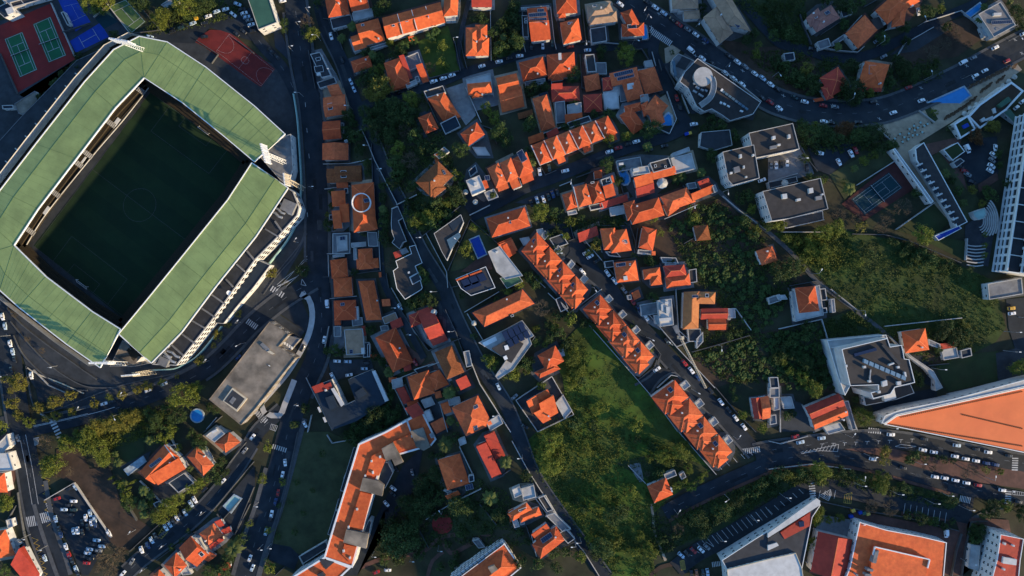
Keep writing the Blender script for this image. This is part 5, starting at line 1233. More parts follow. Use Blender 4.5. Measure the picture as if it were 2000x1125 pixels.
# floodlights
def flood(x, y, h, x1, y1, h1, lab, m='white', w=5.0):
    g = gz(x,y); A, Bv = U(x,y,h,g), U(x1,y1,h1,g); root = empty('floodlight_mast', A); tag(root, lab, 'floodlight', 'stadium floodlights'); USED[lab] = 1
    d = (Bv-A); X = Vector((d.y,-d.x,0)).normalized(); Y = X.cross(d.normalized()); mb = MB(); n = 9
    for sx in (-1,1):
        for sy in (-1,1):
            mb.bar(X*sx*1.1+Y*sy*1.1, d+X*sx*.8+Y*sy*.8, .22, .22)
    for i in range(n):
        t0, t1 = i/n, (i+1)/n
        for (p,q) in ((1,1),(1,-1),(-1,-1),(-1,1)):
            k0, k1 = 1.1-.3*t0, 1.1-.3*t1
            p2, q2 = (p,-q) if p == q else (-p,q)
            mb.bar(d*t0+X*p*k0+Y*q*k0, d*t1+X*p2*k1+Y*q2*k1, .13, .13)
    mb.build('lattice_mast',M[m],root)
    fw = (Vector((-219,48,0))-Vector((Bv.x,Bv.y,0))).normalized(); sd = Vector((fw.y,-fw.x,0)); up = Vector((0,0,1)); tl = (up*.8+fw*.3).normalized()
    hd = MB()
    for r in range(5):
        c = d + tl*(r-1)*1.7 - fw*r*.5; hd.bar(c-sd*w, c+sd*w, .35, .35)
    for k in range(4): c = d+sd*w*(k/1.5-1); hd.bar(c-tl*2.4, c+tl*5.6-fw*2, .25, .25)
    hp = hd.build('lamp_frame',M[m],root); lp = MB()
    for r in range(5):
        for k in range(9):
            c = d+tl*(r-1)*1.7-fw*r*.5+sd*w*(k/4-1)*.95+fw*.45; lp.box(c, fw*.3, sd*.42, tl*.42)
    lp.build('lamp',M['white'],hp)
flood(567,322,2,521,302,34,'white lattice floodlight at the upper right stand')
flood(262,711,2,203,708,32,'white lattice floodlight below the lower stand')
flood(279,97,20,242,84,37,'white lattice floodlight at the top corner of stadium roof')
flood(592,368,1,562,352,22,'beige lamp gantry beside the right stand','cream',3)
flood(303,726,1,258,732,21,'beige lamp gantry at the bottom of the stadium','cream',3)
# curved walls of the ramps
def wallrun(P, h, w, m, lab, cat='wall', name='low_wall', group=None):
    P = smooth(P, 9); mb = MB(); cx, cy = P[len(P)//2]; r = empty(name, U(*P[0])); o = r.location
    for i in range(len(P)-1):
        a, b = U(*P[i],0), U(*P[i+1],0); d = Vector((b.x-a.x,b.y-a.y,0))
        if d.length < .01: continue
        x = Vector((d.y,-d.x,0)).normalized()*w/2; z0, z1 = Vector((0,0,-.6)), Vector((0,0,h))
        mb.face([a-x+z1,a+x+z1,b+x+z1,b-x+z1]); mb.face([a+x+z0,b+x+z0,b+x+z1,a+x+z1]); mb.face([b-x+z0,a-x+z0,a-x+z1,b-x+z1])
        if i == 0: mb.face([a-x+z0,a+x+z0,a+x+z1,a-x+z1])
        if i == len(P)-2: mb.face([b-x+z0,b+x+z0,b+x+z1,b-x+z1])
    bpy.data.objects.remove(r)
    ob = mb.build(name, M[m]); tag(ob, lab or describe(cx, cy, 'white garden wall'), cat, group); return ob
for lab, s, h, m in (('inner curved ramp wall outside the lower stand','15,600,40,630,90,670,140,705,165,723,190,740',1.2,'kerb'),('middle curved ramp wall outside the lower stand','22,628,55,668,90,705,130,735,172,755,225,757',1.0,'kerb'),('outer curved ramp wall outside the lower stand','28,655,45,690,75,722,105,745,140,760,172,762',1.0,'kerb'),
    ('curved kerb wall around the planted triangle','52,715,56,745,66,790,85,806,130,793,180,773,240,752,300,738,345,728,390,705',.7,'kerb'),('beige inner ramp wall by the triangle','55,718,75,730,120,748,165,768',.9,'cream'),
    ('pale green curved boundary wall right of stadium','575,185,582,230,586,281,590,356,587,400,583,430,562,471,527,516',2.6,'teal'),('pale green curved wall below the service block','435,637,410,670,385,697,360,712,342,720,300,722',2.4,'teal'),
    ('low curved kerb right of the service block','598,430,590,470,560,510,530,545',.6,'kerb'),('second low kerb beside the stadium ramp','600,455,575,500,540,540,515,575',.6,'kerb')):
    USED[lab] = 1; wallrun(ppx(s), h, .6, m, lab)
# ---------------------------------------------------------------- pools
def pool(P, m, lab, depth=.05, round_=False, cop=1.0):
    cx, cy = sum(p[0] for p in P)/len(P), sum(p[1] for p in P)/len(P); USED[lab] = 1
    r = empty('swimming_pool', U(cx,cy)); tag(r, lab, 'pool'); o = r.location; g = gz(cx,cy)
    C = ccw([U(x,y,.75,g) for x,y in P]); mb = MB(); mb.face([c-o for c in C]); mb.build('water', M[m], r)
    O = inset(C,-cop); mb = MB(); n = len(C); z = Vector((0,0,.16)); dn = Vector((0,0,-1.6))
    for i in range(n):
        j = (i+1)%n; mb.face([O[i]+z-o,O[j]+z-o,C[j]+z-o,C[i]+z-o]); mb.face([C[j]-z-o,C[i]-z-o,C[i]+z-o,C[j]+z-o]); mb.face([O[i]+dn-o,O[j]+dn-o,O[j]+z-o,O[i]+z-o])
    mb.build('coping', M['coping'], r); LM.append((cx,cy,'the '+lab)) if len(lab.split()) < 7 else None
    return r
circ = lambda x, y, rx, ry, n=20: [(x+rx*math.cos(i*6.2832/n), y+ry*math.sin(i*6.2832/n)) for i in range(n)]
pool(circ(385,812,11.5,12),'water','round bright blue pool below the stadium',cop=.7)
tile(2,0); pool([T(*p) for p in ((1205,900),(1222,890),(1240,905),(1250,950),(1248,990),(1230,1015),(1205,1020),(1182,1005),(1174,980),(1178,950),(1190,920))],'water','pear-shaped blue pool in the corner garden'); pool(pts('1024,196,1045,200,1056,240,1060,300,1022,308'),'water','small turquoise pool beside the corner house',cop=.5)
tile(2,1); pool(pts('835,212,885,198,895,225,912,250,915,290,900,312,875,315,858,300'),'water','blue kidney pool on the white villa terrace',cop=.8)
tile(3,0); pool(pts('1252,806,1530,682,1578,746,1332,930'),'water','large blue hotel pool on the beige deck',cop=.8); pool(pts('1540,110,1655,25,1675,60,1575,135'),'water','rectangular light blue pool by the grey villa',cop=.6)
pool(pts('1330,800,1500,722,1530,745,1352,862'),'water3','deeper blue inner basin of the hotel pool',cop=.02)
tile(1,1); pool(pts('1672,750,1740,722,1798,860,1735,890'),'water2','dark blue rectangular pool on the lawn',cop=.6)
tile(0,3); pool(pts('975,298,1115,200,1135,232,1003,335'),'coping','covered grey blue pool by the villa',cop=.6); pool(pts('1755,580,1830,500,1878,525,1805,625'),'teal','empty turquoise pool among white walls',cop=.8)
# ---------------------------------------------------------------- garden walls and parapets
WALLS = [((1,0),['530,150,575,155,620,215,680,390','1555,330,1600,560','1600,330,1620,430,1650,540','1830,20,1838,480','1310,720,1420,960','1470,670,1580,910','1640,690,1760,960','1770,985,1840,1010,1880,1124','715,1080,830,1015,880,1124','570,155,600,240','1355,620,1590,560','415,400,470,700','980,140,1010,220']),
 ((2,0),['80,100,85,330,105,410','300,60,330,330,345,390','550,80,575,330','415,355,570,330','860,325,1060,320,1085,280,1050,200','920,395,1010,390,1080,500','590,330,850,350','530,430,545,690,620,715','300,580,345,980','700,620,730,860,830,850','1205,720,1280,935,1225,1050,1140,1010','1140,470,1165,560','1190,530,1310,740','1320,740,1380,890','145,1080,420,985,600,920','1090,410,1120,520','1440,465,1660,570,1940,800']),
 ((3,0),['240,120,265,200,330,355','400,380,560,405,690,415,740,370','610,250,720,130','900,250,980,190','1210,180,1500,90','1500,90,1600,170,1700,270','1000,440,1060,345,1280,220','400,280,640,120','1170,870,1290,960','830,990,940,1090','740,60,850,0']),
 ((1,1),['528,160,740,155,905,120','905,0,915,310','540,355,740,330','735,340,735,700','560,860,735,855,740,700','570,870,575,1040','740,1020,970,990','960,680,975,990','530,1040,740,1035','1280,740,1600,485','1330,700,1490,1000,1500,1124','1675,590,1900,790','1500,990,1670,600','1060,510,1110,488,1150,580,1180,660,1255,800','1670,560,1830,480','1580,300,1640,470','1830,1050,1520,1124','1260,400,1100,480','880,0,930,130,1110,480','1020,1010,1040,1124']),
 ((2,1),['370,330,460,295,520,525','500,265,640,215','215,165,260,245,345,210','740,920,960,890','440,760,520,730','700,910,880,1124','520,700,580,770,700,910','980,660,960,800,990,880','910,610,1000,880','1160,900,1175,1100','1185,590,1440,480','1640,410,1780,530,1990,680','800,130,880,440','440,580,480,740','1330,330,1380,380','160,1030,260,1124','0,970,80,1090','1340,780,1480,700']),
 ((3,1),['120,590,140,660,430,595','0,300,220,235','230,0,300,120,380,220','685,325,985,135','990,670,1290,460','1160,40,1260,160','1160,130,1470,610','1370,50,1460,180','1540,740,1530,910','100,690,420,690','160,1110,380,1070','650,705,900,710,1100,760,1500,930']),
 ((1,2),['580,85,790,65','540,490,900,540','575,300,540,490','1130,165,1320,450,1350,490,1600,395','1480,170,1560,340,1650,600','1200,220,1340,480','1690,600,1750,750,1990,1124','1050,710,1190,990','1440,910,1500,1124','395,700,600,1110','410,1124,440,990','1630,190,1900,30','1060,0,1140,140','1650,200,1780,420','980,300,1080,250','1060,730,1480,560','1640,650,1690,620','1990,640,1890,720']),
 ((2,2),['30,875,310,690,480,985,200,1120,30,875','440,200,700,10','280,40,450,200','600,290,980,720,1100,860,1290,1120','980,720,1110,620,1160,520,1075,410','1000,130,1280,460','1275,10,1295,330,1390,415,1280,460','1600,250,1740,160,1860,330','1400,500,1650,430,1850,370','1580,770,1740,960,1900,1124','1130,780,1240,680,1290,690','1110,610,1130,560','1280,460,1580,780','180,380,60,560']),
 ((3,2),['80,320,410,245','410,245,460,410','900,300,1500,235','1240,605,1400,590','150,0,230,250','600,880,690,1110','260,910,360,1100','870,1060,940,960,1050,960','1390,830,1790,740','480,10,680,170','90,850,90,1124']),
 ((1,3),['330,0,240,450,130,870,60,1060','560,20,600,85,740,60','790,120,690,360','690,360,650,560','650,520,580,780','340,970,540,870','345,975,380,1040','1330,680,1520,560,1760,440','1590,110,1700,340','1900,350,1990,290','1480,440,1540,560','1750,560,1880,720','1280,770,1350,900','150,1124,230,1050']),
 ((2,3),['0,70,120,290,220,450,330,610,490,850,560,930,680,1124','180,510,260,490,330,610,270,630,180,510','260,660,330,620,470,800','370,790,410,770,490,850,430,880','150,800,190,965','905,260,1040,400','1300,0,1590,330','1060,420,1110,550','1640,1020,2000,760','110,730,190,960']),
 ((3,3),['400,540,720,610,1050,660,1480,770','1500,790,1460,920,1420,1124','1500,1124,1530,900,1580,700,1700,690','330,740,260,1030','0,70,90,90,300,30','0,290,330,250,640,290','290,1010,320,1050']),
 ((0,0),['1110,70,1260,240,1020,270','840,30,1025,270','150,740,10,420,-20,440','600,460,410,30','500,260,710,190','830,60,740,140','300,840,160,890','1660,500,1710,430,1540,320','1990,420,1870,330']),
 ((0,2),['270,640,390,760,550,830','430,1040,330,980','1640,870,1770,760','1700,1010,1620,1100','1600,1124,1740,1000']),
 ((0,3),['360,530,590,395,880,820','1020,930,1250,720','1670,610,1990,230','1700,640,1840,800,1990,430','1840,800,1960,560','1740,690,1880,530','1000,560,1080,690','150,470,170,620,200,800,260,1000,310,1124','60,700,140,570','1230,1000,1540,770','1500,820,1600,1010','1100,380,1260,540','1340,230,1440,180','1800,240,1930,80','1330,20,1420,190'])]
for tl, ss in WALLS:
    tile(*tl)
    for s in ss:
        P = pts(s); P2 = [P[0]]
        for i in range(1, len(P)):
            n = max(1, int(math.hypot(P[i][0]-P[i-1][0], P[i][1]-P[i-1][1])/14))
            for k in range(1, n+1): P2.append((P[i-1][0]+(P[i][0]-P[i-1][0])*k/n, P[i-1][1]+(P[i][1]-P[i-1][1])*k/n))
        cx, cy = P2[len(P2)//2]; mb = MB(); h = R.uniform(1.1, 2.0)
        for i in range(len(P2)-1):
            a, b = U(*P2[i],0), U(*P2[i+1],0); d = Vector((b.x-a.x,b.y-a.y,0)); x = Vector((d.y,-d.x,0)).normalized()*.17; z0, z1 = Vector((0,0,-.6)), Vector((0,0,h+.3))
            mb.face([a-x+z1,a+x+z1,b+x+z1,b-x+z1]); mb.face([a+x+z0,b+x+z0,b+x+z1,a+x+z1]); mb.face([b-x+z0,a-x+z0,a-x+z1,b-x+z1])
            mb.face([a-x+z0,a+x+z0,a+x+z1,a-x+z1]); mb.face([b-x+z0,b+x+z0,b+x+z1,b-x+z1])
        grey = R.random() < .45
        tag(mb.build('garden_wall', M['kerb' if grey else 'p']), describe(cx, cy, 'grey wall' if grey else 'pale wall'), 'wall', 'garden and street walls')
# ---------------------------------------------------------------- cars
def car_meshes(paint, van=False):
    L, Wd = (4.9, 1.95) if van else (4.35, 1.8); l, w = L/2, Wd/2
    def loft(secs, m, cap=True):     # sections: list of rings (list of Vector), joined
        for i in range(len(secs)-1):
            A, B = secs[i], secs[i+1]; n = len(A)
            for k in range(n): m.face([A[k], A[(k+1)%n], B[(k+1)%n], B[k]])
        m.face(secs[0][::-1]); m.face(secs[-1])
    ring = lambda x, hw, z0, z1, c=.16: [Vector((x,-hw,z0)),Vector((x,hw,z0)),Vector((x,hw,z1-c)),Vector((x,hw-c,z1)),Vector((x,-hw+c,z1)),Vector((x,-hw,z1-c))]
    b = MB()
    if van: loft([ring(l,w*.86,.35,.85),ring(l*.94,w*.97,.25,1.05),ring(l*.72,w,.22,1.15),ring(l*.62,w,.22,1.2),ring(-l*.96,w,.22,1.2),ring(-l,w*.94,.3,1.1)],b)
    else: loft([ring(l,w*.74,.38,.66),ring(l*.95,w*.93,.25,.78),ring(l*.75,w,.22,.88),ring(l*.42,w,.2,.96),ring(-l*.78,w,.2,1.0),ring(-l*.96,w*.94,.25,.94),ring(-l,w*.82,.35,.8)],b)
    z0, z1 = (1.18, 2.1) if van else (.95, 1.45)
    f0, f1, r0, r1 = (l*.68, l*.45, -l*.95, -l*.93) if van else (l*.40, l*.08, -l*.86, -l*.60)
    iw, tw = w*.94, w*.80
    m2 = MB(); P = [Vector((f0,-iw,z0)),Vector((f0,iw,z0)),Vector((r0,iw,z0)),Vector((r0,-iw,z0))]; Q = [Vector((f1,-tw,z1)),Vector((f1,tw,z1)),Vector((r1,tw,z1)),Vector((r1,-tw,z1))]
    for k in range(4): m2.face([P[k],P[(k+1)%4],Q[(k+1)%4],Q[k]])
    rf = [q+Vector((0,0,.0)) for q in Q]; ctr = sum(rf, Vector())/4; up = Vector((0,0,.07))
    In = [ctr+(q-ctr)*.86+up for q in rf]
    for k in range(4): b.face([rf[k],rf[(k+1)%4],In[(k+1)%4],In[k]])
    b.face(In)
    for k in range(4): b.bar(P[k],Q[k],.10,.10)
    if van:
        for s in (-1,1): b.box(Vector((-l*.35,s*(iw+tw)/2,(z0+z1)/2)),Vector((l*.55,0,0)),Vector((0,.09,0)),Vector((0,-s*.0,.40)))
    wl = MB(); n = 12
    for s in (-1,1):
        wl.face([Vector((.32*math.cos(s*i*6.2832/n),s*.11,.32*math.sin(s*i*6.2832/n))) for i in range(n)])
    for i in range(n):
        a, c = i*6.2832/n, (i+1)*6.2832/n
        wl.face([Vector((.32*math.cos(a),-.11,.32*math.sin(a))),Vector((.32*math.cos(c),-.11,.32*math.sin(c))),Vector((.32*math.cos(c),.11,.32*math.sin(c))),Vector((.32*math.cos(a),.11,.32*math.sin(a)))])
    return b.mesh('body',M[paint]), m2.mesh('windows',M['glass']), wl.mesh('wheel',M['black']), [(l*.62,w*.93),(l*.62,-w*.93),(-l*.6,w*.93),(-l*.6,-w*.93)]
CM = {}; CN = dict(w='white',b='silver blue',k='black',g='grey',r='red',d='dark green',y='yellow',n='dark blue',o='orange')
def car(x, y, ang, c, label, group, van=False, h=.5):
    k = (c, van)
    if k not in CM: CM[k] = car_meshes('c'+c, van)
    bm_, gm, wm, wp = CM[k]
    e = 2.0; p = U(x,y,h); px, py = U(x+e,y,h)-U(x-e,y,h), U(x,y-e,h)-U(x,y+e,h); nz = px.cross(py).normalized()
    f = (math.cos(math.radians(ang))*px + -math.sin(math.radians(ang))*py); f = (f-nz*f.dot(nz)).normalized(); s = nz.cross(f)
    mw = Matrix((f, s, nz)).transposed().to_4x4(); mw.translation = p
    r = empty('parked_van' if van else 'parked_car', p); r.rotation_euler = mw.to_euler(); tag(r, label, 'van' if van else 'car', group)
    sc = R.uniform(.93,1.02); r.scale = (sc,sc,sc)
    link(bpy.data.objects.new('body', bm_), r); link(bpy.data.objects.new('windows', gm), r)
    for q in wp: wo = link(bpy.data.objects.new('wheel', wm), r); wo.location = (q[0],q[1],.32)
CARS = [
 # phrase, start, tile, cars
 ('below the tennis courts','from the top',(0,0),'1175,290,12,b 930,335,-15,w 865,355,-15,b 800,395,-25,w 640,530,-58,w 520,645,-60,b 400,780,-58,b 340,885,-62,b 210,1040,-60,k 80,1065,-62,b'),
 ('on the street above the stadium roof','from the left',(0,0),'1350,250,-22,k 1415,220,-22,d 1510,185,-20,b 1600,185,-15,k 1630,130,-20,w 1695,93,-20,b 1765,75,-15,w 1825,115,38,w'),
 ('beside the green sports hall','from the top',(0,0),'1860,35,20,b 1895,75,-15,k 1910,105,-18,w 1930,135,-15,b 1950,160,-15,g 1965,195,-18,w 1975,245,-15,k'),
 ('beside the red handball court','from the left',(0,0),'1600,290,-10,k 1850,265,40,k 1905,245,40,k 2120,400,48,k 2165,445,50,k'),
 ('at the top of main road','',(1,0),'210,10,-12,w'),
 ('on the left side of middle street','from the top',(1,0),'590,285,76,w 675,470,70,k 745,640,66,b 770,700,66,b'),
 ('along the upper street','from the left',(1,0),'1010,750,-20,k 1130,725,-20,k 1390,640,-18,w 1465,615,-18,w 1530,592,-18,w 1765,520,-18,w 1900,485,-14,w 1980,460,-14,k'),
 ('on the upper street by orange gables','from the left',(2,0),'60,440,-6,w 455,368,-10,r 590,395,-5,b'),
 ('in the driveway of the solar panel house','from the left',(2,0),'150,365,88,k 240,360,88,b 315,340,90,d'),
 ('parked along the far kerb of top road','from the left',(2,0),'1050,15,32,k 1120,60,34,w 1185,105,34,b 1250,155,35,k 1305,195,36,r 1370,230,35,g 1435,272,36,w 1510,320,38,n 1690,440,36,k 1760,488,36,w 1820,525,38,g 1895,580,36,w 1955,615,38,b 2020,665,36,w 2070,700,34,k'),
 ('parked along the near kerb of top road','from the left',(2,0),'845,35,36,w 1485,460,36,w 1560,495,36,k 1665,575,36,w 1730,620,36,w 1795,665,36,w 1950,770,34,k 2015,805,34,r 2085,850,32,w'),
 ('in the steep side street','from the top',(2,0),'1285,770,72,r 1310,840,70,k 1420,975,-8,w'),
 ('on the estate street','from the left',(2,0),'970,1110,-16,w 905,1129,-15,k'),
 ('on the curve of top road','from the left',(3,0),'205,765,28,d 285,800,14,w 430,830,8,r 520,840,3,g 820,800,-10,k 975,885,-20,w 1195,790,-20,w 1095,688,-20,r'),
 ('below the bend of top road','from the left',(3,0),'435,955,8,w 490,965,6,k 700,960,-5,k'),
 ('on the lane by the orange houses','from the left',(3,0),'340,385,8,k 900,445,-28,g 845,320,-38,g 1170,95,82,w'),
 ('on the hotel stretch of top road','from the left',(3,0),'1600,455,-26,g 1770,375,-26,w 1615,595,-26,w 1690,555,-26,w 1860,480,-24,r 1990,265,-24,b'),
 ('at the hotel entrance','from the left',(3,0),'1935,845,-38,w 1980,800,-36,w'),
 ('in the estate street between the terraces','from the left',(2,1),'215,220,78,w 290,190,78,d 415,212,-14,w 760,65,-16,w 830,35,-14,r 1070,50,-14,k 1190,20,-14,k'),
 ('in the angled bays of estate street','from the left',(2,1),'150,465,72,k 195,440,72,b 245,435,72,w 285,415,72,d 318,395,72,n 355,380,72,k'),
 ('on the terrace street square','from the top',(2,1),'580,848,-32,w 610,880,-32,w 660,915,-32,k'),
 ('along the upper terrace street','from the top',(2,1),'550,1000,48,w 745,1010,55,w 800,1070,52,b'),
 ('in the yard between grey blocks','from the left',(3,1),'-50,285,-20,w 20,170,84,g 60,170,84,w 100,160,84,k 145,150,84,w 300,190,82,k'),
 ('in the dark car park by the lawn','from the left',(3,1),'400,75,10,w 550,145,60,w 645,80,60,w 680,55,62,r'),
 ('on the left side of the hotel car park','from the top',(3,1),'1500,180,25,k 1530,215,25,r 1555,240,28,g 1590,300,25,k'),
 ('on the right side of the hotel car park','from the top',(3,1),'1770,35,86,w 1755,90,40,w 1745,130,36,g 1740,175,30,w 1730,210,30,w'),
 ('in front of the orange school road','from the top',(3,2),'1895,160,-6,y 1900,200,-6,w'),
 ('on the upper side of terrace street','from the top',(2,2),'875,20,50,g 940,105,56,r 990,165,52,n 1045,230,55,w 1210,415,55,k 1345,585,50,r 1400,645,52,w 1450,700,52,n 1550,800,52,k 1630,890,54,w 1690,950,52,k 1745,1015,54,w 1810,1085,54,w'),
 ('in the short spur between diagonal terraces','',(2,2),'1130,635,-32,w'),
 ('in front of the lower diagonal terrace','',(2,2),'1520,1070,-48,w'),
 ('beside the walled yard house','from the top',(2,2),'20,850,-40,g 100,1080,30,k'),
 ('on the hill lane','',(1,2),'1130,150,56,b'),
 ('on the tiled yard of the broad house','',(1,2),'1250,580,62,r'),
 ('on the middle street by the solar villa','from the top',(1,2),'1895,770,64,b'),
 ('on the main road bend','from the top',(1,2),'535,405,-80,w 365,470,-65,k 385,1065,62,w'),
 ('in the yard above the slate block','from the left',(1,2),'600,690,62,w 635,572,4,w 720,575,4,b 865,585,4,k 850,630,4,b 730,680,-10,w'),
 ('beside the concrete slab building','',(1,2),'45,915,-50,d'),
 ('on the left avenue by the stadium','from the top',(0,2),'25,225,80,w 45,300,82,b 85,435,78,w 105,500,80,b 120,560,80,k 95,640,82,k'),
 ('inside the planted triangle','',(0,2),'250,685,82,w'),
 ('on the curving stadium road','from the left',(0,2),'815,905,-16,w 880,885,-16,k 1160,800,-25,w 1285,750,-22,w 1530,750,-30,k 1865,545,-48,n'),
 ('along the upper kerb of lower lane','from the bottom',(0,3),'965,1105,-48,w 1035,1010,-60,g 1110,920,72,w 1160,885,66,n 1190,845,64,b 1220,810,64,k 1300,745,62,w 1330,720,62,b 1355,690,62,k 1385,670,62,w 1410,650,60,k 1450,630,62,b 1495,560,62,b 1525,530,62,w 1600,450,-45,k'),
 ('driving on the lower lane','from the bottom',(0,3),'1745,385,-48,w 1915,145,-52,g 1975,40,-52,w'),
 ('on the lower main road','from the top',(1,3),'230,240,84,w 210,335,-80,w 175,475,-80,r 155,545,-80,n 125,640,-80,w 115,675,-80,k 80,780,-80,b -45,985,-70,w -25,1060,-68,b'),
 ('on the left avenue','from the top',(0,3),'145,50,76,g 355,985,68,b 135,920,-62,w'),
 ('along the kerb by the lower left car park','from the top',(0,3),'440,680,78,b 470,760,76,k 480,800,76,n 520,895,72,w 545,960,72,r 570,1005,70,k 600,1070,66,b 615,1105,66,k'),
 ('in the left car park','from the top',(0,3),'595,430,56,b 550,445,-30,k 450,520,-15,r 580,540,3,w 540,570,3,k 505,605,3,b 580,607,3,d 710,635,82,b 555,645,3,k 675,670,82,w 745,680,82,b 650,705,82,k 718,707,85,w 690,740,85,k 748,720,82,n 580,775,85,b 612,770,85,w 650,780,82,k 855,790,60,w 760,845,6,b 735,875,6,k 800,893,6,w 705,915,10,b 775,925,10,g 690,945,12,w 660,970,12,k 740,965,10,k 710,985,10,k 680,1020,12,r'),
 ('in the court of the bent apartments','from the top',(1,3),'1100,290,60,k 1225,315,76,g 1075,440,40,w 1070,480,45,k 1020,560,50,w'),
 ('near the garden at the bottom edge','from the left',(1,3),'940,1095,-20,r 1030,1078,3,w'),
 ('in the upper bays of the lower car park','from the left',(2,3),'1320,960,45,b 1365,945,45,k 1415,925,45,r 1475,918,45,w 1520,895,45,g'),
 ('in the lower bays of the lower car park','from the left',(2,3),'1400,1105,82,k 1440,1100,82,o 1490,1100,82,d 1525,1095,82,b'),
 ('beside the flat grey wedge building','',(2,3),'1800,850,-40,k'),
 ('along the top kerb of the upper avenue','from the left',(3,3),'210,35,-12,r 250,80,-10,b 415,48,-6,b 955,20,3,w 1215,55,10,k 1470,105,6,b 1620,135,8,k 1715,158,8,w 1875,185,10,k'),
 ('along the lower kerb of the upper avenue','from the left',(3,3),'1205,140,12,w 1290,158,10,w 1455,190,10,w 1540,210,10,w 1620,225,10,w 1700,243,10,n 1770,255,12,n'),
 ('on the avenue below the red island','from the left',(3,3),'815,213,10,w 1050,280,16,k 1300,350,12,w 1375,360,12,w 1460,378,12,w 1545,398,10,w 1635,415,10,r 1825,455,8,w 1950,545,12,k')]
for ph, start, tl, s in CARS:
    tile(*tl); L = s.split()
    cc = [e.split(',')[3] for e in L]; seen = {}
    for i, e in enumerate(L):
        x, y, a, c = e.split(','); x, y = T(float(x), float(y)); seen[c] = seen.get(c, 0)+1
        if cc.count(c) == 1: lab = f'only {CN[c]} car {ph}' if len(L) > 1 else f'{CN[c]} car {ph}'
        else: lab = f'{CN[c]} car, {ORD[i]} car {start} {ph}' if len((start+ph).split()) < 8 and i < 19 else f'{CN[c]} car, {ORD[i]} {start} {ph}'
        USED[lab] = 1; car(x, y, float(a), c, lab, 'cars '+ph)
for tl, x, y, a, c, lab in (((2,0),1395,395,38,'w','long white van parked on the near kerb of top road'),((3,0),1520,490,-26,'w','white van on the hotel stretch of top road'),((3,1),1550,45,62,'w','white van in the hotel car park'),((1,2),560,125,88,'w','white van on the main road beside the left row'),((3,3),1385,790,88,'w','white van beside the orange school yard')):
    tile(*tl); USED[lab] = 1; car(*T(x,y), a, c, lab, 'vans', True)
# ---------------------------------------------------------------- street lamps
def lamp_proto():
    p, a, h = MB(), MB(), MB()
    p.tube(Vector((0,0,-.3)),Vector((0,0,8.5)),.14,.08,7); p.tube(Vector((0,0,-.3)),Vector((0,0,.9)),.2,.18,7)
    a.tube(Vector((0,0,8.4)),Vector((1.9,0,8.9)),.08,.07,6); h.box(Vector((2.3,0,8.92)),Vector((.55,0,0)),Vector((0,.22,0)),Vector((0,0,.09)))
    return p.mesh('pole',M['alu']), a.mesh('arm',M['alu']), h.mesh('lamp_head',M['white'])
LP_ = lamp_proto()
LAMPS = [((0,2),'80,372,180 445,610,0 950,980,60 1000,830,-60 670,940,-60 1635,570,-40 1880,270,-40 1920,430,150 60,680,0'),((1,0),'420,105,0 505,315,180 288,400,0 372,755,180 625,575,180 755,855,180 1550,335,0 345,215,0'),((2,0),'1030,100,120 1045,155,60 940,345,30 1670,525,110 1440,205,110 570,355,90 1590,625,110'),((3,0),'610,800,-80 1215,625,-110 35,600,60 1510,620,70 1880,320,60 1170,205,-120 850,360,-100'),((1,1),'965,215,0 445,350,0 900,35,180 1590,770,-140 330,770,-50 1265,740,0'),((2,1),'1650,375,90 455,295,100 625,1120,60 345,860,0 1395,480,90'),((3,1),'345,1015,-60 220,135,0'),((1,2),'1415,30,180 1550,335,180 1075,155,0 330,900,0 120,580,30 1890,980,180 1190,360,0'),((2,2),'1230,440,-140 1050,385,30 1400,790,30 1600,445,90'),((3,2),'695,175,90 905,1075,0 1275,625,0 1395,855,0 1840,490,0 1615,800,0 1830,740,0 1960,230,0 1845,340,0'),((0,3),'370,890,-15 1060,765,-50 1610,620,-60 1300,875,-45 1150,1060,-50 240,800,0'),((1,3),'55,880,0 20,550,0 125,870,0 925,935,0 1215,970,0 1460,610,-120 1430,890,0'),((2,3),'1660,490,150 1265,605,-60 1595,810,0 1845,650,0 80,180,180 530,825,180 1725,35,-60 490,855,180'),((3,3),'750,170,0 600,20,-60 695,355,-90 1690,350,-90 1330,465,0 665,390,0 950,455,0 1120,222,0 1225,525,0 90,480,0 1490,575,0 1505,990,0 655,685,0 1795,432,0')]
for tl, s in LAMPS:
    tile(*tl)
    for e in s.split():
        x, y, a = [float(v) for v in e.split(',')]; x, y = T(x, y)
        r = empty('street_lamp', U(x,y,.4), math.radians(-a)); tag(r, describe(x,y,'grey street lamp'), 'street lamp', 'street lamps')
        for m, n in zip(LP_, ('pole','arm','lamp_head')): link(bpy.data.objects.new(n, m), r)
# ---------------------------------------------------------------- small furniture: loungers, parasols, bins, sheds, crane
def pr(n): return None
lm_, lh = MB(), MB()
lm_.box(Vector((.15,0,.3)),Vector((.75,0,0)),Vector((0,.33,0)),Vector((0,0,.05))); lm_.slope([Vector((.9,-.33,.35)),Vector((.9,.33,.35)),Vector((1.35,.33,.7)),Vector((1.35,-.33,.7))]); 
for x in (-.5,.8):
    for y in (-.28,.28): lh.box(Vector((x,y,.13)),Vector((.04,0,0)),Vector((0,.04,0)),Vector((0,0,.13)))
LOU = (lm_.mesh('seat',M['wood']), lh.mesh('frame',M['white']))
def lounger(x, y, a, lab, grp):
    r = empty('sun_lounger', U(x,y,.35), math.radians(-a)); tag(r, lab, 'sun lounger', grp); r.scale = (1.4,1.4,1.4)
    for m, n in zip(LOU, ('seat','frame')): link(bpy.data.objects.new(n, m), r)
tile(3,0)
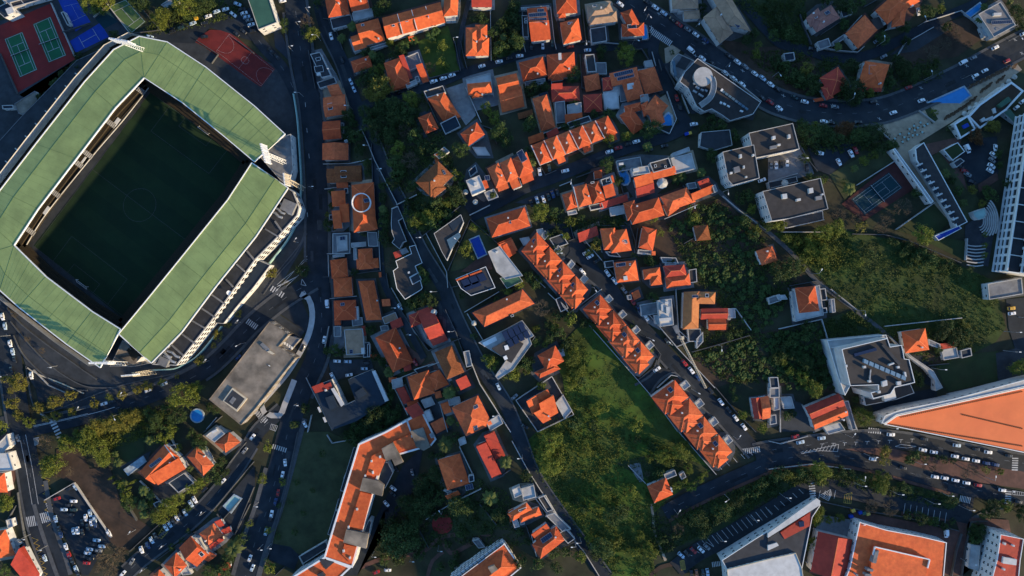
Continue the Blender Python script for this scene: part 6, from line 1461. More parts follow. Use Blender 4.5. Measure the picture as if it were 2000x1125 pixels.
for s, row in (('1580,680 1620,660 1660,640 1700,622 1735,605 1770,585 1800,572 1830,558 1865,540 1920,525','upper'),('1790,640 1825,615 1700,690 1725,670 1665,715','middle'),('1385,925 1418,908 1450,890 1480,868 1512,850 1540,830 1570,805 1605,780','lower')):
    L = s.split()
    for i, e in enumerate(L):
        x, y = T(*nums(e))
        for k, dx in enumerate((-1.6, 1.6)):
            lab = f'brown sun lounger, {ORD[i*2+k]} from the left in the {row} row by hotel pool'; USED[lab] = 1; lounger(x+dx, y+dx*-.5, -62, lab, 'sun loungers on the hotel deck')
pc, pp = MB(), MB()
for i in range(8):
    a, b = i*.7854, (i+1)*.7854; pc.face([Vector((0,0,2.75)),Vector((1.5*math.cos(a),1.5*math.sin(a),2.2)),Vector((1.5*math.cos(b),1.5*math.sin(b),2.2))])
pp.tube(Vector((0,0,0)),Vector((0,0,2.75)),.05,.04,6); pp.box(Vector((0,0,.06)),Vector((.3,0,0)),Vector((0,.3,0)),Vector((0,0,.06)))
PAR = (pc.mesh('canopy',M['fabric']), pp.mesh('pole',M['alu']))
def parasol(x, y, sc=1.0, h=.35):
    r = empty('parasol', U(x,y,h)); tag(r, describe(x,y,'closed-top pale parasol'), 'parasol', 'pale parasols'); r.scale = (sc,)*3
    for m, n in zip(PAR, ('canopy','pole')): link(bpy.data.objects.new(n, m), r)
for s in ('1815,680','1860,645','1905,610','1655,790','1610,825','1560,855','1515,895'): parasol(*T(*nums(s)))
tile(1,1); parasol(*T(1640,380)); parasol(*T(1715,458)); 
tile(2,1); parasol(*T(1160,318),2.0); tile(1,2); parasol(*T(1395,190),1.2); parasol(*T(1705,275),1.0); tile(3,1); parasol(*T(115,312),1.3)
# cafe tables on the hotel terrace
tt, tl_ = MB(), MB(); tt.tube(Vector((0,0,.70)),Vector((0,0,.76)),.6,.6,12); tl_.tube(Vector((0,0,0)),Vector((0,0,.72)),.06,.06,6); tl_.box(Vector((0,0,.03)),Vector((.3,0,0)),Vector((0,.3,0)),Vector((0,0,.03)))
for sx in (-1,1): tl_.box(Vector((sx*.95,0,.42)),Vector((.24,0,0)),Vector((0,.24,0)),Vector((0,0,.04))); tl_.box(Vector((sx*1.17,0,.65)),Vector((.03,0,0)),Vector((0,.24,0)),Vector((0,0,.25))); tl_.tube(Vector((sx*.95,0,0)),Vector((sx*.95,0,.42)),.05,.05,5)
TB = (tt.mesh('table_top',M['teal']), tl_.mesh('chairs_and_leg',M['wood']))
tile(3,0)
for i, s in enumerate('985,1085 1025,1050 1060,1075 1045,1110 1095,1045 1100,1010 1125,1060 1140,1020 1135,985 1165,1000 1185,960 1200,1035 1215,985 1160,1055 1090,1090 1240,970'.split()):
    x, y = T(*nums(s)); lab = f'{ORD[i]} cafe table from the left on the hotel terrace'; USED[lab] = 1
    r = empty('cafe_table', U(x,y,.35), R.uniform(0,3)); tag(r, lab, 'cafe table', 'cafe tables on the hotel terrace')
    for m, n in zip(TB, ('table_top','chair_set')): link(bpy.data.objects.new(n, m), r)
# bins
bb, bl = MB(), MB(); bb.box(Vector((0,0,.6)),Vector((.65,0,0)),Vector((0,.5,0)),Vector((0,0,.6))); bl.box(Vector((0,0,1.26)),Vector((.68,0,0)),Vector((0,.54,0)),Vector((0,0,.06)))
for tl, x, y, m, nm_ in (((3,3),655,610,'cy','yellow'),((3,3),640,655,'bluct','blue'),((3,3),710,625,'bluct','blue'),((3,3),770,635,'cy','yellow'),((3,3),740,630,'groof','green'),((2,0),1360,1050,'bluct','blue'),((2,0),1382,1045,'cy','yellow'),((0,0),1540,150,'cy','yellow'),((0,0),150,1066,'cy','yellow')):
    tile(*tl); x, y = T(x, y); r = empty('waste_container', U(x,y,.4), .3); tag(r, describe(x,y,nm_+' waste container'), 'waste container', 'recycling containers'); r.scale = (1.5,1.5,1.5)
    o = MB(); o.v, o.f, o.uv, o.mi = bb.v, bb.f, bb.uv, bb.mi; o.build('bin_body', M[m], r); o = MB(); o.v, o.f, o.uv, o.mi = bl.v, bl.f, bl.uv, bl.mi; o.build('bin_lid', M[m], r)
# tower crane lying low over the terrace street (its jib seen from above)
tile(2,2)
x, y = T(1300,385); r = empty('tower_crane', U(x,y)); tag(r,'tower crane with long beige jib over terrace street','crane'); o = r.location; g = gz(x,y); Hh = 16
tpz, jb = U(*T(1318,392),Hh,g), U(*T(1515,785),Hh+1,g); mb = MB()
for sx in (-.7,.7):
    for sy in (-.7,.7): mb.bar(Vector((sx,sy,0)), tpz-o+Vector((sx,sy,0)), .22, .22)
for i in range(9):
    for s in (-1,1): mb.bar(Vector((-.7*s,-.7,0)).lerp(tpz-o+Vector((-.7*s,-.7,0)),i/9), Vector((.7*s,-.7,0)).lerp(tpz-o+Vector((.7*s,-.7,0)),(i+1)/9), .12,.12); mb.bar(Vector((-.7,-.7*s,0)).lerp(tpz-o+Vector((-.7,-.7*s,0)),i/9), Vector((-.7,.7*s,0)).lerp(tpz-o+Vector((-.7,.7*s,0)),(i+1)/9), .12,.12)
mb.build('mast',M['cream'],r)
mb = MB(); d = jb-tpz; X = Vector((d.y,-d.x,0)).normalized()*.55; a0 = tpz-o; 
mb.bar(a0-X,a0+d-X,.2,.2); mb.bar(a0+X,a0+d+X,.2,.2); mb.bar(a0+Vector((0,0,1.1)),a0+d+Vector((0,0,1.1)),.2,.2); n = 26
for i in range(n):
    p, q = a0+d*(i/n), a0+d*((i+.5)/n); e = a0+d*((i+1)/n)
    for s in (-1,1): mb.bar(p+X*s, q+Vector((0,0,1.1)),.12,.12); mb.bar(q+Vector((0,0,1.1)), e+X*s,.12,.12)
    mb.bar(p-X,e+X,.1,.1)
mb.build('jib',M['cream'],r)
mb = MB(); dn = d.normalized(); mb.box(a0-dn*5,dn*2,X*2,Vector((0,0,.8))); mb.bar(a0,a0-dn*6,1.0,.3); mb.build('counterweight',M['g'],r)
mb = MB(); mb.box(a0+Vector((1,0,-.9)),Vector((.8,0,0)),Vector((0,.8,0)),Vector((0,0,.9))); mb.build('cab',M['cream'],r)

# small annexes, patios and pergolas between the houses
ANN = [((1,0),'fdk:580,150,740,110,760,190 fg:890,372,1020,332,1030,355 fp:1170,660,1250,622,1262,655 fs:1440,965,1560,905,1600,990 so:1190,290,1230,282,1240,312 fg:1240,605,1268,595,1285,635 fp:690,1098,712,1090,720,1110'),
 ((2,0),'sd:48,888,155,858,162,900 ss:212,738,272,716,280,745 fg:335,800,410,790,425,955 fw:712,722,828,705,838,850 fg:655,490,735,490,740,580 fg:100,640,258,612,262,650 fp:430,820,540,800,545,880 so:500,890,545,880,550,915 fdk:210,490,262,600,280,590 fw:770,690,830,670,840,745 fp:1000,745,1060,735,1070,790 so:130,1075,240,1035,250,1085 sr:270,1040,350,1000,365,1040 fdk:430,960,600,905,620,945 fp:1030,480,1090,470,1105,520 fw:650,960,750,910,765,940'),
 ((1,1),'fg:1392,85,1470,25,1512,60 so:1390,88,1425,60,1440,120 fs:690,348,718,345,720,385 fp:745,775,860,765,862,800 fg:870,690,945,690,955,800 fw:760,815,785,812,790,905 so:960,1005,978,1003,980,1040 fs:572,555,600,553,602,590 fg:1885,605,1990,545,2000,590 fdk:1850,640,1900,620,1945,700 so:1890,780,1990,735,2020,800 so:1900,790,2000,750,2040,830 fp:615,290,650,288,652,300 fw:600,870,690,862,692,880'),
 ((2,1),'fp:760,500,868,480,880,545 fg:1365,310,1430,300,1445,345 fb:1380,985,1438,975,1445,1078 fp:985,825,1085,835,1088,862 fg:1160,885,1280,890,1300,935 so:1030,985,1055,980,1060,1000 fw:190,670,240,660,255,710 fdk:290,740,390,705,440,780 fs:730,840,820,850,850,885 fb:720,920,790,910,800,960 fw:60,740,130,725,160,780 fg:-40,1000,20,985,45,1060 so:-70,800,-10,760,30,850 fp:1195,930,1280,925,1282,945 so:1090,840,1118,840,1120,870 fdk:600,480,700,460,715,500 fp:430,528,500,515,510,545 fg:640,220,700,205,705,262'),
 ((1,2),'fg:608,302,664,300,666,380 fs:835,430,885,425,890,540 fg:1620,500,1665,490,1690,610 so:895,522,955,520,955,550 so:1040,702,1098,700,1100,735 so:985,92,1045,88,1050,140 so:1395,815,1440,805,1452,855 fp:1500,865,1590,850,1600,905 fp:1060,720,1140,700,1150,770 sr:1150,595,1205,580,1215,640 fb:1235,640,1385,590,1430,640 fg:750,240,830,230,835,290 sr:830,302,855,300,860,372 fs:870,440,890,438,892,540 fw:770,150,800,145,805,250 fp:1270,270,1290,265,1352,405 sr:1330,280,1320,290,1340,400 fp:1800,1050,1900,990,1930,1060 so:1180,900,1260,870,1270,900 fg:970,300,1030,290,1040,330'),
 ((2,2),'fw:360,480,400,470,412,530 fp:340,900,400,835,470,960 fg:1440,400,1490,345,1492,420 fp:1650,165,1740,160,1745,235 fdk:1370,320,1470,320,1480,420 fp:1690,205,1705,203,1706,250 fg:900,60,930,55,935,90 fp:380,110,420,150,440,190 fdk:340,90,400,60,440,160'),
 ((3,2),'fg:590,890,625,882,690,1105 fp:430,1085,560,1050,600,1110 fb:400,10,445,5,460,95 fs:400,160,455,155,460,195 fp:490,90,515,85,525,190 fg:1250,400,1340,440,1345,480 fs:1500,490,1580,470,1590,530 fg:0,80,90,50,100,100 fw:60,60,130,55,150,90'),
 ((1,3),'fw:1580,60,1630,40,1645,90 fg:1465,460,1500,455,1530,470 fp:1355,20,1385,10,1400,40 fs:1660,345,1700,335,1705,385 so:1970,620,2010,600,2020,640 fg:1690,850,1740,840,1790,900'),
 ((2,3),'fb:205,515,250,500,320,610 fg:265,655,330,635,460,760 fp:60,690,95,680,100,720 so:-20,650,-5,640,0,700'),
 ((0,3),'fs:1320,110,1370,100,1390,150 fdk:1200,560,1250,540,1290,600 fp:1570,130,1600,120,1655,215 fg:1450,1010,1500,1000,1530,1060 fp:1500,820,1560,830,1610,920 sr:1700,1075,1790,1010,1800,1060 so:1580,985,1640,940,1690,970 fp:1390,1060,1460,1050,1500,1110 fp:50,690,95,680,110,740 fp:60,880,120,850,160,880'),
 ((3,0),'fg:380,330,470,300,490,360 sb:800,160,860,140,900,210 fs:120,420,200,410,210,470 fp:720,500,765,490,770,560 fg:500,330,590,270,600,300 fdk:560,70,640,40,660,110 fp:700,650,740,640,750,690 sr:690,690,880,690,880,715 fp:1640,120,1660,160,1700,140 so:355,775,420,765,435,785'),
 ((0,0),'fp:20,0,140,-30,200,40 fdk:80,20,380,-60,400,-20 fdk:480,100,500,90,550,190 fp:1260,40,1350,-20,1400,10 fs:20,825,105,822,110,850')]
an_ = {'o':'orange','r':'red','d':'brown','s':'blue-grey','g':'grey','b':'brown','p':'pale','w':'white','dk':'dark'}
for tl, s in ANN:
    tile(*tl)
    for w in s.split():
        k = w[1:w.index(':')]; v = nums(w.split(':')[1]); cx, cy = T((v[0]+v[4])/2, (v[1]+v[5])/2)
        H(describe(cx, cy, f'{an_[k]} {"flat" if w[0] == "f" else "lean-to"} annex'), w, R.uniform(2.5,3.4), name='annex', cat='outbuilding', lm=False)
# tennis nets
for (tl, a, b) in (((0,0),(92,440),(232,385)),((0,0),(312,350),(462,298)),((3,1),(795,325),(905,455))):
    tile(*tl); A_, B_ = T(*a), T(*b); n = empty('tennis_net', U(*A_,.3)); tag(n, describe((A_[0]+B_[0])/2,(A_[1]+B_[1])/2,'white-topped tennis net'), 'tennis net', 'tennis nets'); o = n.location
    p, q = U(*A_,.3)-o, U(*B_,.3)-o; mb = MB(); mb.bar(p+Vector((0,0,.5)),q+Vector((0,0,.5)),.04,.9); mb.build('net',M['black'],n)
    mb = MB(); mb.bar(p+Vector((0,0,.98)),q+Vector((0,0,.98)),.10,.08); mb.build('tape',M['white'],n); mb = MB(); mb.tube(p-Vector((0,0,.2)),p+Vector((0,0,1.05)),.05,.05); mb.tube(q-Vector((0,0,.2)),q+Vector((0,0,1.05)),.05,.05); mb.build('posts',M['alu'],n)
# ---------------------------------------------------------------- plants
def leaf(m, c, s, rr, up=.35):
    n = Vector((rr.gauss(0,1), rr.gauss(0,1), rr.gauss(0,1)+up*2)).normalized(); a = n.orthogonal().normalized(); b = n.cross(a); t = rr.uniform(0,6.28)
    u, v = (a*math.cos(t)+b*math.sin(t))*s, (b*math.cos(t)-a*math.sin(t))*s*.7
    m.face([c-u, c+v*.9, c+u, c-v])
def crown(seed, clumps, per, size, flat=.75, mt='leafg', low=-.25, spread=.26):
    rr = random.Random(seed); m = MB(); cs = []
    ph = [rr.uniform(0,6.28) for _ in range(3)]
    for i in range(clumps):
        t = rr.uniform(0,6.28); z = rr.uniform(low,1); r = math.sqrt(max(0,1-z*z)) if z > 0 else 1-.4*abs(z)
        rad = (.60+.32*rr.random())*(1+.20*math.sin(2*t+ph[0])+.14*math.sin(3*t+ph[1])); cs.append((Vector((r*math.cos(t)*rad, r*math.sin(t)*rad, z*rad*flat)), rr.uniform(.65,1.25)))
    for c, k in cs:
        for j in range(per):
            p = c + Vector((rr.gauss(0,1),rr.gauss(0,1),rr.gauss(0,.8)))*spread*.62*k; leaf(m, p, size*rr.uniform(.6,1.3), rr)
    return m.mesh('crown', M[mt])
def trunk(seed, h, r, limbs=4, reach=.55):
    rr = random.Random(seed); m = MB(); k = 4; P = [Vector((0,0,-.15))]
    for i in range(k): P.append(Vector((rr.uniform(-.04,.04)*(i+1), rr.uniform(-.04,.04)*(i+1), h*(i+1)/k)))
    for i in range(k): m.tube(P[i], P[i+1], r*(1-.16*i), r*(1-.16*(i+1)), 7)
    for l in range(limbs):
        t = 6.28*l/limbs+rr.uniform(-.4,.4); a = P[2+l%3]; b = a+Vector((math.cos(t)*reach*.5, math.sin(t)*reach*.5, .22)); c = b+Vector((math.cos(t+.3)*reach*.45, math.sin(t+.3)*reach*.45, .18))
        m.tube(a,b,r*.5,r*.3,5); m.tube(b,c,r*.3,r*.12,5)
    return m.mesh('trunk', M['bark'])
CR = {}
for k, mt in (('g','leafg'),('y','leafy'),('o','leafo'),('r','leafr')):
    CR[k] = [(crown(11+i, 26, 44, .085, .8, mt), trunk(i, .85, .07)) for i in range(4)]
    CR[k+'L'] = [(crown(31+i, 60, 60, .048, .72, mt, spread=.20), trunk(40+i, .85, .06, 6)) for i in range(3)]
def bare(seed):
    rr = random.Random(seed); m = MB()
    def br(p, d, L, r, k):
        q = p+d*L; m.tube(p, q, r, r*.6, 4)
        if k == 0: return
        for i in range(3 if k < 3 else 4):
            e = (d+Vector((rr.gauss(0,.55),rr.gauss(0,.55),rr.gauss(.05,.3)))).normalized(); br(q, e, L*rr.uniform(.6,.8), max(.006,r*.6), k-1)
    for i in range(6): t = i*1.05+rr.random()*.5; br(Vector((0,0,.55)), Vector((math.cos(t)*.8,math.sin(t)*.8,.5)).normalized(), .34, .035, 4)
    return m.mesh('branches', M['leafb'])
BR = [(bare(i), trunk(50+i,.7,.05,0)) for i in range(3)]
def palm(seed, mt, nf, L, wd, droop):
    rr = random.Random(seed); m = MB()
    for f in range(nf):
        t = 6.2832*f/nf+rr.uniform(-.15,.15); el = rr.uniform(.1,.95); d = Vector((math.cos(t),math.sin(t),0)); s = Vector((-d.y,d.x,0)); ll = L*rr.uniform(.8,1.1); pr_ = None; n = 9
        for i in range(n+1):
            u = i/n; p = d*(ll*u*(1-.15*el)) + Vector((0,0,ll*(el*u-droop*u*u))); 
            if pr_ is not None:
                for sd in (-1,1):
                    w = wd*math.sin(math.pi*min(.97,max(.08,u)))**.6; q = s*sd*w*rr.uniform(.8,1.1)+Vector((0,0,-.25*w)); m.face([pr_, p, p+q+d*w*.35, pr_+q*.92+d*w*.35+ (p-pr_)*(-.25)])
            pr_ = p
    return m
def ptrunk(h, r):
    m = MB(); P = [Vector((.05*math.sin(i),.05*math.cos(i*1.3),h*i/4-.1)) for i in range(5)]
    for i in range(4): m.tube(P[i],P[i+1],r*(1.1-.1*i),r*(1-.1*i),7)
    return m.mesh('trunk',M['bark'])
def shift(m, z): m.v = [(a,b,c+z) for a,b,c in m.v]; return m
PA = [(shift(palm(i,'leafp',18,1.0,.22,.85),1.5).mesh('fronds',M['leafp']), ptrunk(1.5,.07)) for i in range(3)]
BA = [(shift(palm(20+i,'leafn',9,1.0,.24,.75),.75).mesh('leaves',M['leafn']), ptrunk(.78,.09)) for i in range(4)]
def cyp():
    m = MB(); rr = random.Random(5)
    for i in range(900):
        z = rr.random()**.8; r = .30*math.sin(math.pi*min(1,(z*.92+.08)))**.7*math.sqrt(rr.uniform(.5,1)); t = rr.uniform(0,6.28); leaf(m, Vector((r*math.cos(t),r*math.sin(t),z*3+.1)), .07, rr)
    return m.mesh('foliage',M['leafy'])
CY = (cyp(), ptrunk(.6,.06))
TN = dict(g='dark green tree',y='yellow-green tree',b='bare brown tree',p='palm tree',r='rust-coloured tree',o='ochre-leaved tree',c='tall narrow cypress',n='banana plant')
ONAME = dict(g='broadleaf_tree',y='broadleaf_tree',b='bare_tree',p='palm_tree',r='broadleaf_tree',o='broadleaf_tree',c='cypress_tree',n='banana_plant')
TCOUNT, REST = {}, []
def tree(x, y, r, k, lab=None, grp=None):
    if r <= 0: return
    k0 = gz(x,y); rr = random.Random(int(x*131+y*977)); rm = r*S*(HC-k0)/HC
    p = U(x,y,rm*.9 if k not in 'npc' else rm*1.3); p = Vector((p.x,p.y,k0))          # the crown, not the foot, lies under the pixel
    bush = k in 'gyor' and r < 11; nm_ = 'shrub' if bush else ONAME[k]; TCOUNT[nm_] = TCOUNT.get(nm_, 0)+1
    if TCOUNT[nm_] > 290 and nm_ in ('shrub','broadleaf_tree'): REST.append((p, rm, k, rr)); return
    e = empty(nm_, p, rr.uniform(0,6.28)); size = ('low ' if r < 8 else '') if bush else ('large ' if r > 19 else '')
    tag(e, lab or describe(x, y, size+(TN[k].replace('-leaved','').replace(' tree',' shrub') if bush else TN[k])), 'banana plant' if k == 'n' else 'shrub' if bush else 'tree', grp or {'n':'banana plants','p':'palm trees'}.get(k,'shrubs' if bush else 'trees'))
    e.scale = (rm,rm,rm*rr.uniform(.85,1.1))
    if k in 'gyor':
        c, t = rr.choice(CR[k+'L'] if r > 14 else CR[k]); co = link(bpy.data.objects.new('crown',c),e); co.location = (0,0,.95); link(bpy.data.objects.new('trunk',t),e)
    elif k == 'b':
        b_, t = rr.choice(BR); link(bpy.data.objects.new('branches',b_),e); link(bpy.data.objects.new('trunk',t),e)
    else:
        c, t = rr.choice(PA) if k == 'p' else rr.choice(BA) if k == 'n' else CY; link(bpy.data.objects.new({'p':'fronds','n':'leaves','c':'foliage'}[k],c),e); link(bpy.data.objects.new('trunk',t),e)
TREES = [((0,0),'y700,20,90 g1100,30,80 y1260,150,85 y1450,50,100 g1600,40,80 g1480,110,50 g900,280,45 g1330,100,60 y790,60,60 g620,440,45 g600,520,55 g500,580,45 g430,650,40 y850,20,60 g320,760,40 g190,930,25'),
 ((1,0),'b390,170,75 y440,270,62 g400,240,50 p750,205,50 p670,300,45 g1000,40,70 g960,90,50 y1050,340,42 n1150,340,60 n1230,310,50 n1190,300,45 n1110,370,45 p910,430,45 y1455,365,48 y1450,490,45 y1490,515,28 b1360,530,60 y980,540,42 y930,570,50 o980,690,105 o905,740,70 o1010,640,55 y1210,770,65 g1180,860,60 g870,890,75 g980,850,70 g1080,830,80 g950,1030,85 b1160,1020,70 g730,910,60 g700,1020,50 g790,1060,60 n1360,270,60 n1400,230,50 g1770,150,50 g1700,150,30 p1930,290,40 g1900,380,60 y1800,850,50 y1860,920,55 g1900,1030,75 y1330,400,32 g900,620,60 g830,640,50 b540,20,50 g480,20,40 g860,560,50 g1010,960,70 g1090,930,75 g1180,960,60 g1240,880,50 g1050,1060,70 g890,980,60 g1240,1070,60 g1860,250,50 g1920,180,55 g1960,380,45 g870,410,50 g960,460,50 g1080,440,50 g1140,420,45 g1950,1090,60 g1480,830,35 g760,960,40 g720,1080,45 g225,180,40 g215,240,30'),
 ((2,0),'y890,440,80 y860,370,50 g700,380,40 g480,590,65 g1080,1010,85 y900,1060,45 y1910,425,38 g140,970,65 g150,700,60 g760,890,45 y760,1090,55 y480,820,42 g1440,790,35 g1400,770,35 y1920,350,30 g30,150,55 g40,330,65 g20,240,50 g1250,410,20 g260,690,45 g190,660,40 g690,430,35 g720,930,40 g640,890,35 g500,970,40 g420,990,35 g1560,930,40 g1620,980,60 g1560,1040,50 g1500,1000,40 g20,50,50 g1830,300,45 g1890,270,45 g1480,60,40 g1500,120,30 g1540,1090,35 g1730,1060,50'),
 ((3,0),'o300,540,58 g170,590,60 g340,690,70 g400,650,60 g650,700,110 g640,520,70 g950,650,55 b940,620,45 g1050,540,75 g1130,590,65 b1280,410,85 b1380,350,80 g900,300,55 g1060,210,55 g1240,90,65 p1660,150,45 p550,360,42 g560,40,65 g600,190,45 y370,970,32 r590,1010,75 g330,1050,95 g440,1040,75 g820,1040,85 o1760,985,58 g1400,210,45 g200,20,65 g1940,100,65 y1350,60,42 y800,720,45 g1180,540,45 b1480,300,55 b1560,350,50 b1450,230,60 g60,480,55 b40,440,40 g130,510,45 g260,640,60 g330,620,50 g240,590,45 g690,760,60 g580,730,55 g740,720,40 g1010,480,55 g920,560,45 g270,960,45 g700,1060,70 g760,1080,60 g560,1090,60 g480,1100,50 y1300,880,30 g1430,1000,30 p1890,10,35 g1960,200,45 g1080,330,45 g640,60,60 g450,10,50 g720,20,40 g30,60,55 g90,170,60 g40,280,50 g160,260,55 g220,310,40 p1690,60,40 r1610,1060,60 r1640,1100,40'),
 ((1,1),'g1100,150,75 b1200,130,90 g1070,300,65 g1110,240,60 g1600,50,70 g1480,180,42 y1570,250,55 y1500,455,42 g1420,470,55 y1260,600,75 y1350,570,65 g1400,620,60 g1230,660,55 g1560,380,65 g810,60,55 p990,510,45 g990,420,42 g580,640,60 g600,380,32 g1010,760,55 b1040,930,65 y1640,820,60 p1850,400,35 g1840,730,28 y1700,650,32 o120,1010,45 g360,990,55 g860,150,42 p1690,890,32 g590,490,32 g1200,560,60 y1420,560,55 g1190,470,45 g1290,40,60 y1110,40,60 g1350,40,50 g1430,90,55 g1220,330,50 g1300,500,45 g1550,460,40 g1500,550,45 g1330,640,50 g1620,440,35 g1610,330,40 g870,220,40 g1000,620,45 g1000,690,40 g990,330,35 g1310,1010,40 g1330,1070,35 g1000,560,40 g770,1000,35 g660,880,25 y560,560,25 g840,700,28 g1290,980,30 g1760,660,25 g1800,690,25'),
 ((2,1),'y220,530,75 g340,530,52 g200,560,52 g340,830,48 y410,720,38 o660,785,52 p1480,225,48 n1300,260,70 n1340,250,55 g1570,110,55 y1430,600,48 g800,620,35 y1110,590,32 g740,160,65 y60,1100,42 p1060,20,48 g1820,600,55 g1890,720,55 g830,290,40 y460,600,45 g540,590,40 y140,100,40 p160,140,40 g120,60,35 g1850,400,50 g1780,430,50 g1950,440,45 y1870,510,40 g1990,640,45 g950,870,25 g600,840,35 g1240,930,35 g1080,920,45 g1060,890,40 y1160,690,30 g350,680,35 g290,720,40 g1560,70,40 g1690,690,45 y1810,600,40 y1910,670,40 g180,1080,55 g130,1040,45 g80,1030,30 g860,190,35 g860,280,30 g1960,610,40'),
 ((3,1),'y60,630,48 y110,640,42 y440,690,75 y540,650,65 b550,560,72 b690,585,58 o730,650,48 b920,620,92 b1060,490,92 y1210,710,82 p640,350,62 p680,190,38 y750,130,42 y820,90,42 g880,50,52 p1390,230,48 g1430,290,38 g1480,370,38 p1530,460,42 o1600,355,38 g1740,395,58 o1670,470,34 g960,15,52 y440,275,32 y440,850,72 y340,830,62 y290,890,52 g190,970,85 g80,990,85 y260,950,50 y490,860,55 y420,900,50 g800,860,45 y720,930,30 g1700,350,35 g1860,300,40 g1810,160,35 g1800,80,35 y1700,700,25 y1700,790,25 y1690,870,25 g400,300,45 g330,260,40 g280,120,40 g380,40,45 y330,750,45 y230,770,40 y150,740,40 g1100,800,40 g1200,860,50 g1280,900,55 g1150,900,45 g1060,850,40 g1240,940,45 g1350,960,40 g1400,930,45 g1100,950,40 y380,770,35 g1180,980,45 g1000,780,35 g960,760,35 g1480,990,35 g1580,980,30 g600,300,30 b960,540,50 b860,660,45 g1160,380,45'),
 ((0,2),'o1860,200,32 o1778,290,30 o1705,372,42 o1668,450,24 o1565,570,42 o1380,690,20 y1270,740,32 o1150,765,47 o1065,795,40 o950,830,44 o740,900,42 y850,860,30 o570,960,42 o560,840,47 o430,890,62 o300,940,47 o150,735,75 o35,715,32 o100,905,52 o80,815,28 o140,1000,46 y230,1050,46 o360,1025,32 o440,1000,42 y1430,840,110 y1520,790,65 y1360,900,45 o1050,1000,62 o980,1040,72 o880,1060,80 o760,1090,72 g1220,1040,62 g1390,1000,75 y1350,1100,42 b210,400,32 b110,200,42 b330,490,32 y20,1090,52 g1160,980,45 g1300,950,40 b80,160,30 y1250,1000,35 g1190,1100,45 g1040,1080,40 g1640,930,35 g1690,960,30 g1290,1080,45'),
 ((0,3),'b350,90,82 y420,250,92 y380,300,62 y530,100,75 y700,60,100 y780,130,90 y820,220,62 b760,250,42 b540,310,52 p1165,70,52 y1260,60,52 p920,235,48 p890,180,38 c870,362,36 c905,395,36 c1050,388,40 c1010,440,36 p1120,460,55 p1170,500,50 p1110,580,55 p1120,650,48 y990,490,52 y960,410,42 g1000,560,62 y1240,640,70 y1330,570,75 y1500,450,55 y1560,400,45 b870,980,140 b830,1070,110 b940,960,80 y60,560,62 y40,530,52 g1560,110,62 y1590,390,42 g1340,910,32 p1830,910,85 g1790,970,62 g1640,1090,62 g1750,1070,62 g40,1090,52 g1470,780,22 y1950,720,28 y1400,520,50 y1280,690,45 y620,30,55 g480,60,45 b440,330,50 b270,190,40 p970,400,38 p1040,540,40 y1180,560,35 g1640,350,50 g1690,290,50 g1730,240,45 g1540,60,45 g1500,20,45 g1700,380,40 g1760,320,35 g1420,850,25 g1890,850,50 y650,130,50 y1350,620,45 g1470,600,30 p1480,290,35 y1330,20,40 y1390,130,35'),
 ((1,3),'g1130,850,155 g1050,760,95 g1210,760,85 g1190,560,85 g1320,570,95 g1290,390,75 g1400,330,65 p1480,100,75 g1590,580,95 g1595,780,52 g1440,520,55 p1830,520,75 g1900,650,65 p1950,240,65 g1300,480,65 y50,370,42 y210,390,32 y100,770,32 y90,120,42 g1370,190,28 g1550,1050,52 g1440,1060,42 y100,1060,55 g170,820,28 g1250,660,75 g1100,960,80 g1010,900,70 g1380,640,55 g1640,600,60 g1450,640,40 g1700,700,40 g1780,760,35 g1540,50,50 g1440,190,40 g1370,440,50 g1800,600,40 g1960,700,45 g1700,560,40 g1280,960,50 g1000,1000,45 g320,390,28 g270,550,22 g370,640,25 g300,780,30 g520,170,30 g180,580,22 g440,460,20 g760,60,60 g850,10,50 g700,30,45 g1500,880,35 g1560,960,35 g1800,990,30 g700,1070,25 g1400,800,30'),
 ((2,3),'y300,80,92 y260,160,75 y300,280,90 y570,140,62 y720,520,62 y930,470,52 g800,650,92 g700,900,92 y1090,950,52 y960,940,42 y1060,890,42 g1150,340,48 b1060,330,32 y1310,160,72 y1170,190,62 y1070,200,38 y1380,290,42 b1300,760,62 g1460,680,82 g1650,620,82 g1750,540,62 g1500,780,62 y530,970,52 g120,350,55 y1400,430,42 y360,180,60 g300,350,55 g880,620,55 y830,860,50 y760,960,50 g660,960,55 y600,840,40 y1000,820,40 y1290,420,38 y1350,400,35 y1470,380,35 y1230,230,50 y1340,100,45 g1100,120,45 g980,60,40 g1290,820,50 g1240,900,40 g1340,700,50 g1580,690,60 g1820,480,50 g1900,470,50 g1950,420,55 g1700,660,45 g60,1000,55 g200,1040,55 g330,950,50 g420,940,45 g350,1060,50 g120,860,35 g60,780,30 g1180,840,40 g560,600,40 g500,540,35 y1500,330,30'),
 ((3,3),'y410,300,80 y420,365,55 y170,340,42 y890,360,70 y890,430,62 y850,420,45 o920,160,50 o915,220,48 b1260,260,78 b1570,310,88 y1705,300,30 y1810,315,32 g1140,200,55 g1100,220,40 g1180,470,38 g1270,490,38 g1410,540,62 g1340,500,42 b960,600,85 b800,580,75 y390,640,62 y550,670,42 y355,870,55 g1200,680,62 g1750,590,75 y1850,570,55 g1640,760,65 g1620,840,55 g1990,650,65 g1090,650,40 g1300,700,40 g60,340,55 g110,320,50 g260,310,55 g300,350,50 g560,310,50 g640,330,45 g720,380,45 g780,350,40 g1040,430,45 g1090,450,45 g60,420,40 g20,460,40 g1440,570,30 g1230,210,30 g1380,220,30 g1960,600,40 g1690,640,50 g1580,780,40 y470,690,35 y370,690,45 g1380,740,35 y1260,700,35 g1440,700,25 g1320,200,25 g1450,230,25'),
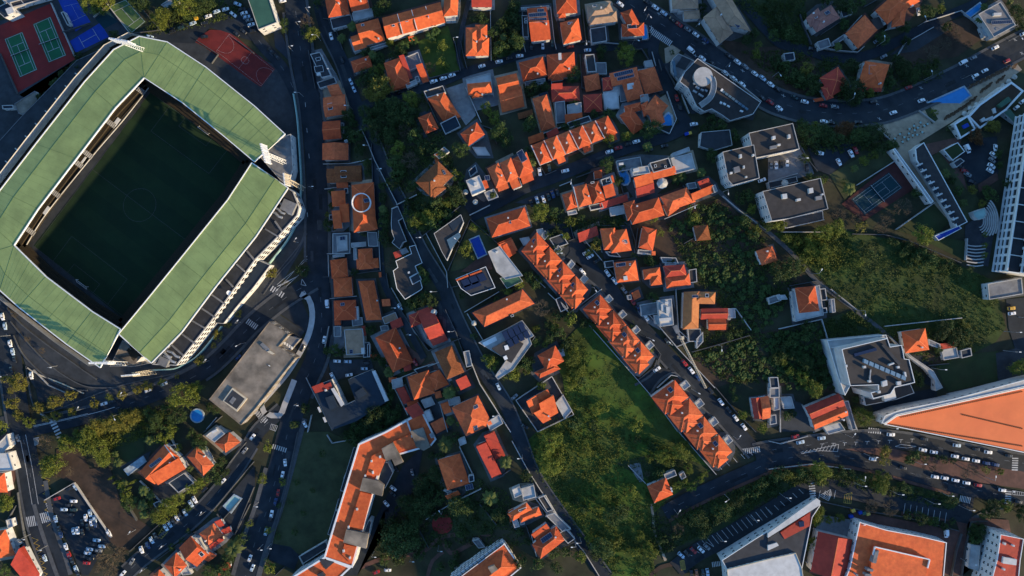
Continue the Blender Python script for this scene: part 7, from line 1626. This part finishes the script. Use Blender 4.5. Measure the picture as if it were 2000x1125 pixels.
 ((2,2),'y450,240,55 g430,430,55 y190,320,32 b230,160,85 y330,300,42 y120,640,45 y30,690,42 g90,590,55 y260,440,28 y480,560,65 y520,660,65 y460,630,42 y230,770,38 y720,930,45 y970,1080,55 g1100,80,45 g1700,380,35 y1810,990,45 y1960,1090,45 g380,360,50 g300,380,50 g350,230,45 g280,280,40 y640,680,45 y650,950,50 g480,1060,60 y800,1050,40 g620,1080,50 y430,700,40 y470,760,40 g550,720,50 g400,470,45 g190,420,40 g60,540,40 g140,570,40 g30,620,40 y440,520,40 g560,280,40 g620,300,35 g940,300,30 y1090,480,20 g1770,360,30 g1720,800,35 g1750,860,35 g620,250,35 g1640,200,35 y490,500,40'),
 ((1,2),'y1850,590,55 g1230,130,55 g1290,100,55 g1370,100,55 p1510,820,65 g900,330,45 g980,570,42 p1040,660,55 g930,990,95 g1060,1000,65 g390,940,42 g300,1070,38 g1610,60,32 p1520,1040,45 y1960,30,38 y1990,680,55 g620,490,52 g830,950,65 g1000,930,60 g1120,920,40 g870,1060,75 g980,1090,60 g1050,860,40 g1060,780,35 g930,540,40 g680,500,35 g1180,120,40 g1330,60,40 g1160,640,40 g1700,380,28 g1880,100,30 g1260,640,25 y1580,790,20 y1590,1060,25 g780,1090,60 g1010,600,35 g560,500,40 y1800,560,40'),
 ((3,2),'y360,790,70 y270,700,55 y750,1010,80 g1360,330,75 o1540,310,38 g1450,400,65 y1960,620,75 g1290,370,38 g300,580,65 g1180,730,45 n470,720,45 y120,580,35 y170,650,40 g100,460,55 g180,420,55 g280,380,55 g300,300,50 g200,520,50 g390,470,45 g380,570,45 g420,660,45 g330,650,45 g60,560,45 g120,520,40 g680,950,40 g690,870,35 g150,1000,40 g190,980,35 y1250,380,30 g1400,300,50 g1500,360,55 g1320,470,40 g1550,350,45 g1510,440,45 g560,60,30 g1180,500,30 g1160,690,40')]
ALLT = []
for tl, s in TREES:
    tile(*tl)
    for e in s.split():
        x, y, r = nums(e[1:]); x, y = T(x, y); ALLT.append((r/4.0*.92, x, y, e[0]))
for r, x, y, k in sorted(ALLT, reverse=True): tree(x, y, r, k)
mb = MB(); mats_ = [M['leafg'], M['leafy'], M['leafo'], M['leafr']]
for p, rm, k, rr in REST:
    me = rr.choice(CR[k])[0]; mb.m = 'gyor'.index(k); t = rr.uniform(0,6.28); cs, sn = math.cos(t), math.sin(t)
    for f in me.polygons:
        if f.index % 2: continue
        mb.face([Vector((p.x+rm*1.15*(cs*v.x-sn*v.y), p.y+rm*1.15*(sn*v.x+cs*v.y), p.z+rm*(v.z+.8))) for v in (me.vertices[i].co for i in f.vertices)])
if mb.f: tag(mb.build('undergrowth', mats_), 'smallest low bushes scattered through the gardens', None, None, 'stuff')
# banana plantations: individual plants
bp_ = [('the plantation right of field plot','1305,440,1360,392,1420,400,1460,440,1495,480,1480,530,1540,600,1500,640,1470,660,1440,600,1400,560,1345,520,1330,480',140),('the lower banana terrace','1480,665,1600,628,1640,700,1640,762,1560,765,1500,740',95),('the terrace above the footpath bend','1345,690,1400,690,1475,660,1500,740,1420,745,1390,720',45)]
for nm_, s, n in bp_:
    P = ppx(s); k = 0; xs, ys = [p[0] for p in P], [p[1] for p in P]; got = []
    for _ in range(6000):
        if k >= n: break
        q = (R.uniform(min(xs),max(xs)), R.uniform(min(ys),max(ys)))
        if not inside(q, P) or any((q[0]-w[0])**2+(q[1]-w[1])**2 < 32 for w in got) or any((q[0]-l[0])**2+(q[1]-l[1])**2 < 330 for l in LM): continue
        got.append(q); k += 1; tree(q[0], q[1], R.uniform(5.5,8.5), 'n', f'green banana plant growing in {nm_}', 'banana plants in '+nm_)
# scrub that nobody could count
def scrub(P, n, mt, lab, s0=.5, s1=1.0, name='scrub', hgt=1.0):
    xs, ys = [p[0] for p in P], [p[1] for p in P]; m = MB(); rr = random.Random(n); k = 0; tries = 0
    while k < n and tries < n*12:
        tries += 1; q = (rr.uniform(min(xs),max(xs)), rr.uniform(min(ys),max(ys)))
        if not inside(q, P): continue
        v = noise.noise(Vector((q[0]*.03,q[1]*.03,n*.01)))*.5+.5+.25*noise.noise(Vector((q[0]*.11,q[1]*.11,1.0)))
        if rr.random() > v*1.35-.1: continue
        k += 1; c = U(*q,.3); r = rr.uniform(.4,1.2)*(.5+v)
        for i in range(9): leaf(m, c+Vector((rr.gauss(0,.6)*r,rr.gauss(0,.6)*r,abs(rr.gauss(.3,.35))*r*hgt)), rr.uniform(s0,s1)*.42, rr)
    tag(m.build(name, M[mt]), lab, None, None, 'stuff')
scrub(ppx('1030,870,1105,745,1085,690,1125,650,1150,690,1140,760,1180,840,1290,860,1340,900,1300,978,1270,1060,1282,1125,1195,1125,1130,1050,1068,955'),1900,'scrub','mixed green scrub growing over the central meadow')
scrub(ppx('1050,870,1110,800,1120,700,1145,720,1150,800,1230,880,1200,960,1230,1060,1200,1120,1130,1040,1080,950'),1000,'scruby','bright yellow-green scrub on the central meadow')
scrub(ppx('1512,455,1640,448,1752,470,1860,512,1940,548,1965,640,1900,690,1720,655,1620,560'),1300,'scrub','dark scrub on the hillside meadow')
scrub(ppx('1520,455,1640,450,1680,500,1620,540,1560,500'),500,'scruby','bright scrub below the grey blocks')
scrub(ppx('1130,650,1165,648,1238,738,1330,852,1385,915,1290,900,1180,850,1140,760'),700,'scruby','sparse low tufts on the smooth part of the meadow',.3,.6,hgt=.4)
scrub(ppx('1620,470,1750,472,1860,512,1940,548,1965,640,1900,660,1740,640,1640,560'),700,'scrub','sparse low tufts on the hillside meadow',.3,.6,hgt=.4)
scrub(ppx('1425,0,1572,0,1580,90,1520,80,1478,40'),700,'scrub','dark scrub on the upper right slope')
scrub(ppx('1300,440,1400,390,1495,470,1560,560,1480,660,1400,700,1350,690,1410,600,1340,520'),2200,'scrub','low green undergrowth between the banana plants')
scrub(ppx('1345,690,1480,655,1605,625,1640,765,1500,745,1420,750'),1500,'scrub','undergrowth on the lower banana terrace')
scrub(ppx('710,210,830,180,880,300,900,420,830,450,790,400,750,300'),1700,'scrub','dark undergrowth of the central tree garden')
scrub(ppx('1240,1000,1300,1010,1500,930,1500,975,1320,1070,1280,1090'),1000,'scrub','dense scrub on the bank below the avenue')
scrub(ppx('860,900,990,960,1030,1060,1000,1070,880,1060,800,1080,740,1060,780,980'),1400,'scrub','dark garden undergrowth behind the bent apartments')
scrub(ppx('1570,100,1700,130,1830,110,1850,150,1700,190,1600,190,1500,150,1450,100'),1300,'scrub','dark undergrowth inside the road bend')
scrub(ppx('1560,240,1720,240,1760,290,1640,300,1560,290'),600,'scrub','undergrowth below the bend of top road')
scrub(ppx('960,80,1000,0,1015,0,1020,100,960,120'),500,'scrub','dense plot of plants left of the solar house')
scrub(ppx('150,850,230,800,330,790,340,830,290,850,220,880'),700,'scruby','bright hedge plants along the stadium road')
scrub(ppx('1730,655,1880,635,1900,680,1830,720,1780,690'),400,'scrub','plants on the terrace beside the orange house')
scrub(ppx('1500,920,1640,925,1750,955,1870,985,1850,995,1660,950,1560,945,1440,1010,1430,990'),900,'scrub','planted bank between avenue and parking street')
scrub(ppx('280,70,330,65,480,30,470,0,330,0'),800,'scrub','undergrowth of the garden above the stadium')
scrub(ppx('1020,420,1130,430,1200,420,1230,420,1220,450,1130,455'),300,'scrub','plants behind the lower estate row')
scrub(ppx('1610,630,1665,608,1728,652,1620,664'),500,'scrub','rows of plants in the vegetable plot')
SC.cycles.max_bounces = 6
